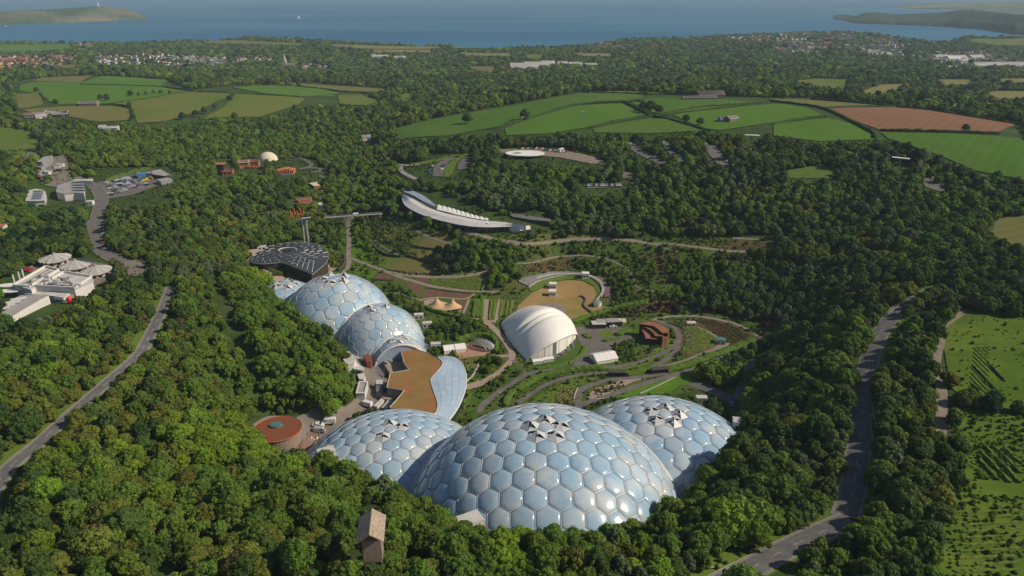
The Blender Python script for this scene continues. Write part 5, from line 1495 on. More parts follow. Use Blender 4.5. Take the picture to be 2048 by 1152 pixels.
# --- black fan-shaped building
def fan():
    zr = 15.0
    zz6 = (480, 470, 9.29)
    o = smooth_line(Zc(zz6, [(120,480),(280,340),(440,250),(640,190),(900,150),(1200,140),(1420,170),(1580,260),(1640,380),(1620,490),(1530,590)]), 3) + Zc(zz6, [(1340,740)]) + smooth_line(Zc(zz6, [(1330,725),(1000,590),(780,515),(640,525),(420,540),(250,520)]), 3)
    W = P([p[0] for p in o], [p[1] for p in o], zr); c = W[:, :2].mean(0); gz = 6.0
    t = thing('fan_building', 'dark building with a black spiral fan-shaped roof and solar panels', 'building', (c[0], c[1], gz))
    lp = ccw([(p[0] - c[0], p[1] - c[1]) for p in W])
    fixn(MB().prism(shrink(lp, .965), -2, zr - gz - .5).build('wall', M_bwall, t))
    fixn(MB().prism(lp, zr - gz - .5, zr - gz).build('roof', M_black, t))
    mb = MB(); n = len(lp)
    mb.tube([(x, y, zr - gz) for x, y in lp + lp[:1]], .22, 4); mb.build('roof_edge', M_clad, t)
    cen = P(575, 502, zr)[:2] - c
    # oculus
    e = lambda r1, r2: [(cen[0] + r1 * math.cos(a), cen[1] + r2 * math.sin(a)) for a in np.linspace(0, 6.283, 24, endpoint=False)]
    mb = MB(); mb.tube([(x, y, zr - gz + .8) for x, y in e(6.2, 5.2)][:17], .35, 5); mb.build('oculus_ring', M_wpaint, t)
    MB().prism(e(3.2, 2.8), zr - gz + .01, zr - gz + .5).build('oculus', M_dark, t)
    # panel fins in spiral rows
    r = random.Random(3); pl = [tuple(p) for p in lp]
    for ring in range(1, 6):
        rad = 6.5 + ring * 4.3; m = int(9 + ring * 5)
        for k in range(m):
            a = 2 * math.pi * (k + ring * .35) / m; x = cen[0] + rad * math.cos(a) * 1.15; y = cen[1] + rad * math.sin(a)
            if not all(bool(in_poly(np.array(x + dx), np.array(y + dy), pl)) for dx, dy in ((2, 0), (-2, 0), (0, 2), (0, -2))): continue
            L_ = 3.6; tw = a + .75
            mb = MB(); mb.box((x, y, zr - gz + .42), (L_, 2.0, .12), tw, rx=.22); mb.build('solar_panel', M_solar if r.random() < .55 else M_black, t)
            mb = MB(); mb.box((x - math.sin(tw) * -1.1, y + math.cos(tw) * -1.1, zr - gz + .35), (L_ * 1.05, .22, .45), tw); mb.build('fin', M_wpaint if r.random() < .6 else M_clad, t)
    for k in range(5):   # long pale seams on the near wing
        a = Vector(P(*Zc(zz6, [(1050 + k * 80, 400 + k * 20)])[0], zr)) - Vector((c[0], c[1], 0)); b = Vector(P(*Zc(zz6, [(960 + k * 95, 540 + k * 38)])[0], zr)) - Vector((c[0], c[1], 0))
        a.z = b.z = zr - gz + .15; MB().tube([a, b], .16, 4).build('seam', M_wpaint, t)
fan()
hut((524,499), 6, 3, 2.6, 'small pale green hut behind the black fan-shaped roof', M_wroof, rz=.3)

# --- visitor centre with the white curved roof
def crescent():
    gg = g1(937, 469); zf = gg.z + 5.9
    front = smooth_line([(803,388),(806,402),(812,412),(832,424),(862,436),(902,446),(937,452),(975,454),(1010,453),(1036,451),(1050,449)], 4)
    back = smooth_line([(803,386),(822,394),(840,404),(862,416),(892,426),(925,433),(960,440),(1000,443),(1025,446),(1043,447),(1052,448)], 4)
    foot = None
    k = 30; A = [front[int(i * (len(front) - 1) / k)] for i in range(k + 1)]; B = [back[int(i * (len(back) - 1) / k)] for i in range(k + 1)]
    A = np.array([P(p[0], p[1], zf) for p in A]); B = np.array([P(p[0], p[1], zf + 2.2) for p in B]); c = A[k // 2].copy(); c[2] = gg.z
    t = thing('visitor_building', 'long crescent-shaped building with a white curved roof', 'building', tuple(c))
    A -= c; B -= c
    for i in range(k):
        mb = MB(); m1 = (A[i] + B[i]) / 2 + [0, 0, 1.0]; m2 = (A[i + 1] + B[i + 1]) / 2 + [0, 0, 1.0]; up = np.array([0, 0, -.3])
        q = [A[i], A[i + 1], m2, m1, B[i + 1], B[i]]
        mb.add(q + [p + up for p in q], [(0, 1, 2, 3), (3, 2, 4, 5), (9, 8, 7, 6), (11, 10, 8, 9), (0, 6, 7, 1), (5, 4, 10, 11)])
        fixn(mb.build('roof_panel', M_glaze if i in (2, 3) else M_wpaint, t))
    mb = MB(); mb.tube([p + np.array([0, 0, .1]) for p in B], .5, 5); mb.build('roof_gutter', M_dgrey, t)
    mb = MB(); mb.tube([p for p in A], .28, 5); mb.build('roof_edge', M_white, t)
    # facade: glazed bays with posts
    for i in range(k):
        a, b = A[i] * 1.0, A[i + 1] * 1.0; inn = np.array([0.0, 1.6, 0]); a = a + inn; b = b + inn
        ga, gb = float(H(a[0] + c[0], a[1] + c[1])) - c[2], float(H(b[0] + c[0], b[1] + c[1])) - c[2]
        mb = MB(); mb.add([(a[0], a[1], ga - 1), (b[0], b[1], gb - 1), (b[0], b[1], b[2] - .3), (a[0], a[1], a[2] - .3)], [(0, 1, 2, 3)])
        mb.build('glazed_bay', M_glass, t)
        MB().tube([(a[0], a[1] - .2, ga - 1), (a[0], a[1] - .2, a[2] - .2)], .14, 4).build('post', M_clad, t)
        mb = MB(); mb.add([(a[0], a[1] - .25, ga - 1), (b[0], b[1] - .25, gb - 1), (b[0], b[1] - .25, gb + .9), (a[0], a[1] - .25, ga + .9)], [(0, 1, 2, 3)]); mb.build('plinth', M_bwall, t)
    mb = MB()
    for i in range(k): 
        a, b = B[i], B[i + 1]; mb.add([(a[0], a[1], -4), (b[0], b[1], -4), (b[0], b[1], b[2] - .3), (a[0], a[1], a[2] - .3)], [(0, 1, 2, 3)])
    mb.build('back_wall', M_wpaint, t)
    # second roof strip behind
    f2 = smooth_line([(806,383),(825,390),(845,401),(870,413)], 4); b2 = smooth_line([(812,377),(830,383),(850,393),(872,410)], 4)
    t2 = thing('entrance_canopy', 'pale blue-grey canopy behind the upper end of the white crescent roof', 'canopy', tuple(c)); mb = MB(); m = len(f2)
    fa = [P(p[0], p[1], zf + 1) - c for p in f2]; fb = [P(p[0], p[1], zf + 1.6) - c for p in b2]
    mb.add([tuple(p) for p in fa] + [tuple(p) for p in fb] + [tuple(p - [0,0,.3]) for p in fa] + [tuple(p - [0,0,.3]) for p in fb], [(i, i + 1, m + i + 1, m + i) for i in range(m - 1)] + [(2*m+i, 3*m+i, 3*m+i+1, 2*m+i+1) for i in range(m-1)] + [(i, 2*m+i, 2*m+i+1, i+1) for i in range(m-1)] + [(m+i, m+i+1, 3*m+i+1, 3*m+i) for i in range(m-1)]); fixn(mb.build('roof', M_glaze, t2))
    for q in fa[::4]: MB().tube([(q[0], q[1], -4), tuple(q)], .15, 4).build('post', M_steel, t2)
    # scalloped awnings
    aw = smooth_line([(874,410),(895,415),(915,421),(935,427),(955,433),(977,438)], 3); m = 11
    for i in range(m):
        u0 = i / m; u1 = (i + 1) / m
        def at(u): q = aw[min(len(aw) - 1, int(u * (len(aw) - 1)))]; q2 = aw[min(len(aw) - 1, int(u * (len(aw) - 1)) + 1)]; f_ = u * (len(aw) - 1) % 1; return (q[0] + (q2[0] - q[0]) * f_, q[1] + (q2[1] - q[1]) * f_)
        p0, p1 = at(u0), at(u1); a = P(p0[0], p0[1] + 9, zf + 2); b = P(p1[0], p1[1] + 9, zf + 2); a2 = P(p0[0], p0[1], zf + 2); b2_ = P(p1[0], p1[1], zf + 2); pk = (a2 + b2_) / 2 + [0, 1.0, .6]
        o = thing('awning', ['first','second','third','fourth','fifth','sixth','seventh','eighth','ninth','tenth','eleventh'][i] + ' white peaked awning from the left behind the crescent roof', 'awning', tuple(a), 0, 'white peaked awnings behind the crescent roof')
        mb = MB(); Q_ = [p - a for p in (a, b, b2_, pk, a2)]; dn = np.array([0, 0, -.15]); mb.add(Q_ + [q + dn for q in Q_], [(0, 1, 3), (1, 2, 3), (3, 4, 0), (8, 6, 5), (8, 7, 6), (5, 9, 8), (2, 4, 3)])
        mb.build('canvas', M_white, o)
        MB().tube([tuple((a2 + b2_) / 2 - a + [0, 1, -7]), tuple(pk - a)], .1, 4).build('mast', M_steel, o)
    for k2, (x, y) in enumerate(((1044, 455), (1050, 459))):
        pass
crescent()
block('pavilion', 'white flat-roofed pavilion at the right tip of the crescent roof', 'pavilion', [(1036,452),(1060,450),(1061,458),(1040,461)], 3.4, M_bwall, M_white)
block('long_shed', 'long grey roof on the slope right of the crescent building', 'building', [(1018,428),(1022,426),(1102,438),(1101,443),(1060,439),(1025,433)], 3.5, M_bwall, M_dgrey)
# benches and planters: table group outside the crescent's left end
# --- footbridge and lift tower
def bridge():
    a = np.array(g1(640, 442)); b = np.array(g1(764, 432)); a[2] = max(a[2], 14) + 5; a = P(648, 435, 21.0); b = P(765, 427, 22.5)
    d = b - a; L = np.linalg.norm(d[:2]); ang = math.atan2(d[1], d[0]); c = (a + b) / 2
    t = thing('footbridge', 'thin pale footbridge across the valley path', 'bridge', tuple(c), ang)
    sl_ = (b[2] - a[2]) / L
    vs = [(-L/2, -1.1, -d[2]/2), (L/2, -1.1, d[2]/2), (L/2, 1.1, d[2]/2), (-L/2, 1.1, -d[2]/2)]
    mb = MB(); mb.add(vs + [(x, y, z - .4) for x, y, z in vs], [(0, 1, 2, 3), (7, 6, 5, 4), (0, 4, 5, 1), (1, 5, 6, 2), (2, 6, 7, 3), (3, 7, 4, 0)]); mb.build('deck', M_conc, t)
    for s in (-1, 1): MB().tube([(-L/2, s * 1.1, -d[2]/2 + 1.1), (L/2, s * 1.1, d[2]/2 + 1.1)], .1, 4).build('handrail', M_steel, t)
    mb = MB()
    for k in range(int(L / 2)):
        x = -L/2 + 2 * k
        for s in (-1, 1): mb.tube([(x, s * 1.1, x * sl_), (x, s * 1.1, x * sl_ + 1.1)], .05, 4)
    mb.build('railing_posts', M_steel, t)
    for k in (.15, .38, .68, .9):
        x = -L/2 + L * k; w = c + np.array([math.cos(ang), math.sin(ang), 0]) * x; g_ = float(H(w[0], w[1])) - c[2]
        MB().tube([(x, 0, g_ - 1), (x, 0, x * sl_ - .3)], .3, 6).build('pier', M_steel, t)
    o = thing('shelter', 'tiny white shelter in the middle of the footbridge', 'shelter', tuple(P(711, 427, 24.5)), ang); MB().box((0,0,0), (4, 2.8, .3)).build('roof', M_white, o)
    for s in (-1.5, 1.5): MB().box((s, 0, -1.3), (.15, 2, 2.6)).build('post', M_steel, o)
bridge()
def lift():
    p = np.array(P(612, 470, 18.0)); g_ = float(H(p[0], p[1])); t = thing('lift_tower', 'slender steel lift tower behind the black fan-shaped roof', 'tower', (p[0], p[1], g_))
    h = P(612, 452, 0); top = 31 - g_
    for x in (-1, 1):
        for y in (-1, 1): MB().tube([(x * 1.4, y * 1.4, -1), (x * 1.4, y * 1.4, top)], .16, 4).build('leg', M_steel, t)
    z = 1; mb = MB()
    while z < top - 1.5:
        for x in (-1, 1): mb.tube([(x * 1.4, -1.4, z), (x * 1.4, 1.4, z + 2)], .08, 4); mb.tube([(-1.4, x * 1.4, z), (1.4, x * 1.4, z + 2)], .08, 4)
        z += 2
    mb.build('bracing', M_steel, t)
    MB().box((1.2, 0, top + .2), (6.5, 2.6, .3), ry=-.12).build('roof', M_wroof, t)
    MB().box((-1, 0, top - 2.2), (6, 2.6, 2.2)).build('cabin', M_clad, t)
lift()

# --- orange pavilions and cream dome on the far bank
def outer_estate():
    c = g1(536, 319); t = thing('cream_dome', 'smooth cream dome among the trees above the orange pavilion', 'dome', tuple(c)); V = []; F = []
    for i in range(9):
        a = i / 8 * math.pi / 2
        for j in range(24): b = j / 24 * 6.283; V.append((9.8 * math.cos(a) * math.cos(b), 9.8 * math.cos(a) * math.sin(b), -1 + 8.6 * math.sin(a)))
    for i in range(8):
        for j in range(24): F.append((i * 24 + j, i * 24 + (j + 1) % 24, (i + 1) * 24 + (j + 1) % 24, (i + 1) * 24 + j))
    mb = MB(); mb.add(V, F); mb.build('shell', mat('cream_render', (0.66,0.60,0.44), .8, (0.58,0.53,0.40), .2), t, smooth=True)
    MB().box((2, -9.4, 1.2), (3, 1, 2.6)).build('door', M_wood, t)
    c = g1(573, 347); t = thing('orange_pavilion', 'bright orange ribbed pavilion right of the cream dome', 'pavilion', tuple(c), .1)
    for k in range(9):
        x = -7.6 + k * 1.9; mb = MB(); hh = 6.2 - abs(k - 4.5) * .5
        mb.tube([(x - .5, -6, -.5), (x, -4.5, hh * .8), (x + .4, 0, hh), (x, 4.5, hh * .8), (x - .5, 6, -.5)], .55, 5); mb.build('rib', M_orange, t)
    MB().box((0, 0, 2.0), (15, 8, 4)).build('hall', M_brick, t)
    MB().box((0, -6.4, .5), (18, .5, 1.4)).build('plinth', M_conc, t)
    t = thing('brick_tower', 'orange brick tower with a flat red roof at the left of the orange estate', 'tower', tuple(g1(444, 349)), .1)
    MB().box((0, 0, 4.5), (6.0, 6.0, 10)).build('wall', M_bwall, t); MB().box((0, 0, 10), (8.2, 8.2, .5)).build('roof', M_brick, t)
    for s in (-1.6, 1.6): MB().box((s, -3.03, 7), (1.6, .08, 1.6)).build('window', M_glass, t)
    for k, (x, y, w, d, h, lb) in enumerate(((457,350,9,7,4,'pale-roofed brick annexe below the orange brick tower'), (490,333,9,8,5,'small orange brick house left of the twin red roofs'), (510,332,9,8,5,'small orange brick house with a grey roof near the cream dome'))):
        t = thing('brick_house', lb, 'house', tuple(g1(x, y)), .15, 'orange brick houses of the far bank')
        MB().gable_wall((0, 0, -1), (w, d), h + 1, h + 2.8).build('wall', M_brick, t); MB().gable((0, 0, h), (w, d), 1.8, 0, over=.4).build('roof', M_rust if k != 1 else M_wroof, t)
        for s in (-2, 2): MB().box((s, -d/2 - .03, h * .5), (1.3, .08, 1.3)).build('window', M_glass, t)
    wall(None, [(466,340),(480,336),(500,337),(520,338),(545,340)], 1.4, 2.2, M_brick, 'long orange brick wall in front of the small brick houses')
    block('shed', 'cream lean-to roof beside the curving path in the wood', 'shed', [(618,366),(632,364),(640,371),(628,372)], 3, M_brick, M_teal)
    block('shed', 'long low shed with a rust-red roof in the wood above the lift tower', 'shed', [(590,397),(624,393),(622,399),(596,402)], 3, M_brick, M_rust)
    block('shed', 'grey cube hut in the wood above the footbridge', 'shed', [(636,405),(644,405),(644,410),(637,410)], 4, M_clad, M_wroof)
    for k in range(5):
        p = g1(582 + k * 6.5, 436 - (k % 2) * 4); t = thing('timber_frame', 'orange timber play frame in the wood, ' + ['leftmost', 'second from left', 'middle', 'second from right', 'rightmost'][k] + ' of five', 'frame', tuple(p), k * .7, 'orange timber play frames')
        MB().tube([(-2, 0, 0), (0, 0, 6.5), (2, 0, 0)], .35, 5).build('beam', M_orange, t); MB().tube([(0, -2, 0), (.5, 0, 6.2), (0, 2, 0)], .3, 5).build('beam', M_orange, t)
outer_estate()

# --- offices at the left
def offices():
    zo = (0, 490, 7.877); q = lambda p: Zc(zo, p)
    # round pitched-roof pavilions
    for k, (x, y, rr, lb) in enumerate(((860, 190, 230, 'round ribbed-roof pavilion farthest back of three'), (1185, 295, 225, 'round ribbed-roof pavilion in the middle of three, partly solar-covered'), (1510, 380, 225, 'round ribbed-roof pavilion nearest the wood on the right'))):
        px_, py_ = q([(x, y)])[0]; c = P(px_, py_, 41.0); r_ = abs(P(px_ + rr / 7.877, py_, 41.0)[0] - c[0])
        t = thing('round_pavilion', lb, 'pavilion', (c[0], c[1], 37.0), 0, 'round pavilions by the offices')
        n = 20
        MB().tube([(0, 0, -2), (0, 0, 3.6)], r_ * .82, n).build('wall', M_teal, t)
        for j in range(n):
            a0 = 2 * math.pi * j / n; a1 = 2 * math.pi * (j + 1) / n; mb = MB()
            A0 = (r_ * math.cos(a0), r_ * math.sin(a0), 3.4 + .35 * math.sin(2 * a0)); A1 = (r_ * math.cos(a1), r_ * math.sin(a1), 3.4 + .35 * math.sin(2 * a1)); m = (a0 + a1) / 2
            Am = (r_ * 1.02 * math.cos(m), r_ * 1.02 * math.sin(m), 3.05); T = (0, 0, 6.4)
            mb.add([A0, Am, T, A1], [(0, 1, 2), (1, 3, 2)]); mb.build('roof_segment', (M_grey, M_rib)[j % 2] if not (k == 1 and j in (1, 2, 3, 4)) else M_solar, t)
        MB().tube([(0, 0, 6.2), (0, 0, 6.9)], .8, 10).build('roof_cap', M_grey, t)
        for j in range(12):
            a = 2 * math.pi * (j + .5) / 12; MB().box((r_ * .825 * math.cos(a), r_ * .825 * math.sin(a), 1.6), (.1, 1.8, 1.4), a).build('window', M_glass, t)
    # main white office with roof wells
    t, lp, hz, c = block('office_building', 'large white flat-roofed office with sunken roof wells and plant', 'building', q([(210,640),(720,345),(930,400),(1440,495),(1480,560),(1180,690),(880,670),(560,660),(480,700),(330,660)]), 8.5, M_wpaint, M_wroof, base=37, windows=5, winz=2.2)
    zt = 37 + 8.5; loc = lambda p, z: tuple(P(*q([p])[0], z)[:2] - c)
    def raised(pl, h0, h1, m, nm): MB().prism(ccw([loc(p, zt) for p in pl]), hz + h0, hz + h1).build(nm, m, t)
    for a, b in (((210,640),(720,345)), ((720,345),(930,400)), ((930,400),(500,640)), ((1010,430),(1440,505)), ((1450,500),(1190,680)), ((560,655),(1180,690)), ((1010,430),(640,640)), ((210,650),(480,665))):
        A_ = Vector((*loc(a, zt), hz + .45)); B_ = Vector((*loc(b, zt), hz + .45)); d = B_ - A_
        MB().box(((A_.x + B_.x) / 2, (A_.y + B_.y) / 2, hz + .5), (d.length, .7, 1.0), math.atan2(d.y, d.x)).build('parapet', M_wpaint, t)
    raised([(310,640),(760,385),(790,395),(350,645)], .004, .3, M_grey, 'roof_strip')
    raised([(400,650),(800,410),(850,420),(450,650)], .004, .2, M_grey, 'roof_strip')
    r = random.Random(5)
    for k in range(16):
        u = r.uniform(0, 1); v = r.uniform(0, 1); x = 700 + u * 560 + (1 - v) * 40; y = 520 + v * 130 + u * 10
        MB().box((*loc((x, y), zt), hz + .8), (r.uniform(1, 4), r.uniform(.8, 2), r.uniform(.8, 1.8)), r.uniform(0, .5)).build('roof_plant', [M_plant, M_wpaint, M_dgrey, M_steel][k % 4], t)
    for k in range(2): MB().tube([(*loc((890, 600 + 40 * k), zt), hz + .9), (*loc((1090, 610 + 40 * k), zt), hz + .9)], .45, 6).build('duct', M_wpaint, t)
    for p in ((640,515), (490,600)): MB().box((*loc(p, zt), hz + .8), (1.2, 1.2, 1.6)).build('roof_vent', M_plant, t)
    block('office_wing', 'lower white wing in front of the large white office', 'building', q([(380,770),(500,690),(900,680),(1180,700),(1000,830),(820,800)]), 5.0, M_wpaint, M_wroof, base=38, windows=4, winz=2.6)
    block('office_wing', 'grey-roofed porch wing with a tall dark window, beside the red feature', 'building', q([(1000,835),(1090,830),(1215,750),(1150,745)]), 4.0, M_wood, M_grey, base=38, windows=3, winz=2)
    block('storage_building', 'long grey-roofed building running out of the left edge', 'building', q([(-250,1150),(-150,1000),(0,940),(330,790),(780,780),(640,850),(380,1000),(200,1110),(80,1200)]), 4.5, M_wpaint, M_grey, base=40)
    for k in range(4):
        a = q([(20 + k * 90, 1000 - k * 50)])[0]; p = P(a[0], a[1], 45.2); t4 = thing('roof_light', ['leftmost', 'second', 'third', 'rightmost'][k] + ' pale rooflight along the long grey roof', 'rooflight', tuple(p), .55, 'rooflights of the long grey roof'); MB().box((0, 0, 0), (6.5, 2.2, .7)).build('kerb', M_wpaint, t4)
    for k, (x, y) in enumerate(((360, 460), (300, 500), (215, 545))):
        px_, py_ = q([(x, y)])[0]; p = P(px_, py_, 42); o = thing('flue', ['right', 'middle', 'left'][k] + ' one of three white flues behind the office', 'flue', (p[0], p[1], 38), 0, 'white flues'); MB().tube([(0, 0, -1), (0, 0, 6.5)], .45, 8).build('pipe', M_wpaint, o); MB().tube([(0, 0, 6.5), (0, 0, 7)], .6, 8).build('cap', M_grey, o)
    for k, (x, y) in enumerate(((150, 632), (160, 720))):
        px_, py_ = q([(x, y)])[0]; p = P(px_, py_, 43); o = thing('canopy', ['upper', 'lower'][k] + ' white oval canopy at the left end of the office', 'canopy', (p[0], p[1], 43), 0.2, 'white oval canopies'); MB().prism([(6.5 * math.cos(a), 2.6 * math.sin(a)) for a in np.linspace(0, 6.28, 20, endpoint=False)], -.2, .2).build('roof', M_white, o); MB().tube([(0, 0, -6), (0, 0, -.2)], .2, 6).build('post', M_steel, o)
    p = g1(*q([(1108, 925)])[0]); o = thing('red_marker', 'bright red egg-shaped marker beside the office porch', 'sculpture', tuple(p)); V = []; F = []
    for i in range(9):
        a = i / 8 * math.pi; 
        for j in range(10): b = j / 10 * 6.283; V.append((1.1 * math.sin(a) * math.cos(b) * (1 + .2 * math.cos(a)), 1.1 * math.sin(a) * math.sin(b), 2.2 - 2.2 * math.cos(a)))
    for i in range(8):
        for j in range(10): F.append((i * 10 + j, i * 10 + (j + 1) % 10, (i + 1) * 10 + (j + 1) % 10, (i + 1) * 10 + j))
    mb = MB(); mb.add(V, F); mb.build('shell', mat('bright_red', (0.75,0.03,0.03), .4), o, True)
    # industrial units further back
    zi = (40, 290, 6.4); w = lambda p: Zc(zi, p)
    t, lp, hz, c = block('workshop', 'grey workshop roof with a large solar array', 'building', w([(460,600),(480,520),(650,455),(815,470),(822,620),(700,610),(560,625)]), 6.5, M_wpaint, M_grey, base=34)
    for i in range(4):
        for j in range(4):
            a = P(*w([(690 + i * 34 + j * 4, 480 + j * 33)])[0], 34 + 6.75)[:2] - c; MB().box((a[0], a[1], hz + .15), (4.6, 3.4, .12), .0, rx=.06).build('solar_panel', M_solar, t)
    t, lp, hz, c = block('workshop', 'white-walled workshop with a single strip of solar panels', 'building', w([(65,715),(110,580),(200,560),(290,570),(330,600),(320,710),(200,715)]), 6.5, M_wpaint, M_wroof, base=34, windows=6, winz=2.5)
    for j in range(5):
        a = P(*w([(232 - j * 6, 590 + j * 24)])[0], 34 + 6.75)[:2] - c; MB().box((a[0], a[1], hz + .15), (7.5, 3.0, .12), .05, rx=.06).build('solar_panel', M_solar, t)
    block('warehouse', 'slanting pale grey warehouse roof at the back of the works yard', 'building', w([(215,215),(300,150),(420,137),(350,200),(280,215)]), 6, M_clad, M_grey)
    block('long_shed', 'long thin grey shed beside the staff car park', 'shed', w([(680,440),(935,430),(940,460),(690,455)]), 4, M_wpaint, M_wroof)
    block('long_shed', 'dark-fronted shed with a pale roof at the end of the staff car park', 'shed', w([(1690,330),(1800,310),(1920,378),(1840,395),(1700,375)]), 4.5, M_bwall, M_grey)
    block('long_shed', 'grey shed roof beside the dark-fronted shed', 'shed', w([(1735,440),(1890,415),(1950,435),(1800,465)]), 4, M_clad, M_grey)
    block('container', 'blue shipping container beside the parked cars', 'container', w([(1490,350),(1590,345),(1610,365),(1500,372)]), 4.5, M_blue, M_blue, over=1.005)
    block('container', 'grey-blue container next to the bright blue one', 'container', w([(1600,340),(1680,345),(1690,365),(1615,360)]), 4, M_clad, M_clad, over=1.005)
    hut((181,410), 5, 4, 3.2, 'small white gatehouse beside the staff drive', rz=.1)
    r = random.Random(8)
    for k in range(16):
        x = 190 + r.uniform(0, 330); y = 240 + r.uniform(0, 200); px_, py_ = w([(x, y)])[0]
        hut((px_, py_), r.uniform(3, 8), r.uniform(3, 5), r.uniform(2.2, 3.6), ['rusty', 'pale', 'grey', 'green-grey'][k % 4] + ' hut in the cluttered works yard at the far left', [M_rust, M_wroof, M_grey, M_clad][k % 4], rz=r.uniform(-.4, .6), wm=[M_bwall, M_wpaint, M_clad][k % 3], group='huts of the cluttered works yard', win=False)
    hut((3,462), 6, 6, 4, 'house corner with an orange roof at the left edge', M_brick, rz=.2)
offices()

# --- barns and farms of the far fields
def barn(pt, L, W, h, rz, label, roofm, wallm=None, n=1, name='barn', cat='barn', group=None, bulge=False):
    t = thing(name, label, cat, tuple(g1(*pt)), rz, group)
    for k in range(n):
        MB().gable_wall((0, k * W, -1), (L, W), h + 1, h + 1 + W * .28).build('wall', wallm or M_wpaint, t)
        MB().gable((0, k * W, h), (L, W), W * .28, 0, over=.4, t=.2).build('roof', roofm, t)
    MB().box((L * .2, -W / 2 - .04, h * .35), (L * .25, .1, h * .7)).build('door', M_dgrey, t)
    return t
barn((1420,196), 34, 16, 5, .1, 'large dark barn with a low grey extension on the hill crest', M_dgrey, M_boards, 1)
barn((1398,199), 44, 8, 3, .1, 'long pale grey lean-to in front of the dark hill barn', M_grey, M_boards)
barn((1462,243), 12, 9, 4, .5, 'small farmhouse with a pale roof right of the hedge crossing', M_wroof, M_wall)
barn((1446,243), 9, 8, 3, .2, 'grey shed left of the small farmhouse', M_clad, M_clad)
barn((179,211), 24, 10, 4, .1, 'pale stone barn in the middle of the left fields', M_wroof, M_wall)
barn((108,231), 16, 10, 4, .3, 'left one of two white-roofed barns', M_white, M_bwall, group='white-roofed barns'); barn((123,233), 16, 10, 4, .3, 'right one of two white-roofed barns', M_white, M_bwall, group='white-roofed barns')
barn((70,234), 22, 9, 3.5, .1, 'farm buildings with a rust-red roof at the far left', M_rust, M_wpaint)
barn((84,236), 12, 8, 3, .5, 'white farmhouse beside the rust-red farm roof', M_grey, M_white)
barn((223,260), 16, 6, 3, .2, 'white cottage at the edge of the pale wood', M_white, M_wpaint)
barn((206,258), 7, 6, 3, .2, 'small white cottage left of the white cottage', M_white, M_wpaint)
barn((733,280), 10, 8, 4, .3, 'grey-roofed house hidden in the wood at the valley bottom', M_grey, M_wpaint)
for k, (x, y) in enumerate(((1502,284),(1797,332))):
    t = thing('canopy_roof', ['short white flat canopy among the trees right of the farmhouse', 'short white flat canopy among the trees below the right field'][k], 'canopy', tuple(g1(x, y + 6) + Vector((0, 0, 9))), -.25 - k * .3, 'white flat canopies'); MB().box((0, 0, 0), (13, 3.2, .5)).build('roof', M_white, t); MB().tube([(0, 0, -9), (0, 0, 0)], .3, 5).build('post', M_steel, t)
c = g1(1050, 312); t = thing('ring_roof', 'flat white oval disc roof at the upper car park', 'canopy', (c.x, c.y, c.z), 0)
n = 40; mb = MB(); V = []; F = []
for j in range(n):
    a = 6.2832 * j / n; ca_, sa_ = math.cos(a), math.sin(a); V += [(18 * ca_, 12 * sa_, 2.2), (5 * ca_ - 8, 2.5 * sa_, 2.2), (18 * ca_, 12 * sa_, 2.8), (5 * ca_ - 8, 2.5 * sa_, 2.8)]
for j in range(n):
    a = 4 * j; b = 4 * ((j + 1) % n); F += [(a, a + 1, b + 1, b), (a + 2, b + 2, b + 3, a + 3), (a, b, b + 2, a + 2), (a + 1, a + 3, b + 3, b + 1)]
mb.add(V, F); mb.build('disc', M_white, t)
for j in range(8): a = 6.28 * j / 8; MB().tube([(16 * math.cos(a), 10 * math.sin(a), -1), (16 * math.cos(a), 10 * math.sin(a), 2.2)], .25, 5).build('post', M_steel, t)
# headland daymark, church spire
p = P(197, 13, 35); t = thing('daymark_tower', 'tiny white tower on top of the left headland', 'tower', tuple(p)); MB().tube([(0, 0, -20), (0, 0, 22)], 7, 4, r2=4.5).build('shaft', M_white, t); MB().tube([(0, 0, 22), (0, 0, 30)], 5.5, 4, r2=.5).build('cap', M_white, t)
p = g1(571, 137); t = thing('church', 'pale church spire rising from the wooded valley', 'church', tuple(p)); MB().box((0, 0, 9), (8, 8, 24)).build('tower', M_wroof, t); MB().tube([(0, 0, 20), (0, 0, 40)], 4.0, 8, r2=.2).build('spire', M_wroof, t); MB().gable_wall((14, 0, -2), (22, 11), 10, 16).build('nave', M_wall, t)
# boats
for k, (x, y, s) in enumerate(((598, 38, 1.6), (11, 53, 1.2), (118, 74, .8), (1640, 40, .9))):
    p = P(x, y, SEA); t = thing('boat', ['white sailing boat far out in the bay', 'small white boat below the left headland', 'tiny boat close to the left shore', 'tiny boat off the tip of the right headland'][k], 'boat', tuple(p), .3 + k)
    MB().add([(-9*s, 0, 2*s), (-6*s, -2.6*s, 2*s), (7*s, -2.4*s, 2*s), (8*s, 2.4*s, 2*s), (-6*s, 2.6*s, 2*s), (-7*s, 0, -.5), (6*s, -1.5*s, -.5), (6*s, 1.5*s, -.5)], [(0, 4, 3, 2, 1), (0, 1, 6, 5), (1, 2, 6), (2, 3, 7, 6), (3, 4, 7), (4, 0, 5, 7), (5, 6, 7)]).build('hull', M_white, t)
    MB().box((1*s, 0, 3*s), (5*s, 3*s, 2*s)).build('cabin', M_white, t)
    if k < 1: MB().add([(0, 0, 4), (0, 0, 30), (9, .3, 6)], [(0, 1, 2)]).add([(-.5, 0, 4), (-.5, 0, 28), (-8, -.3, 5)], [(0, 1, 2)]).build('sail', M_white, t); MB().tube([(0, 0, 2), (0, 0, 31)], .3, 4).build('mast', M_steel, t)
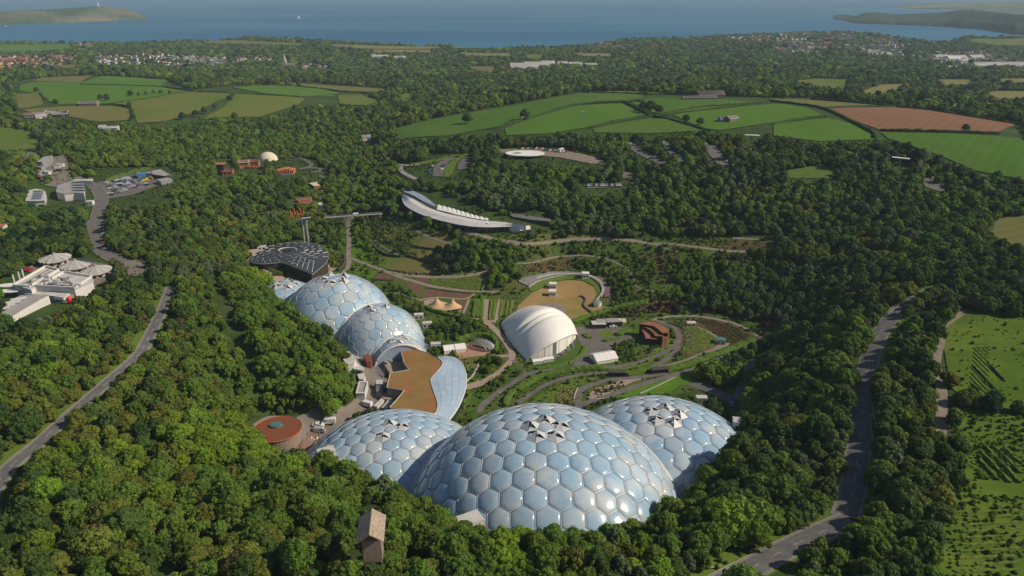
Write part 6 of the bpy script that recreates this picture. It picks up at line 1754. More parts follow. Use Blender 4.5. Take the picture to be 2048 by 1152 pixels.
# ------------------------------------------------------------------ vehicles
def car_mesh(van=False):
    L, W = (5.2, 2.0) if van else (4.3, 1.8); mb = MB()
    if van: prof = [(-2.6,.35),(-2.6,1.0),(-2.3,1.15),(-1.7,2.05),(-1.2,2.25),(2.5,2.25),(2.6,1.9),(2.6,.35)]
    else: prof = [(-2.15,.32),(-2.15,.70),(-2.0,.82),(-1.1,.95),(-.45,1.42),(.9,1.46),(1.6,1.02),(2.1,.92),(2.15,.75),(2.15,.32)]
    n = len(prof); vs = []
    for y, k in ((-W/2, 1), (W/2, 1)):
        for x, z in prof:
            yy = y * (1 if z < 1.0 else (.88 if not van else .93)); vs.append((x, yy, z))
    fs = [tuple(range(n)), tuple(range(2 * n - 1, n - 1, -1))] + [(i, i + n, (i + 1) % n + n, (i + 1) % n) for i in range(n)]
    mb.add(vs, fs); return mb
M_tyre = mat('tyre', (0.02,0.02,0.02), .9)
CARC = dict(white=(0.70,0.70,0.70), silver=(0.38,0.39,0.41), black=(0.015,0.015,0.02), blue=(0.03,0.08,0.25), red=(0.40,0.02,0.02), grey=(0.13,0.14,0.15))
M_car = {k: mat('car_paint_' + k, v, .25, spec=.6, coat=.6) for k, v in CARC.items()}
def wheel_mesh():
    mb = MB(); mb.tube([(0, -.11, 0), (0, .11, 0)], .33, 12); return mesh_from('wheel', mb.v, mb.f, [M_tyre])
WH = wheel_mesh(); PROTO = {}
def fixmesh(me):
    bm = bmesh.new(); bm.from_mesh(me); bmesh.ops.recalc_face_normals(bm, faces=bm.faces); bm.to_mesh(me); bm.free(); return me
for van in (False, True):
    b = car_mesh(van); g = MB()
    if van:
        g.add([(-2.28,-.85,1.2),(-2.28,.85,1.2),(-1.72,.8,2.0),(-1.72,-.8,2.0)], [(3,2,1,0)]); 
        for s in (-1, 1): g.box((-1.2, s * .965, 1.65), (.9, .04, .55))
    else:
        g.add([(-1.12,-.76,.99),(-1.12,.76,.99),(-.50,.70,1.42),(-.50,-.70,1.42)], [(3,2,1,0)])
        g.add([(1.62,-.74,1.05),(1.62,.74,1.05),(.94,.70,1.45),(.94,-.70,1.45)], [(0,1,2,3)])
        for s in (-1, 1): g.add([(-1.0,s*.83,1.02),(1.45,s*.83,1.06),(.9,s*.80,1.38),(-.45,s*.80,1.36)], [(0,1,2,3)])
    gm = mesh_from('glass', g.v, g.f, [M_glass])
    for k, m in M_car.items():
        PROTO[van, k] = (fixmesh(mesh_from('body', b.v, b.f, [m])), gm)
NCAR = [0]
def car(p, rz, col, label, van=False, group='parked cars', sc=1.0, name=None, cat=None):
    t = thing(name or ('van' if van else 'car'), label, cat or ('van' if van else 'car'), tuple(p), rz, group); t.scale = (sc, sc, sc)
    bm_, gm = PROTO[van, col]; link(bpy.data.objects.new('body', bm_), t); link(bpy.data.objects.new('window', gm), t)
    wx = 1.6 if van else 1.3; wy = .92 if van else .82
    for x in (-wx, wx):
        for y in (-wy, wy): w = link(bpy.data.objects.new('wheel', WH), t); w.location = (x, y, .33)
    NCAR[0] += 1; return t
def put(px_, py_, rz, col, label, **k):
    p = g1(px_, py_); p.z += .45; return car(p, rz, col, label, **k)
put(733, 813, 2.75+3.14, 'white', 'white van with a dark windscreen driving on the service yard road', van=True, sc=1.15, group='vans of the service yard')
put(658, 848, .05, 'white', 'white lorry-like van beside the round bush on the service yard', van=True, sc=1.2, group='vans of the service yard')
put(637, 854, 3.1, 'white', 'white pick-up parked left of the round bush', van=False, sc=1.25, group='vans of the service yard')
put(640, 865, 3.1, 'silver', 'silver van parked below the white pick-up', van=True, group='vans of the service yard')
put(627, 882, 3.4, 'white', 'small white car nearest the left front dome', group='vans of the service yard')
put(1226, 656, .1, 'white', 'white car in front of the small cream tent', group=None)
put(1463, 812, 1.45, 'blue', 'dark car with a white roof box in the shaded drive behind the right dome', group=None)
zi = (40, 290, 6.4)
lot = [(1120,490,'white'),(1190,480,'black'),(1250,460,'white'),(1275,452,'black'),(1310,450,'white'),(1345,435,'white'),(1370,428,'white'),(1460,412,'grey'),
 (1150,545,'black'),(1155,565,'white'),(1210,550,'white'),(1240,525,'silver'),(1260,510,'white'),(1300,500,'silver'),(1310,520,'white'),(1335,495,'black'),(1375,490,'white'),(1380,510,'white'),(1420,470,'grey'),(1470,470,'silver'),(1490,480,'silver'),(1520,485,'black'),
 (1150,632,'white'),(1215,600,'black'),(1240,605,'grey'),(1280,608,'white'),(1320,570,'silver'),(1420,555,'silver'),(1445,540,'white'),(1500,530,'red'),(1520,540,'red'),(1570,510,'silver'),(1600,505,'white'),(1540,455,'grey'),(1180,560,'silver'),(1265,530,'black')]
cols_ = {}
for x, y, col in lot:
    px_, py_ = Zc(zi, [(x, y)])[0]; where = 'front row' if y > 530 else ('middle row' if y > 465 else 'back row')
    put(px_, py_, .25 + RNG.normal(0, .05), col, col + ' car in the ' + where + ' of the busy staff car park at the left', group='cars in the staff car park')
px_, py_ = Zc(zi, [(1610, 465)])[0]; p = g1(px_, py_); t = thing('digger', 'yellow digger at the right end of the staff car park', 'digger', tuple(p), .4)
MB().box((0, 0, 1.6), (4.4, 2.6, 2.0)).build('body', M_yel, t); MB().box((-.6, 0, 3.0), (1.8, 1.9, 1.4)).build('cab', M_glass, t)
MB().tube([(1.8, 0, 2), (4.2, 0, 4.2), (6, 0, 1.6)], .28, 5).build('arm', M_yel, t); MB().box((6.1, 0, 1.0), (.9, 1.4, .9)).build('bucket', M_dgrey, t)
for s in (-1, 1): MB().box((0, s * 1.3, .45), (4.2, .6, .9)).build('track', M_tyre, t)
put(166, 467, 1.2, 'red', 'red car at the left kerb of the staff drive', group=None)
for k in range(9):
    put(205 + k * .7 + (k % 2), 452 + k * 6, .35, ['black','blue','grey','silver','black','grey','red','black','grey'][k], ['black','blue','grey','silver','black','grey','red','black','grey'][k] + ' car, number ' + ['one','two','three','four','five','six','seven','eight','nine'][k] + ' down the shaded row along the staff drive', group='cars along the shaded staff drive')
for k, (x, y, col) in enumerate(((76,522,'black'),(80,524,'grey'),(140,539,'silver'),(133,540,'black'),(52,541,'red'),(59,543,'red'),(118,538,'black'))):
    put(x, y, .3 * k, col, col + ' car among the round pavilions, ' + ['leftmost by the back one','second by the back one','between the pavilions, right','between the pavilions, left','left of the office, first','left of the office, second','behind the office roof'][k], group='cars beside the round pavilions')
for k, (x, y, col) in enumerate(lot):
    if k % 4 == 3: continue
    px_, py_ = Zc(zi, [(x + 22, y + (-4 if k % 2 else 17))])[0]; c2_ = ['silver','white','black','blue','grey'][k % 5]
    put(px_, py_, .25, c2_, c2_ + ' car squeezed between others in the staff car park', group='cars in the staff car park')
zG = (780, 280, 6.4)
for k, (x, y, col) in enumerate(((520,360,'black'),(505,400,'grey'),(510,440,'blue'),(690,338,'black'),(662,382,'white'),(540,345,'silver'),(690,350,'blue'))):
    px_, py_ = Zc(zG, [(x, y)])[0]; put(px_, py_, 1.2, col, col + ' car in the small car park above the crescent building, ' + ['row left 1','row left 2','row left 3','right pair upper','right pair white','top left','right pair lower'][k].replace(' 1',' top').replace(' 2',' middle').replace(' 3',' bottom'), group='cars above the crescent building')
for k in range(13):
    put(1177 + k * 5.2, 372.5, 1.5, ['white','silver','black','white','grey','white'][k % 6], ['white','silver','black','white','grey','white'][k % 6] + ' car in the single row among the dark trees', group='cars in the single row among the dark trees')
for k in range(18):
    x = 1040 + k * 5.5; put(x, 299 + .0 * k + (k * .35 if k > 8 else 0), .9, ['black','white','red','silver','grey'][k % 5], ['black','white','red','silver','grey'][k % 5] + ' car at the far edge of the upper gravel car park', group='cars at the upper gravel car park')
for k, (x, y) in enumerate(((1253,287),(1260,289),(1268,291),(1300,309),(1310,318),(1326,286),(1340,300),(1366,318),(1412,290),(1452,324),(1458,327),(1206,317),(1866,358),(1874,361))):
    c_ = ['white','silver','grey','blue'][k % 4]; put(x, y, .8, c_, c_ + ' car in the tree-screened upper car parks', group='cars in the tree-screened upper car parks')
# white bus on the upper car park
p = g1(1122, 304); t = thing('minibus', 'white minibus on the upper gravel car park', 'minibus', tuple(p + Vector((0, 0, .3))), 1.0)
MB().box((0, 0, 1.7), (7.5, 2.4, 2.6)).build('body', M_white, t); MB().box((0, 0, 2.1), (7.2, 2.46, .8)).build('window', M_glass, t)
for x in (-2.4, 2.4):
    for y in (-1.1, 1.1): w = link(bpy.data.objects.new('wheel', WH), t); w.location = (x, y, .4)

# ------------------------------------------------------------------ crash barriers and bridge parapet on the right road
def rail(pix, label, h=.8, group=None):
    W = smooth_xy(resample(world_line(pix, 5), 3)); c = W[0]; z0 = float(H(*c)); t = thing('guard_rail', label, 'barrier', (c[0], c[1], z0), 0, group)
    MB().tube([(x - c[0], y - c[1], float(H(x, y)) - z0 + h) for x, y in W], .16, 4).build('beam', M_conc, t)
    mb = MB()
    for x, y in W: mb.tube([(x - c[0], y - c[1], float(H(x, y)) - z0 - .2), (x - c[0], y - c[1], float(H(x, y)) - z0 + h)], .07, 4)
    mb.build('posts', M_steel, t)
rail([(1776,630),(1795,615),(1822,600)], 'pale barrier on the left of the right road near the bridge', group='barriers of the right road')
rail([(1838,592),(1860,580),(1885,574)], 'pale bridge parapet at the top of the right road', 1.1, group='barriers of the right road')
rail([(1365,1150),(1400,1143),(1440,1136)], 'pale barrier on the near side of the bottom road', group='barriers of the right road')

# ------------------------------------------------------------------ visitors on the paths
def person_mesh():
    bm = bmesh.new(); J = [(0,0,.95,.17),(0,0,1.25,.18),(0,0,1.45,.14),(0,0,1.55,.07),(0,0,1.68,.115),(.10,0,.88,.11),(.12,.10,.48,.08),(.12,.18,.08,.055),(-.10,0,.88,.11),(-.12,-.05,.48,.08),(-.12,-.12,.08,.055),(.20,0,1.43,.065),(.26,-.05,1.15,.05),(.27,-.15,.9,.04),(-.20,0,1.43,.065),(-.26,.05,1.15,.05),(-.27,.15,.9,.04),(.12,.28,.05,.04),(-.12,-.02,.05,.04)]
    E_ = [(0,1),(1,2),(2,3),(3,4),(0,5),(5,6),(6,7),(0,8),(8,9),(9,10),(2,11),(11,12),(12,13),(2,14),(14,15),(15,16),(7,17),(10,18)]
    me = bpy.data.meshes.new('person_skin'); me.from_pydata([j[:3] for j in J], E_, []); me.update()
    o = bpy.data.objects.new('tmp_person', me); COL.objects.link(o); m = o.modifiers.new('skin', 'SKIN'); me.skin_vertices[0].data[0].use_root = True
    for i, j in enumerate(J): me.skin_vertices[0].data[i].radius = (j[3], j[3])
    m2 = o.modifiers.new('sub', 'SUBSURF'); m2.levels = 1; m2.render_levels = 1
    dg = bpy.context.evaluated_depsgraph_get(); r = bpy.data.meshes.new_from_object(o.evaluated_get(dg)); bpy.data.objects.remove(o); return r
PM = person_mesh(); M_skin = mat('skin', (0.45,0.28,0.2), .6)
PCOL = {'red': (0.5,.04,.04), 'blue': (.05,.12,.4), 'white': (.7,.7,.7), 'dark': (.03,.03,.04), 'yellow': (.6,.45,.05), 'pink': (.6,.15,.3)}
PMESH = {}
for k, c_ in PCOL.items():
    me = PM.copy(); me.materials.clear()
    for m in (mat('shirt_' + k, c_, .8), mat('trousers_' + k, (.05,.06,.09), .8), M_skin): me.materials.append(m)
    for f in me.polygons:
        z = f.center.z; f.material_index = 2 if z > 1.52 or (abs(f.center.x) > .235 and z < 1.2) else (1 if z < .95 else 0)
    PMESH[k] = me
spots = [(1003,655,'red'),(1000,690,'white'),(1012,703,'blue'),(1022,700,'dark'),(1018,722,'dark'),(1015,736,'white'),(985,760,'blue'),(980,762,'dark'),(955,752,'red'),(960,700,'white'),(935,705,'dark'),(1060,572,'red'),(1070,576,'pink'),(1066,585,'dark'),(915,565,'blue'),(905,552,'red'),(880,550,'white'),(1228,786,'dark'),(1157,800,'dark'),(1150,803,'blue'),(1052,741,'dark'),(1000,790,'white'),(698,500,'dark'),(700,515,'red'),(835,610,'blue'),(900,622,'red'),(905,620,'dark'),(1075,735,'dark'),(1264,642,'dark'),(1370,640,'white')]
for k, (x, y, col) in enumerate(spots):
    where = 'on the stepped path by the big white tent' if 990 < x < 1030 and y > 640 else ('on the terracotta plaza' if 930 < x < 990 else ('on the dry arena lawn' if 1050 < x < 1080 and y < 600 else ('on the path behind the front domes' if y > 730 else ('on the path near the beige tent' if x < 920 else 'on the garden path'))))
    o = tag(link(bpy.data.objects.new('person', PMESH[col])), 'person in a ' + col + ' top walking ' + where, 'person', 'visitors on the paths')
    p = g1(x, y); o.location = (p.x, p.y, p.z + float(off(np.array(p))) + .1); o.rotation_euler = (0, 0, RNG.uniform(0, 6.28))
# bollard lights / totems with the row of white markers in the wood
for k in range(7):
    p = g1(1247 + k * 4.0, 471 + k * .5); t = thing('marker_post', 'short white marker post in the row of seven at the dark wood edge', 'post', tuple(p), 0, 'row of seven white marker posts'); MB().tube([(0, 0, -.3), (0, 0, 1.7)], .35, 6, r2=.2).build('post', M_white, t)
# floodlight masts in the field
for x, y, lb in ((1165,251,'left floodlight mast standing in the field'), (1045,262,'floodlight mast behind the wood edge')):
    p = g1(x, y); t = thing('mast', lb, 'mast', tuple(p), 0, 'floodlight masts'); MB().tube([(0, 0, 0), (0, 0, 14)], .25, 5, r2=.15).build('pole', M_steel, t); MB().box((0, 0, 14.3), (2.4, .6, 1.0)).build('lamp', M_white, t)
p = g1(753, 1150)
# picnic tables along the terrace
for k in range(16):
    x = 812 + k * 5.2 if k < 0 else 815 + k * 6.0; y = 546 + (k % 3) * 1.5
    if k < 16 and x < 882:
        p = g1(x, y); t = thing('picnic_table', 'dark picnic table in the row at the foot of the lowest sloping lawn', 'table', tuple(p), RNG.uniform(0, 1), 'picnic tables'); MB().box((0, 0, .9), (2.0, .8, .08)).build('top', M_wood, t)
        for s in (-1, 1): MB().box((0, s * .7, .5), (2.0, .3, .06)).build('bench', M_wood, t); MB().box((s * .8, 0, .45), (.08, 1.2, .9)).build('leg', M_wood, t)

# ------------------------------------------------------------------ houses of the towns
def house_mesh(kind, s):
    r = random.Random(s); L = r.uniform(9, 15); W = r.uniform(7, 9); h = r.choice((3.2, 5.2, 5.6)); mb = MB()
    mb.cm = 0; mb.gable_wall((0, 0, -3), (L, W), h + 3, h + 3 + 2.6)
    mb.cm = 1; mb.gable((0, 0, h), (L, W), 2.6, 0, over=.4, t=.2)
    mb.box((L * .35, 0, h + 2.9), (.9, .9, 1.6))
    mb.cm = 2
    for x in (-.3, 0, .3):
        for z in ([1.5] if h < 4 else [1.4, 4.0]):
            for sg in (-1, 1): mb.box((x * L, sg * (W / 2 + .03), z), (1.3, .08, 1.2))
    w, rf = {'white': (M_wroof, M_dgrey), 'red': (M_hred, M_brick), 'buff': (M_hbuff, M_hroof), 'grey': (M_wpaint, M_grey)}[kind]
    return mesh_from('house', mb.v, mb.f, [w, rf, M_glass], mi=mb.m)
M_hred = mat('red_brick_wall', (0.40,0.21,0.15), .9); M_hbuff = mat('buff_render', (0.52,0.44,0.34), .9); M_hroof = mat('brown_tile_roof', (0.22,0.13,0.10), .9)
HM = {(k, s): house_mesh(k, s) for k in ('white', 'red', 'buff', 'grey') for s in range(3)}
TOWN = [
 ([(-60,112),(60,114),(150,112),(152,122),(130,134),(70,142),(-60,146)], dict(red=6, buff=2.5, white=1.5), 118, 'red and buff house of the estate at the far left', 'houses of the red estate'),
 ([(190,114),(300,110),(380,112),(440,116),(500,116),(530,120),(430,134),(330,136),(200,134)], dict(white=5, buff=3, red=1, grey=2), 120, 'pale house of the village above the left fields', 'houses of the pale village'),
 ([(155,88),(190,88),(185,96),(160,96)], dict(buff=3, red=2), 8, 'house of the small group below the left shore', 'houses below the left shore'),
 ([(510,116),(545,118),(540,126),(515,126)], dict(white=2, buff=1), 8, 'white house at the edge of the valley wood', 'houses at the valley wood'),
 ([(605,128),(655,130),(650,143),(610,143)], dict(white=2, buff=1), 12, 'white house in a clearing of the valley wood', 'houses in the clearing'),
 ([(1176,89),(1250,88),(1248,98),(1178,99)], dict(white=3, red=2), 18, 'house of the group near the middle of the shore', 'houses near the shore'),
 ([(1292,92),(1328,92),(1326,98),(1294,99)], dict(red=2, white=1), 7, 'house right of the group near the shore', 'houses right of the shore group'),
 ([(1440,75),(1540,70),(1620,64),(1700,68),(1780,76),(1850,84),(1830,96),(1780,104),(1660,100),(1560,92),(1450,84)], dict(white=2, buff=3, red=2, grey=3), 230, 'house of the hillside town by the bay', 'houses of the hillside town'),
 ([(1550,96),(1640,94),(1640,108),(1560,108)], dict(buff=3, white=1, grey=2), 22, 'house on the lower slope of the hillside town', 'houses of the lower hillside'),
 ([(1700,92),(1800,90),(1810,116),(1740,114)], dict(grey=4, buff=2), 55, 'grey house in the wooded part of the hillside town', 'houses of the wooded hillside'),
 ([(1810,112),(1900,104),(1970,106),(2048,110),(2120,112),(2120,138),(2000,136),(1880,132)], dict(white=4, buff=2, red=2, grey=2), 130, 'house of the harbour town at the right edge', 'houses of the harbour town'),
]
HOUSES = []; hcand = []
for ti, (pg, mixk, n, lb, gr) in enumerate(TOWN):
    W = G(*zip(*pg))[:, :2]; pl = [tuple(p) for p in W]; mn = W.min(0); mx = W.max(0); r = np.random.default_rng(50 + ti); got = 0; tries = 0
    ks = list(mixk); pr = np.array([mixk[k] for k in ks], float); pr /= pr.sum(); pts_ = []
    while got < n and tries < n * 60:
        tries += 1; q = mn + r.random(2) * (mx - mn)
        if not in_poly(q[0], q[1], pl): continue
        if any((q[0] - a) ** 2 + (q[1] - b) ** 2 < 14 ** 2 for a, b in pts_): continue
        pts_.append(tuple(q)); got += 1; k = ks[r.choice(len(ks), p=pr)]
        ang = .6 * math.sin(q[0] / 140) + .5 * math.sin(q[1] / 160) + (math.pi / 2 if r.random() < .35 else 0)
        hcand.append((q[0], q[1], k, r.integers(0, 3), ang, lb, gr))
HOUSES = [(h[0], h[1]) for h in hcand]
print('HOUSES', len(hcand))
hsort = sorted(hcand, key=lambda h: h[0] ** 2 + h[1] ** 2)
for x, y, k, s, a, lb, gr in hsort[:290]:
    kl = dict(white='white', red='red brick', buff='buff', grey='grey-roofed')[k]
    o = tag(link(bpy.data.objects.new('house', HM[k, s])), kl + ' ' + lb.replace('red and buff ', '').replace('pale ', '').replace('white ', '').replace('grey ', ''), 'house', gr); o.location = (x, y, float(H(x, y))); o.rotation_euler = (0, 0, a)
hs = hsort[290:]
if hs:
    libh = bpy.data.collections.new('house_library'); order_h = []
    for i, ((k, s), me) in enumerate(HM.items()):
        o = bpy.data.objects.new('lib_h%02d' % i, me); libh.objects.link(o); order_h.append((k, s))
HREST = hs
# large white sheds of the works beyond the wood and in the harbour
for k, (x, y, L, W, rz, lb) in enumerate(((1048,138,70,30,.1,'widest white works building beyond the wood'),(1072,134,60,24,.1,'white works building with a stepped roof beyond the wood'),(1096,131,34,20,.2,'white works building at the right of the works'),(1035,140,30,20,0,'small white works building at the left of the works'),(1125,131,26,14,.1,'first white shed right of the works'),(1150,132,34,12,.1,'second white shed right of the works'),(1178,134,40,10,.1,'long thin white shed right of the works'),
        (760,117,50,16,.05,'long white shed in front of the tan coast fields'),(800,119,34,14,.05,'pale blue-roofed shed in front of the tan coast fields'),
        (1910,121,60,30,.1,'big white harbour shed'),(1950,118,50,22,.3,'white harbour shed beside the big one'),(1880,117,44,18,.2,'pale harbour shed at the left of the harbour town'),(1990,136,110,30,-.1,'long white curved-looking harbour shed, the nearest'),(2040,135,60,26,-.1,'white harbour shed at the right edge'),(1930,126,50,20,.1,'white shed between the big harbour sheds'),(1905,140,24,12,0,'small pale blue-white shed below the harbour'))):
    barn((x, y), L, W, 7, rz, lb, M_white, M_white, name='works_shed', cat='shed', group='white works and harbour sheds')
    p = g1(x, y)
    for dx in np.arange(-L / 2, L / 2 + 1, 12):
        for dy in (-W * .3, W * .3): HOUSES.append((p.x + dx, p.y + dy))
for pg in ([(935,133),(992,134),(990,145),(975,147),(940,138)], [(120,132),(160,128),(158,136),(120,142)]): sheet('bare_yard', pg, M_f['tan'], .2); OPENX.append(pg)
OPEN_EXTRA = OPENX + GAPX + [
 [(640,440),(700,430),(760,425),(900,470),(1050,480),(1250,475),(1540,470),(1560,500),(1420,520),(1350,540),(1330,600),(1480,640),(1560,650),(1560,690),(1440,760),(1490,800),(1480,830),(1300,800),(1100,815),(930,860),(840,840),(740,840),(700,860),(600,920),(500,880),(505,830),(690,815),(712,790),(705,750),(680,705),(590,640),(545,600),(540,560),(490,540),(500,500),(600,480)],
 [(795,385),(870,385),(1060,450),(1060,480),(900,465),(800,430)],
 [(0,560),(70,530),(100,506),(220,520),(230,550),(190,585),(170,612),(100,640),(0,665)],
]
SHRUBOFF = [Zc(zD, [(60,150),(240,230),(240,320),(120,330)]), Zc(zD, [(350,430),(560,420),(560,560),(350,540)]), Zc(zD, [(560,440),(860,440),(840,560),(560,620)]), Zc(zE, [(640,110),(1020,110),(1020,330),(700,330)]), Zc(zE, [(1480,300),(1600,300),(1600,380),(1480,380)])]
OPEN_EXTRA += [[(840,840),(1500,775),(1500,860),(1380,800),(900,900)], Zc(zA, [(1300,300),(2100,300),(2100,480),(1900,460)])]
OPEN_EXTRA += [[(560,455),(700,440),(700,520),(560,500)], [(505,832),(700,812),(720,850),(600,912),(560,892),(510,885)]]
SHRUBOFF += [Zc(zB, [(270,930),(300,870),(400,700),(520,560),(960,530),(1240,700),(1240,900),(1050,985),(780,1060)]), Zc(zE, [(0,160),(640,160),(640,320),(430,365),(470,480),(460,560),(0,640)]), Zc(zA, [(1040,1000),(1600,950),(1500,1150),(1060,1150)]), Zc(zA, [(700,590),(1190,590),(1190,780),(690,730)]), Zc(zA, [(980,370),(1340,400),(1320,530),(950,480)]), Zc(zD, [(920,250),(1100,60),(1450,60),(1720,370),(1800,560),(1300,760),(1160,620)]), Zc(zD, [(640,0),(1080,0),(1060,100),(900,220),(640,200)]), Zc(zE, [(1120,150),(1250,90),(1700,160),(1900,290),(1640,390),(1270,480),(1120,460)]), Zc(zE, [(430,930),(1000,690),(1290,640),(1290,730),(1000,870)]), Zc(zA, [(560,740),(800,780),(1700,800),(1640,940),(1560,1000),(1000,1000),(850,900),(560,820)])]
SHRUBOFF += [[(188,366),(265,347),(305,336),(352,340),(350,362),(318,374),(262,394),(216,401),(188,390)], Zc(zG, [(540,480),(550,330),(760,225),(870,230),(1040,200),(1030,300),(960,410),(700,480)]), [(1000,299),(1060,297),(1110,299),(1200,317),(1218,331),(1120,317),(1000,308)], [(70,355),(60,330),(130,308),(175,362),(165,412),(50,412),(50,375)]]
SHRUBOFF += [pg for pg in OPENX[:7]]
# ------------------------------------------------------------------ trees
def foliage(name, c, c2, tr=0.28):
    return mat(name, c, 0.75, c2, 0.7, spec=0.12, rnd=0.28, hue=0.016, lo=.35, hi=.65, translucent=tr, detail=2.0)
M_bark = mat('bark', (0.10,0.075,0.05), .95)
SPEC = {   # material, crown shape (radius, crown height, trunk height, lobes, lobe size, leaf size)
 'green':  (foliage('leaf_green', (0.098,0.172,0.022), (0.140,0.208,0.032)), (3.6, 5.6, 2.4, 22, .42)),
 'bright': (foliage('leaf_bright', (0.145,0.232,0.018), (0.178,0.265,0.026)), (3.8, 5.8, 2.2, 24, .40)),
 'dark':   (foliage('leaf_dark', (0.054,0.100,0.022), (0.080,0.128,0.028)), (3.8, 6.4, 2.6, 22, .44)),
 'olive':  (foliage('leaf_olive', (0.125,0.160,0.022), (0.155,0.178,0.032)), (3.3, 4.6, 1.8, 20, .42)),
 'grey':   (foliage('leaf_grey', (0.105,0.150,0.062), (0.135,0.180,0.085)), (2.9, 6.6, 2.4, 20, .40)),
 'brown':  (foliage('leaf_brown', (0.120,0.105,0.032), (0.110,0.115,0.032)), (2.8, 4.2, 1.6, 16, .42)),
 'purple': (foliage('leaf_purple', (0.085,0.028,0.040), (0.11,0.04,0.05)), (2.8, 4.4, 1.2, 16, .44)),
 'pine':   (foliage('needle_dark', (0.020,0.048,0.018), (0.032,0.064,0.022)), (4.2, 7.0, 3.0, 22, .34)),
}
def crown(seed, Rr, Hc, z0, nl, ls, leaf, nleaf, core=True):
    r = np.random.default_rng(seed)
    # lobe centres on an egg-shaped shell
    L = []
    for i in range(nl):
        ph = i * 2.399963 + r.uniform(-.4, .4); t = (i + .5) / nl
        zc = t ** 0.85
        rad = math.sqrt(max(0.05, 1 - (zc * 1.5 - .42) ** 2)) if zc < .95 else .2
        rr = Rr * ls * r.uniform(.55, 1.3) * (1 - .25 * zc)
        L.append((math.cos(ph) * rad * (Rr - rr) * r.uniform(.6, 1.25), math.sin(ph) * rad * (Rr - rr) * r.uniform(.75, 1.12), z0 + rr * .7 + zc * (Hc - 1.5 * rr), rr))
    L.append((0, 0, z0 + Hc * .45, Rr * .6))
    L = np.array(L); V = []; Qd = []
    tot = (L[:, 3] ** 2).sum()
    for i, (x, y, z, rr) in enumerate(L):
        n = max(6, int(nleaf * rr * rr / tot))
        k = np.arange(n) + .5; phi = np.arccos(1 - 2 * k / n); th_ = math.pi * (1 + 5 ** .5) * k + r.uniform(0, 6)
        N_ = np.stack([np.cos(th_) * np.sin(phi), np.sin(th_) * np.sin(phi), np.cos(phi)], -1)
        pp = np.array([x, y, z]) + N_ * rr * r.uniform(.82, 1.14, (n, 1))
        d = np.linalg.norm(pp[:, None, :] - L[None, :, :3], axis=2) / L[None, :, 3]
        d[:, i] = 9
        ok = (d.min(1) > .86) & (pp[:, 2] > z0 - .2) & ((N_[:, 2] > -.55) | (r.random(n) < .4))
        pp = pp[ok]; N1 = N_[ok]; m = len(pp)
        if not m: continue
        N1 = N1 + r.normal(0, .42, (m, 3)); N1 /= np.linalg.norm(N1, axis=1, keepdims=True)
        U = np.cross(N1, r.normal(0, 1, (m, 3))); U /= np.linalg.norm(U, axis=1, keepdims=True); W_ = np.cross(N1, U)
        s = leaf * r.uniform(.6, 1.35, (m, 1))
        b = sum(len(a) for a in V)
        quad = np.stack([pp - U * s * r.uniform(.7, 1.2, (m, 1)), pp - W_ * s * r.uniform(.6, 1, (m, 1)), pp + U * s * r.uniform(.7, 1.2, (m, 1)), pp + W_ * s * r.uniform(.6, 1, (m, 1))], 1)
        V.append(quad.reshape(-1, 3)); Qd.append(b + np.arange(m * 4).reshape(m, 4))
    if core:
        for x, y, z, rr in L:
            # cheap core ball so that the crown is not see-through
            b = sum(len(a) for a in V); na, nb_ = 8, 5; vs = []
            for i in range(nb_):
                a = math.pi * (i + .5) / nb_
                for j in range(na):
                    q = 2 * math.pi * j / na
                    vs.append((x + rr * .80 * math.sin(a) * math.cos(q), y + rr * .80 * math.sin(a) * math.sin(q), z + rr * .80 * math.cos(a)))
            V.append(np.array(vs)); qq = []
            for i in range(nb_ - 1):
                for j in range(na): qq.append((b + i * na + j, b + (i + 1) * na + j, b + (i + 1) * na + (j + 1) % na, b + i * na + (j + 1) % na))
            for i0 in (0, nb_ - 1):
                o = [b + i0 * na + j for j in range(na)]
                if i0 == 0: o = o[::-1]
                qq += [(o[0], o[1], o[2], o[3]), (o[0], o[3], o[4], o[7]), (o[4], o[5], o[6], o[7])]
            Qd.append(np.array(qq)[:, ::-1])
    return np.concatenate(V), np.concatenate(Qd)
def trunk_mb(h, Rr, seed):
    r = random.Random(seed); mb = MB()
    mb.tube([(0, 0, -.6), (r.uniform(-.1, .1), r.uniform(-.1, .1), h * .6), (r.uniform(-.3, .3), r.uniform(-.3, .3), h * 1.5)], .24, 6, r2=.12)
    for k in range(3):
        a = k * 2.1 + r.uniform(0, 1)
        mb.tube([(0, 0, h * .7), (math.cos(a) * Rr * .35, math.sin(a) * Rr * .35, h * 1.25), (math.cos(a) * Rr * .6, math.sin(a) * Rr * .6, h * 1.7)], .11, 4, r2=.05)
    return mb
NSH = 4
HERO = {}; INST = {}; FAR = {}; VFAR = {}
lib = bpy.data.collections.new('tree_library'); libfar = bpy.data.collections.new('far_tree_library'); libv = bpy.data.collections.new('distant_tree_library')
def lib_obj(coll, idx, me):
    o = bpy.data.objects.new('lib_%03d' % idx, me); coll.objects.link(o)
KEYS = list(SPEC)
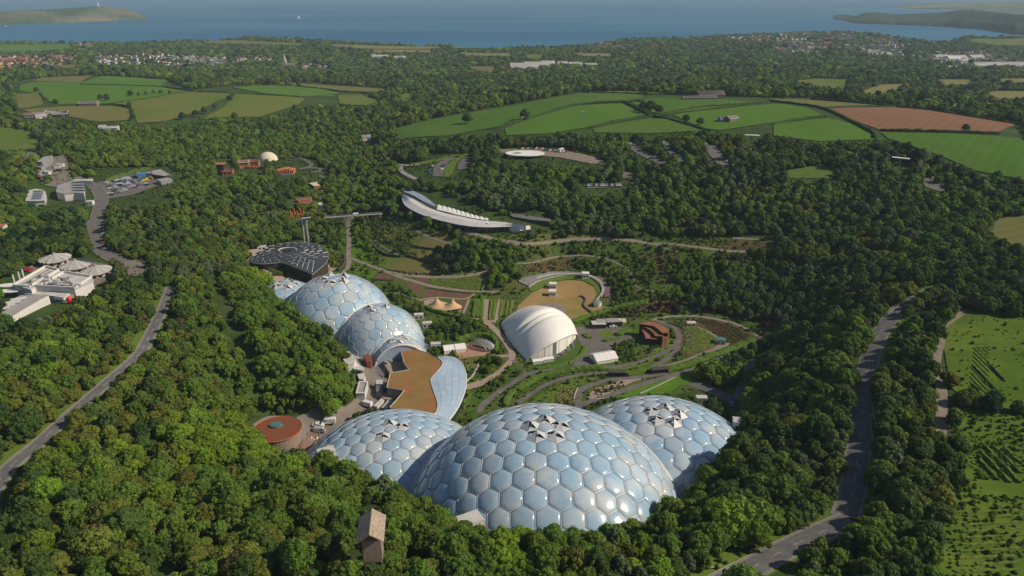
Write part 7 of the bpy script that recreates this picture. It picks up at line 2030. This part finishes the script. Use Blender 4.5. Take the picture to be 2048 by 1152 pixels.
for ki, kx in enumerate(KEYS):
    m, (Rr, Hc, th0, nl, ls) = SPEC[kx]
    for s in range(NSH):
        V, Qd = crown(100 + ki * 10 + s, Rr, Hc, th0 * .8, int(nl * 1.8), ls * .72, .27, 3000)
        cm = quads_mesh('crown', V, Qd, m); tb = trunk_mb(th0 * 1.3, Rr, s)
        tm = mesh_from('trunk', tb.v, tb.f, M_bark)
        HERO[kx, s] = (cm, tm)
        V, Qd = crown(200 + ki * 10 + s, Rr, Hc, th0 * .6, int(nl * 1.6), ls * .74, .33, 1700)
        nb0 = len(V); V2 = np.array([tuple(p) for p in tb.v]); qf = [q for q in tb.f if len(q) == 4]
        lib_obj(lib, ki * NSH + s, quads_mesh('tree', np.concatenate([V, V2]), np.concatenate([Qd, np.array(qf) + nb0]), None, mi=[0] * len(Qd) + [1] * len(qf), mats=[m, M_bark]))
        V, Qd = crown(300 + ki * 10 + s, Rr, Hc, 0.3, 12, .5, .62, 320)
        lib_obj(libfar, ki * NSH + s, quads_mesh('tree', V, Qd, m))
        V, Qd = crown(400 + ki * 10 + s, Rr, Hc * .9, 0.0, 6, .6, 1.1, 60)
        lib_obj(libv, ki * NSH + s, quads_mesh('tree', V, Qd, m))
def which(px_, x0, x1, s):
    u = (px_ - x0) / max(1, x1 - x0)
    return ('small ' if s < .75 else 'large ' if s > 1.05 else ''), (', left part' if u < .33 else ', right part' if u > .67 else ', middle part')
def gn_instances(name, pos, rot, scl, idx, coll, label=None):
    me = bpy.data.meshes.new(name); n = len(pos)
    me.vertices.add(n); me.vertices.foreach_set('co', np.asarray(pos, np.float32).ravel())
    for nm, ty, dat in (('rot', 'FLOAT', rot), ('idx', 'INT', idx)):
        a = me.attributes.new(nm, ty, 'POINT'); a.data.foreach_set('value', np.asarray(dat, np.float32 if ty == 'FLOAT' else np.int32))
    a = me.attributes.new('scl', 'FLOAT_VECTOR', 'POINT'); a.data.foreach_set('vector', np.asarray(scl, np.float32).ravel())
    o = link(bpy.data.objects.new(name, me)); tag(o, label, kind='stuff')
    ng = bpy.data.node_groups.new(name + '_nodes', 'GeometryNodeTree')
    ng.interface.new_socket('Geometry', in_out='INPUT', socket_type='NodeSocketGeometry')
    ng.interface.new_socket('Geometry', in_out='OUTPUT', socket_type='NodeSocketGeometry')
    N = ng.nodes; L = ng.links
    gi = N.new('NodeGroupInput'); go = N.new('NodeGroupOutput'); ip = N.new('GeometryNodeInstanceOnPoints'); ci = N.new('GeometryNodeCollectionInfo')
    m2p = N.new('GeometryNodeMeshToPoints')
    ci.inputs['Collection'].default_value = coll; ci.inputs['Separate Children'].default_value = True; ci.inputs['Reset Children'].default_value = True
    ip.inputs['Pick Instance'].default_value = True
    def na(nm, ty):
        q = N.new('GeometryNodeInputNamedAttribute'); q.data_type = ty; q.inputs['Name'].default_value = nm; return q.outputs['Attribute']
    cx = N.new('ShaderNodeCombineXYZ'); L.new(na('rot', 'FLOAT'), cx.inputs[2])
    er = N.new('FunctionNodeEulerToRotation'); L.new(cx.outputs[0], er.inputs[0])
    L.new(gi.outputs[0], m2p.inputs[0]); L.new(m2p.outputs[0], ip.inputs['Points']); L.new(ci.outputs[0], ip.inputs['Instance'])
    L.new(na('idx', 'INT'), ip.inputs['Instance Index']); L.new(er.outputs[0], ip.inputs['Rotation']); L.new(na('scl', 'FLOAT_VECTOR'), ip.inputs['Scale'])
    L.new(ip.outputs[0], go.inputs[0])
    md = o.modifiers.new('scatter', 'NODES'); md.node_group = ng
    return o

# where trees may grow: everywhere but in the open places, surveyed in photo positions of the ground
def vnoise(x, y, s, seed):
    """cheap value noise 0..1"""
    rr = np.random.default_rng(seed); T = rr.random((64, 64))
    x = x / s; y = y / s; i = np.floor(x).astype(int); j = np.floor(y).astype(int); a = x - i; b = y - j
    a = a * a * (3 - 2 * a); b = b * b * (3 - 2 * b)
    return (T[i % 64, j % 64] * (1 - a) * (1 - b) + T[(i + 1) % 64, j % 64] * a * (1 - b) + T[i % 64, (j + 1) % 64] * (1 - a) * b + T[(i + 1) % 64, (j + 1) % 64] * a * b)
OPEN = [pg for _, pg in FIELDS] + MEADOWS + OPEN_EXTRA
FARF = [pg for _, pg in FIELDS] + OPENX + [[(-20,960),(60,885),(130,828),(150,822),(130,860),(80,905),(30,950),(0,1012),(-20,1030)],[(-60,930),(30,905),(60,950),(10,1045),(-60,1060)],[(185,772),(222,745),(228,768),(190,800)],[(258,712),(285,692),(280,722),(255,732)],[(292,660),(308,600),(345,585),(345,640),(320,672)],[(1862,720),(1925,622),(1935,625),(1890,760),(1880,770)],[(1876,830),(1900,830),(1900,890),(1876,890)],[(1440,1152),(1600,1075),(1650,1060),(1610,1100),(1530,1152)],[(1690,1000),(1700,700),(1760,650),(1890,572),(1850,610),(1770,700),(1745,800),(1735,1000)],[(185,440),(205,430),(212,505),(190,505)],[(528,600),(560,605),(600,640),(640,668),(690,715),(720,745),(700,735),(660,700),(600,655),(540,615)],[(675,700),(735,735),(735,770),(700,770)],[(508,850),(602,845),(602,880),(520,880)],[(0,560),(70,530),(100,508),(220,520),(228,546),(190,583),(150,612),(100,638),(0,658)]]
TOWNP = [t[0] for t in TOWN]
HCELL = set()
for hx, hy in HOUSES:
    for a in range(-1, 2):
        for b in range(-2, 2): HCELL.add((int(hx // 12) + a, int(hy // 12) + b))
LOWP = []
def scatter(y0, y1, step, fmin, seed, size, keepp=1.0):
    """jittered world grid between two distances"""
    out = []
    gx, gy = np.meshgrid(np.arange(-y1 * 0.95 - 60, y1 * 0.95 + 60, step), np.arange(y0, y1, step))
    r = np.random.default_rng(seed)
    x = gx.ravel() + r.uniform(-.48, .48, gx.size) * step; y = gy.ravel() + r.uniform(-.48, .48, gx.size) * step
    z = H(x, y); px, py = proj(np.column_stack([x, y, z]))
    ok = (px > -160) & (px < 2210) & (py < 1330) & (z > SEA + 8)
    ok &= np.abs(x) < 0.97 * (y + DV)
    x, y, z, px, py = x[ok], y[ok], z[ok], px[ok], py[ok]
    op = np.zeros(len(x), bool)
    dist = np.sqrt(x ** 2 + y ** 2 + (CAMZ - z) ** 2); hp = 8.0 * fmin * FPX * np.sqrt(np.maximum(.05, 1 - ((CAMZ - z) / dist) ** 2)) / dist
    for pg in OPEN: op |= in_poly(px, py, pg)
    lw = np.zeros(len(x), bool)
    for pg in FARF: lw |= in_poly(px, py - hp * .75, pg)
    for x0_, y0_, x1_, y1_ in PROT: lw |= (px > x0_ - 3) & (px < x1_ + 3) & (py > y0_) & (py - hp * .85 < y1_)
    LOWP.append((x, y, lw))
    for pg in TOWNP: op |= in_poly(px, py, pg) & (np.random.default_rng(5).random(len(px)) < .80)
    for D in DOMES.values():
        c = D['c']; rho = np.hypot(x - c[0], y - c[1]); zs = c[2] + np.sqrt(np.maximum(0, D['r'] ** 2 - rho ** 2))
        op |= (rho < D['r'] + 1.5) & (z < zs + 1.0)
        op |= (rho < D['r'] + 2.5) & (rho > D['r'] - 6) & (z < zs + 4)
    cst = np.interp(x / y, cang, cpt[:, 1])
    op |= y > cst + 10
    k = ~op
    x, y, z, px, py = x[k], y[k], z[k], px[k], py[k]; lw = lw[k]
    # clear of roads and paths
    bad = np.zeros(len(x), bool)
    for W, hw in LINES:
        mn = W.min(0) - hw - 4; mx = W.max(0) + hw + 4
        c = np.where((x > mn[0]) & (x < mx[0]) & (y > mn[1]) & (y < mx[1]))[0]
        if not len(c): continue
        d = np.full(len(c), 1e9)
        for i in range(0, len(W), 1):
            d = np.minimum(d, (x[c] - W[i, 0]) ** 2 + (y[c] - W[i, 1]) ** 2)
        bad[c[d < (hw + size * .28) ** 2]] = True
    if y1 > 1500: bad |= np.array([(int(a // 12), int(b // 12)) in HCELL for a, b in zip(x, y)], bool)
    k = ~bad
    LOWP[-1] = lw[k]
    return x[k], y[k], z[k], px[k], py[k]
ZONES = [  # photo polygon, species weights, size factor, density
 # the ridge woods by the domes: lively green
 ([(420,560),(720,600),(720,840),(520,860),(410,700)], dict(green=6, bright=2, olive=1, dark=.6), 1.2, 1.0),
 ([(0,700),(420,560),(520,840),(520,1000),(0,1000)], dict(green=6, olive=3.5, brown=.6, bright=1, dark=.6), .95, .95),
 ([(340,850),(560,850),(560,960),(380,980)], dict(bright=7, green=2), 1.05, 1.0),
 ([(-200,950),(700,950),(700,1400),(-200,1400)], dict(green=6, dark=1.4, olive=2.2, bright=1.2, brown=.3), 1.15, 1.0),
 ([(700,950),(1300,950),(1300,1400),(700,1400)], dict(green=6, olive=1, bright=1, grey=.7, dark=.5), 1.0, 1.0),
 ([(1300,1010),(1700,1010),(1700,1400),(1300,1400)], dict(green=4, olive=2, dark=2.5, bright=.8, grey=.5), 1.25, 1.0),
 ([(1480,700),(1720,700),(1720,1060),(1380,1060),(1480,850)], dict(dark=5, green=2.5, olive=1, grey=.4), 1.2, 1.0),
 ([(1720,600),(1925,600),(1925,1400),(1700,1400)], dict(dark=3, green=3, olive=3, grey=.5), 1.2, 1.0),
 ([(1560,470),(2048,470),(2048,640),(1560,700)], dict(dark=4, green=2, olive=2.5, grey=.4), 1.2, 1.0),
 ([(1350,540),(1600,520),(1720,560),(1640,680),(1350,640)], dict(green=3, dark=3, grey=2.2), 1.0, .9),
 ([(950,260),(2048,260),(2048,480),(950,480)], dict(dark=4.5, green=3, grey=1.6, olive=1, pine=.3), 1.0, 1.0),
 ([(820,300),(1260,300),(1260,450),(820,450)], dict(green=3, grey=1.8, dark=3), 1.0, 1.0),
 ([(110,240),(760,240),(760,420),(110,420)], dict(green=6, olive=1.5, dark=1.5), .85, 1.0),
 ([(210,400),(560,380),(600,560),(210,560)], dict(green=4, grey=1.5, olive=2, dark=1, brown=.3), .9, 1.0),
 ([(-50,380),(230,380),(230,560),(-50,560)], dict(dark=3, green=4, olive=2, pine=.5), 1.05, 1.0),
 ([(560,330),(820,330),(820,500),(560,500)], dict(green=5, dark=2.5, olive=1), .95, 1.0),
]
def plant(x, y, z, px, py, seed, base):
    r = np.random.default_rng(seed); n = len(x)
    w = np.tile(np.array([[3., .9, 3.0, 2.2, .9, .6, 0, .3]]), (n, 1)); sz = np.full(n, base); dn = np.ones(n)
    for pg, wd, sf, de in ZONES:
        m = in_poly(px, py, pg)
        w[m] = [wd.get(k, 0) for k in KEYS]; sz[m] = base * sf; dn[m] = de
    # species come in drifts
    for i in range(len(KEYS)):
        w[:, i] *= 0.15 + 3.2 * vnoise(x, y, 34.0, 40 + i) ** 3
    cw = np.cumsum(w, 1); cw /= cw[:, -1:]; sp = (r.random((n, 1)) > cw).sum(1)
    idx = sp * NSH + r.integers(0, NSH, n)
    s = sz * (0.70 + .62 * vnoise(x, y, 21.0, 9)) * r.uniform(.60, 1.36, n)
    s = np.where(LOWP[-1], r.uniform(.16, .30, n), s)
    scl = np.column_stack([s * r.uniform(.88, 1.15, n), s * r.uniform(.88, 1.15, n), s * r.uniform(.82, 1.18, n)])
    keep = r.random(n) < dn
    return idx[keep], scl[keep], r.uniform(0, 6.28, n)[keep], keep
near = scatter(60, 470, 4.2, 1.0, 1, 3.2)
idx, scl, rot, kp = plant(*near, 11, .82)
X, Y, Zt, PX, PY = [a[kp] for a in near]
size = scl[:, 0] / np.sqrt(X ** 2 + Y ** 2 + (CAMZ - Zt) ** 2)
infr = (PX > -10) & (PX < 2058) & (PY < 1180)
# which trees can be seen: drop those outside the frame first
order = np.argsort(-np.where(infr, size, -1))
hero = order[:250]; rest = order[250:]
REG = [((0,0,420,760),'on the slope left of the dark tree-lined gap'),((0,760,330,1200),'below the bend of the left road'),((330,760,560,1200),'below the red oval roof'),
       ((560,760,700,1200),'left of the wooden lookout tower'),((700,760,900,1200),'right of the wooden lookout tower'),((900,760,1400,1200),'on the bank below the largest foil dome'),
       ((1400,760,1720,1200),'beside the road bend at the bottom'),((1720,760,2100,1200),'between the right road and the rough meadow'),((420,0,760,760),'on the ridge beside the rear foil domes')]
LOOK = dict(green='mid green lumpy tree', bright='bright yellow-green tree', dark='dark green tree', olive='olive green bushy tree', grey='grey-green narrow tree', brown='brownish thin tree', pine='very dark spreading pine', purple='purple-leaved bushy tree')
for i in hero:
    kx = KEYS[idx[i] // NSH]; cm, tm = HERO[kx, idx[i] % NSH]
    where = next((t for (a, b, c, d), t in REG if a <= PX[i] < c and b <= PY[i] < d), 'in the woodland by the right road')
    bx = next(((a, c) for (a, b, c, d), t in REG if t == where), (0, 2048)); q1, q2 = which(PX[i], bx[0], bx[1], scl[i, 0])
    root = thing('tree', q1 + LOOK[kx] + ' ' + where + q2, 'tree', (X[i], Y[i], Zt[i]), rot[i], 'trees ' + where)
    root.scale = tuple(scl[i])
    link(bpy.data.objects.new('crown', cm), root); link(bpy.data.objects.new('trunk', tm), root)
gn_instances('woodland', np.column_stack([X, Y, Zt])[rest], rot[rest], scl[rest], idx[rest], lib)
GZ_ = [  # planted zones of the gardens: photo polygon, spacing, size, species
 (Zc(zD, [(130,270),(480,200),(640,190),(760,260),(820,380),(600,370),(470,420),(380,500),(180,480)]), 3.4, .50, dict(green=5, bright=3, dark=1.5, olive=1)),
 (Zc(zD, [(170,500),(450,520),(470,600),(250,570)]), 3.2, .35, dict(green=5, bright=2)),
 (Zc(zD, [(870,420),(1000,560),(880,560)]), 3.0, .35, dict(olive=3, brown=2, green=2)),
 (Zc(zD, [(960,330),(1020,420),(1080,560),(1150,620),(1100,640),(1000,480),(920,340)]), 3.2, .40, dict(green=4, dark=4)),
 (Zc(zD, [(540,590),(720,600),(680,690),(600,780),(570,700)]), 2.6, .28, dict(olive=3, green=3, grey=2)),
 (Zc(zD, [(740,620),(950,600),(980,650),(900,740),(780,790),(680,800)]), 4.0, .50, dict(green=5, dark=2, bright=1)),
 (Zc(zD, [(1040,650),(1180,740),(1090,800),(950,900),(740,930),(800,860),(920,780)]), 3.0, .32, dict(olive=3, green=4, grey=1)),
 (Zc(zD, [(640,940),(900,930),(960,900),(1100,830),(1100,870),(980,940),(760,980)]), 2.8, .32, dict(green=4, brown=1, olive=1)),
 (Zc(zD, [(1090,960),(1180,960),(1160,1040),(1060,1120),(980,1130)]), 2.6, .26, dict(olive=3, grey=3)),
 (Zc(zA, [(1400,340),(1900,470),(2040,520),(2040,800),(1900,900),(1750,880),(1760,740),(1540,730),(1560,640),(1250,540),(1330,450)]), 4.6, .62, dict(green=4, bright=4, olive=1)),
 (Zc(zA, [(1200,560),(1500,600),(1520,740),(1250,770),(1180,700)]), 5.0, .80, dict(dark=4, pine=3, green=1)),
 (Zc(zA, [(335,200),(520,180),(520,380),(560,560),(420,500),(330,420)]), 3.4, .42, dict(bright=4, green=3)),
 (Zc(zA, [(460,580),(560,560),(640,600),(640,680),(540,660)]), 3.2, .34, dict(bright=3, green=3)),
 (Zc(zA, [(960,260),(1250,250),(1290,310),(1100,350)]), 4.0, .50, dict(green=4, bright=2)),
 (Zc(zA, [(540,190),(800,200),(900,250),(1080,370),(980,470),(800,450),(600,410),(540,350)]), 2.4, .27, dict(olive=5, bright=1, green=1.5, grey=2)),
 (Zc(zA, [(600,420),(800,460),(900,490),(900,560),(760,540)]), 3.0, .34, dict(green=3, dark=2, grey=1)),
 (Zc(zA, [(700,980),(900,990),(1060,1060),(1080,1150),(1000,1180),(800,1100)]), 3.2, .40, dict(green=5, olive=1)),
 (Zc(zA, [(560,840),(830,850),(1020,960),(1000,1000),(800,950),(700,940)]), 3.4, .40, dict(green=4, dark=2)),
 (Zc(zA, [(20,200),(260,190),(250,560),(120,680),(60,520)]), 3.6, .50, dict(green=4, olive=3, bright=1, brown=1)),
 (Zc(zB, [(-60,280),(400,280),(700,330),(400,440),(120,600),(0,720),(-60,700)]), 3.6, .38, dict(green=5, bright=2, olive=1)),
 (Zc(zB, [(640,255),(1250,215),(1650,270),(1720,520),(1640,700),(1500,600),(1350,440),(1100,360),(800,355)]), 3.6, .34, dict(green=4, olive=4, bright=1.5, dark=1)),
 (Zc(zB, [(850,400),(1200,420),(1420,560),(1450,760),(1400,880),(1260,880),(1240,700),(1100,570),(900,520)]), 3.4, .36, dict(green=4, bright=1.5, dark=2, brown=.5)),
 (Zc(zB, [(420,440),(830,400),(870,520),(330,560)]), 3.4, .26, dict(brown=3, olive=2, green=1)),
 (Zc(zB, [(1500,700),(1800,760),(1760,830),(1450,860),(1400,900),(1240,900)]), 3.2, .32, dict(bright=2, green=4)),
 (Zc(zB, [(80,180),(300,150),(560,130),(850,110),(1150,110),(1250,180),(800,200),(400,235)]), 3.2, .24, dict(olive=3, green=3, bright=1)),
 (Zc(zB, [(1690,290),(1950,350),(1840,620),(1700,690)]), 3.2, .26, dict(brown=3, grey=3, olive=2)),
 (Zc(zB, [(830,1070),(1200,960),(1600,880),(1950,820),(1990,900),(1500,990),(1100,1040)]), 3.2, .34, dict(green=4, brown=1.5, olive=1)),
 (Zc(zC, [(80,290),(700,330),(900,350),(940,430),(640,400),(400,520),(300,640),(150,640)]), 3.6, .36, dict(green=4, olive=3, bright=1)),
 (Zc(zC, [(940,360),(1240,400),(1900,620),(1850,700),(1300,520),(960,450)]), 5.0, .55, dict(bright=6, green=1)),
 (Zc(zC, [(150,180),(800,200),(800,310),(300,250)]), 3.4, .26, dict(olive=3, brown=2, green=2)),
 (Zc(zC, [(0,880),(240,860),(640,900),(1000,900),(1200,1000),(1290,1110),(1230,1150),(1040,1080),(800,960),(240,970),(0,960)]), 3.8, .52, dict(purple=8, brown=1.5, dark=1)),
 (Zc(zC, [(-60,800),(230,820),(240,870),(0,880)]), 3.6, .42, dict(olive=3, brown=2, purple=1)),
 (Zc(zE, [(440,375),(600,330),(700,350),(840,340),(870,400),(800,480),(650,550),(530,530),(470,440)]), 2.6, .28, dict(green=5, grey=2, bright=1)),
 (Zc(zE, [(1280,660),(1540,600),(1545,720),(1540,840),(1300,850)]), 4.6, .80, dict(green=5, bright=1)),
 (Zc(zE, [(1540,520),(1700,470),(2050,330),(2050,560),(1800,560),(1560,600)]), 4.4, .62, dict(dark=5, green=2)),
 (Zc(zE, [(200,860),(300,810),(520,740),(840,670),(850,690),(560,790),(330,900)]), 2.6, .17, dict(brown=3, grey=2, olive=2, green=1)),
 (Zc(zE, [(100,1040),(160,960),(420,900),(430,930),(260,1020)]), 2.6, .26, dict(olive=3, green=2, brown=1)),
 (Zc(zE, [(300,230),(400,200),(440,260),(380,290)]), 2.4, .28, dict(green=5)),
 (Zc(zE, [(1060,450),(1140,460),(1100,560),(1020,540)]), 3.2, .40, dict(green=5)),
 (Zc(zE, [(1120,320),(1260,310),(1240,470),(1120,480)]), 3.0, .22, dict(grey=3, dark=2, brown=1)),
 (Zc(zE, [(930,240),(1100,180),(1110,300),(1000,340)]), 2.8, .24, dict(bright=2, olive=2)),
 (Zc(zE, [(1880,130),(2048,240),(2050,320),(1990,300),(1860,210)]), 3.4, .40, dict(purple=3, olive=2, green=3)),
 ([(840,835),(960,812),(1100,806),(1300,790),(1460,790),(1470,800),(1300,800),(1100,815),(930,860)], 3.2, .26, dict(green=3, olive=3)),
 ((lambda z: Zc(z, [(480,560),(700,640),(900,720),(1100,780),(1000,830),(700,800),(560,760)]))((480,470,9.29)), 3.0, .38, dict(green=3, olive=2, brown=1)),
 ([(655,510),(690,520),(672,545),(650,540)], 3.0, .36, dict(olive=3, purple=1.5, bright=2)),
 ([(505,585),(545,562),(565,585),(575,600),(545,605)], 3.4, .42, dict(green=4)),
 ([(515,822),(600,826),(690,812),(700,802),(640,800),(540,815)], 3.4, .42, dict(green=4, bright=2)),
 ([(655,825),(675,818),(690,828),(685,842),(665,845)], 4.2, .75, dict(bright=1)),
 ([(1905,812),(2048,838),(2160,850),(2200,1200),(1880,1200),(1870,1100),(1925,960),(1915,880)], 3.4, .18, dict(green=4, olive=4, bright=4)),

 ([(1900,650),(1945,618),(2120,640),(2140,840),(2048,828),(1930,798),(1900,775)], 8.5, .20, dict(green=2, olive=2)),
 ([(1888,620),(1920,600),(2048,600),(2048,640),(1950,622)], 4.5, .8, dict(dark=4, green=1)),
 ([(560,455),(640,440),(700,450),(690,500),(650,490),(600,482),(500,500),(500,470)], 4.2, .70, dict(green=5, dark=2, olive=1)),
 ([(700,440),(760,428),(790,440),(740,445)], 4.0, .55, dict(green=4, dark=2)),
]
GALL = [(640,440),(760,428),(900,475),(1250,478),(1540,474),(1560,500),(1440,515),(1350,560),(1330,600),(1480,640),(1560,650),(1560,690),(1440,760),(1400,780),(1300,800),(1100,815),(930,850),(860,700),(800,600),(700,545),(650,545)]
GZ_ += [(pg_, 4.2, .20, dict(green=4, bright=2, olive=2, dark=1)) for pg_ in OPENX if max(p[0] for p in pg_) - min(p[0] for p in pg_) > 60 and max(p[1] for p in pg_) < 450 and min(p[1] for p in pg_) > 285]
GZ_ += [([(1905,812),(2048,838),(2160,850),(2200,1200),(1880,1200),(1870,1100),(1925,960),(1915,880)], 2.0, .12, dict(green=3, olive=5, bright=3, brown=.5)), ([(860,405),(1000,425),(1030,428),(1010,440),(960,436),(880,412)], 3.6, .28, dict(green=4, bright=2)), (GALL, 2.5, .13, dict(green=4, olive=4, bright=2, grey=1, dark=1)), (GALL, 6.5, .28, dict(green=4, olive=3, bright=3)), ([(1905,660),(1945,630),(2120,645),(2140,835),(1930,795)], 3.4, .10, dict(green=3, bright=2, olive=1))]
SX = []
for hx, hy, sz, kx, lb in [(74,185,1.0,'dark','beside the small brown field'),(92,203,1.1,'brown','left of the green field corner'),(112,209,.9,'dark','at the green field corner'),(202,200,1.0,'dark','left of the stone barn hedge bushes'),(215,203,1.3,'grey','just right of the pale stone barn'),(262,193,1.1,'dark','at the left end of the olive field hedge'),(278,192,.7,'grey','second in the olive field hedge'),(293,191,.9,'grey','third in the olive field hedge'),(308,189,.9,'grey','fourth in the olive field hedge'),(322,188,.8,'dark','fifth in the olive field hedge'),(340,187,.6,'dark','small, at the right of the olive field hedge'),(259,214,.8,'dark','above the two field-end bushes'),(264,226,.9,'grey','at the field end, lower'),(268,240,1.0,'grey','at the wood corner below the olive field'),(366,240,1.2,'dark','at the foot of the slanting hedge'),(392,234,1.1,'dark','low on the slanting hedge'),(410,228,1.2,'grey','halfway up the slanting hedge'),(430,218,.9,'grey','high on the slanting hedge'),(460,203,1.1,'dark','at the top of the slanting hedge'),(470,236,1.0,'bright','alone below the right olive field'),
        (1050,240,1.5,'dark','standing alone in the long green field'),(1300,226,1.7,'dark','big, at the hedge crossing'),(1286,222,1.3,'dark','left at the hedge crossing'),(1318,228,1.2,'dark','right at the hedge crossing'),(1292,193,1.0,'green','on the crest left of the dark barn'),(935,248,1.5,'dark','at the tip of the pale wood'),(1930,264,.9,'dark','on the hedge below the ploughed field'),(1372,245,1.0,'dark','low on the crossing hedge'),(1400,251,1.1,'green','at the end of the crossing hedge')]:
    p = g1(hx, hy); cm, tm = HERO[kx, int(hx) % NSH]; root = thing('tree', LOOK[kx] + ' ' + lb, 'tree', tuple(p), hx, 'hedgerow trees of the far fields'); root.scale = (sz * 1.15, sz * 1.15, sz)
    link(bpy.data.objects.new('crown', cm), root); link(bpy.data.objects.new('trunk', tm), root)
for zi_, (pg, st_, sz_, wd) in enumerate(GZ_):
    W = G(*zip(*pg))[:, :2]; pl = [tuple(p) for p in W]; mn = W.min(0); mx = W.max(0); r = np.random.default_rng(300 + zi_)
    gx, gy = np.meshgrid(np.arange(mn[0], mx[0], st_ * .82), np.arange(mn[1], mx[1], st_ * .82)); x = gx.ravel() + r.uniform(-.5, .5, gx.size) * st_; y = gy.ravel() + r.uniform(-.5, .5, gx.size) * st_
    k = in_poly(x, y, pl) & (vnoise(x, y, 9.0, 7 + zi_) > (.36 if zi_ not in (0, 9, 10) else .12)); x, y = x[k], y[k]
    bad = np.zeros(len(x), bool)
    for Wl, hw in LINES:
        a = Wl.min(0) - hw - 3; b = Wl.max(0) + hw + 3; c = np.where((x > a[0]) & (x < b[0]) & (y > a[1]) & (y < b[1]))[0]
        if len(c): bad[c[(((x[c][:, None] - Wl[None, :, 0]) ** 2 + (y[c][:, None] - Wl[None, :, 1]) ** 2).min(1)) < (hw + sz_ * 2.2) ** 2]] = True
    for D in DOMES.values(): bad |= np.hypot(x - D['c'][0], y - D['c'][1]) < D['r'] + 1.5
    pxx, pyy = proj(np.column_stack([x, y, H(x, y)]))
    for x0_, y0_, x1_, y1_ in PROT[:14]: bad |= (pxx > x0_) & (pxx < x1_) & (pyy > y0_) & (pyy < y1_) & (y1_ < 420) & (x1_ - x0_ < 60)
    for pb in SHRUBOFF: bad |= in_poly(pxx, pyy, pb)
    x, y = x[~bad], y[~bad]; n = len(x)
    if not n: continue
    w = np.array([wd.get(q, 0) for q in KEYS], float); cw = np.cumsum(w) / w.sum(); sp = (r.random((n, 1)) > cw[None]).sum(1)
    s = sz_ * r.uniform(.6, 1.35, n)
    SX.append(np.column_stack([x, y, H(x, y) - .1 * s, sp * NSH + r.integers(0, NSH, n), s * r.uniform(.85, 1.2, n), s * r.uniform(.85, 1.2, n), s * r.uniform(.8, 1.2, n), r.uniform(0, 6.28, n)]))
SX = np.concatenate(SX)
big = np.where(SX[:, 6] > .62)[0]; px_, py_ = proj(SX[:, :3]); big = big[(px_[big] > 0) & (px_[big] < 2048)][:45]
for i in big:
    kx = KEYS[int(SX[i, 3]) // NSH]; cm, tm = HERO[kx, int(SX[i, 3]) % NSH]; a, b = px_[i], py_[i]
    where = 'between the drive and the right front dome' if a > 1370 and b > 700 else ('among the sloping lawns' if a < 960 else ('on the terraces left of the arena' if a < 1100 else 'at the edge of the meadow' if a > 1800 else 'above the arena'))
    if a < 700: where = 'in the valley beside the black fan-shaped roof' if b < 700 else 'round and alone on the service yard'
    root = thing('tree', LOOK[kx] + ' ' + where, 'tree', tuple(SX[i, :3]), SX[i, 7], 'garden trees ' + where); root.scale = tuple(SX[i, 4:7])
    link(bpy.data.objects.new('crown', cm), root); link(bpy.data.objects.new('trunk', tm), root)
SM = np.ones(len(SX), bool); SM[big] = False
gn_instances('shrubbery', SX[SM, :3], SX[SM, 7], SX[SM, 4:7], SX[SM, 3].astype(int), lib)
if HREST: gn_instances('distant_houses', [(h[0], h[1], float(H(h[0], h[1]))) for h in HREST], [h[4] for h in HREST], np.ones((len(HREST), 3)), [order_h.index((h[2], int(h[3]))) for h in HREST], libh)
mid = scatter(470, 900, 5.9, 1.1, 2, 3.2)
i2, s2, r2, kp = plant(*mid, 12, 1.0); p2 = np.column_stack([a[kp] for a in mid[:3]])
gn_instances('upper_woodland', p2, r2, s2, i2, lib if False else libfar)
mid = scatter(900, 1700, 8.5, 1.3, 3, 4)
i3, s3, r3, kp = plant(*mid, 13, 1.4); p3 = np.column_stack([a[kp] for a in mid[:3]])
gn_instances('far_woodland', p3, r3, s3, i3, libfar)
mid = scatter(1700, 3600, 15.0, 1.2, 4, 6)
i4, s4, r4, kp = plant(*mid, 14, 2.1)
s4[:, 2] *= .75
p4 = np.column_stack([a[kp] for a in mid[:3]])
gn_instances('distant_woodland', p4, r4, s4, i4, libv)
print('TREES', len(X), len(p2), len(p3), len(p4))
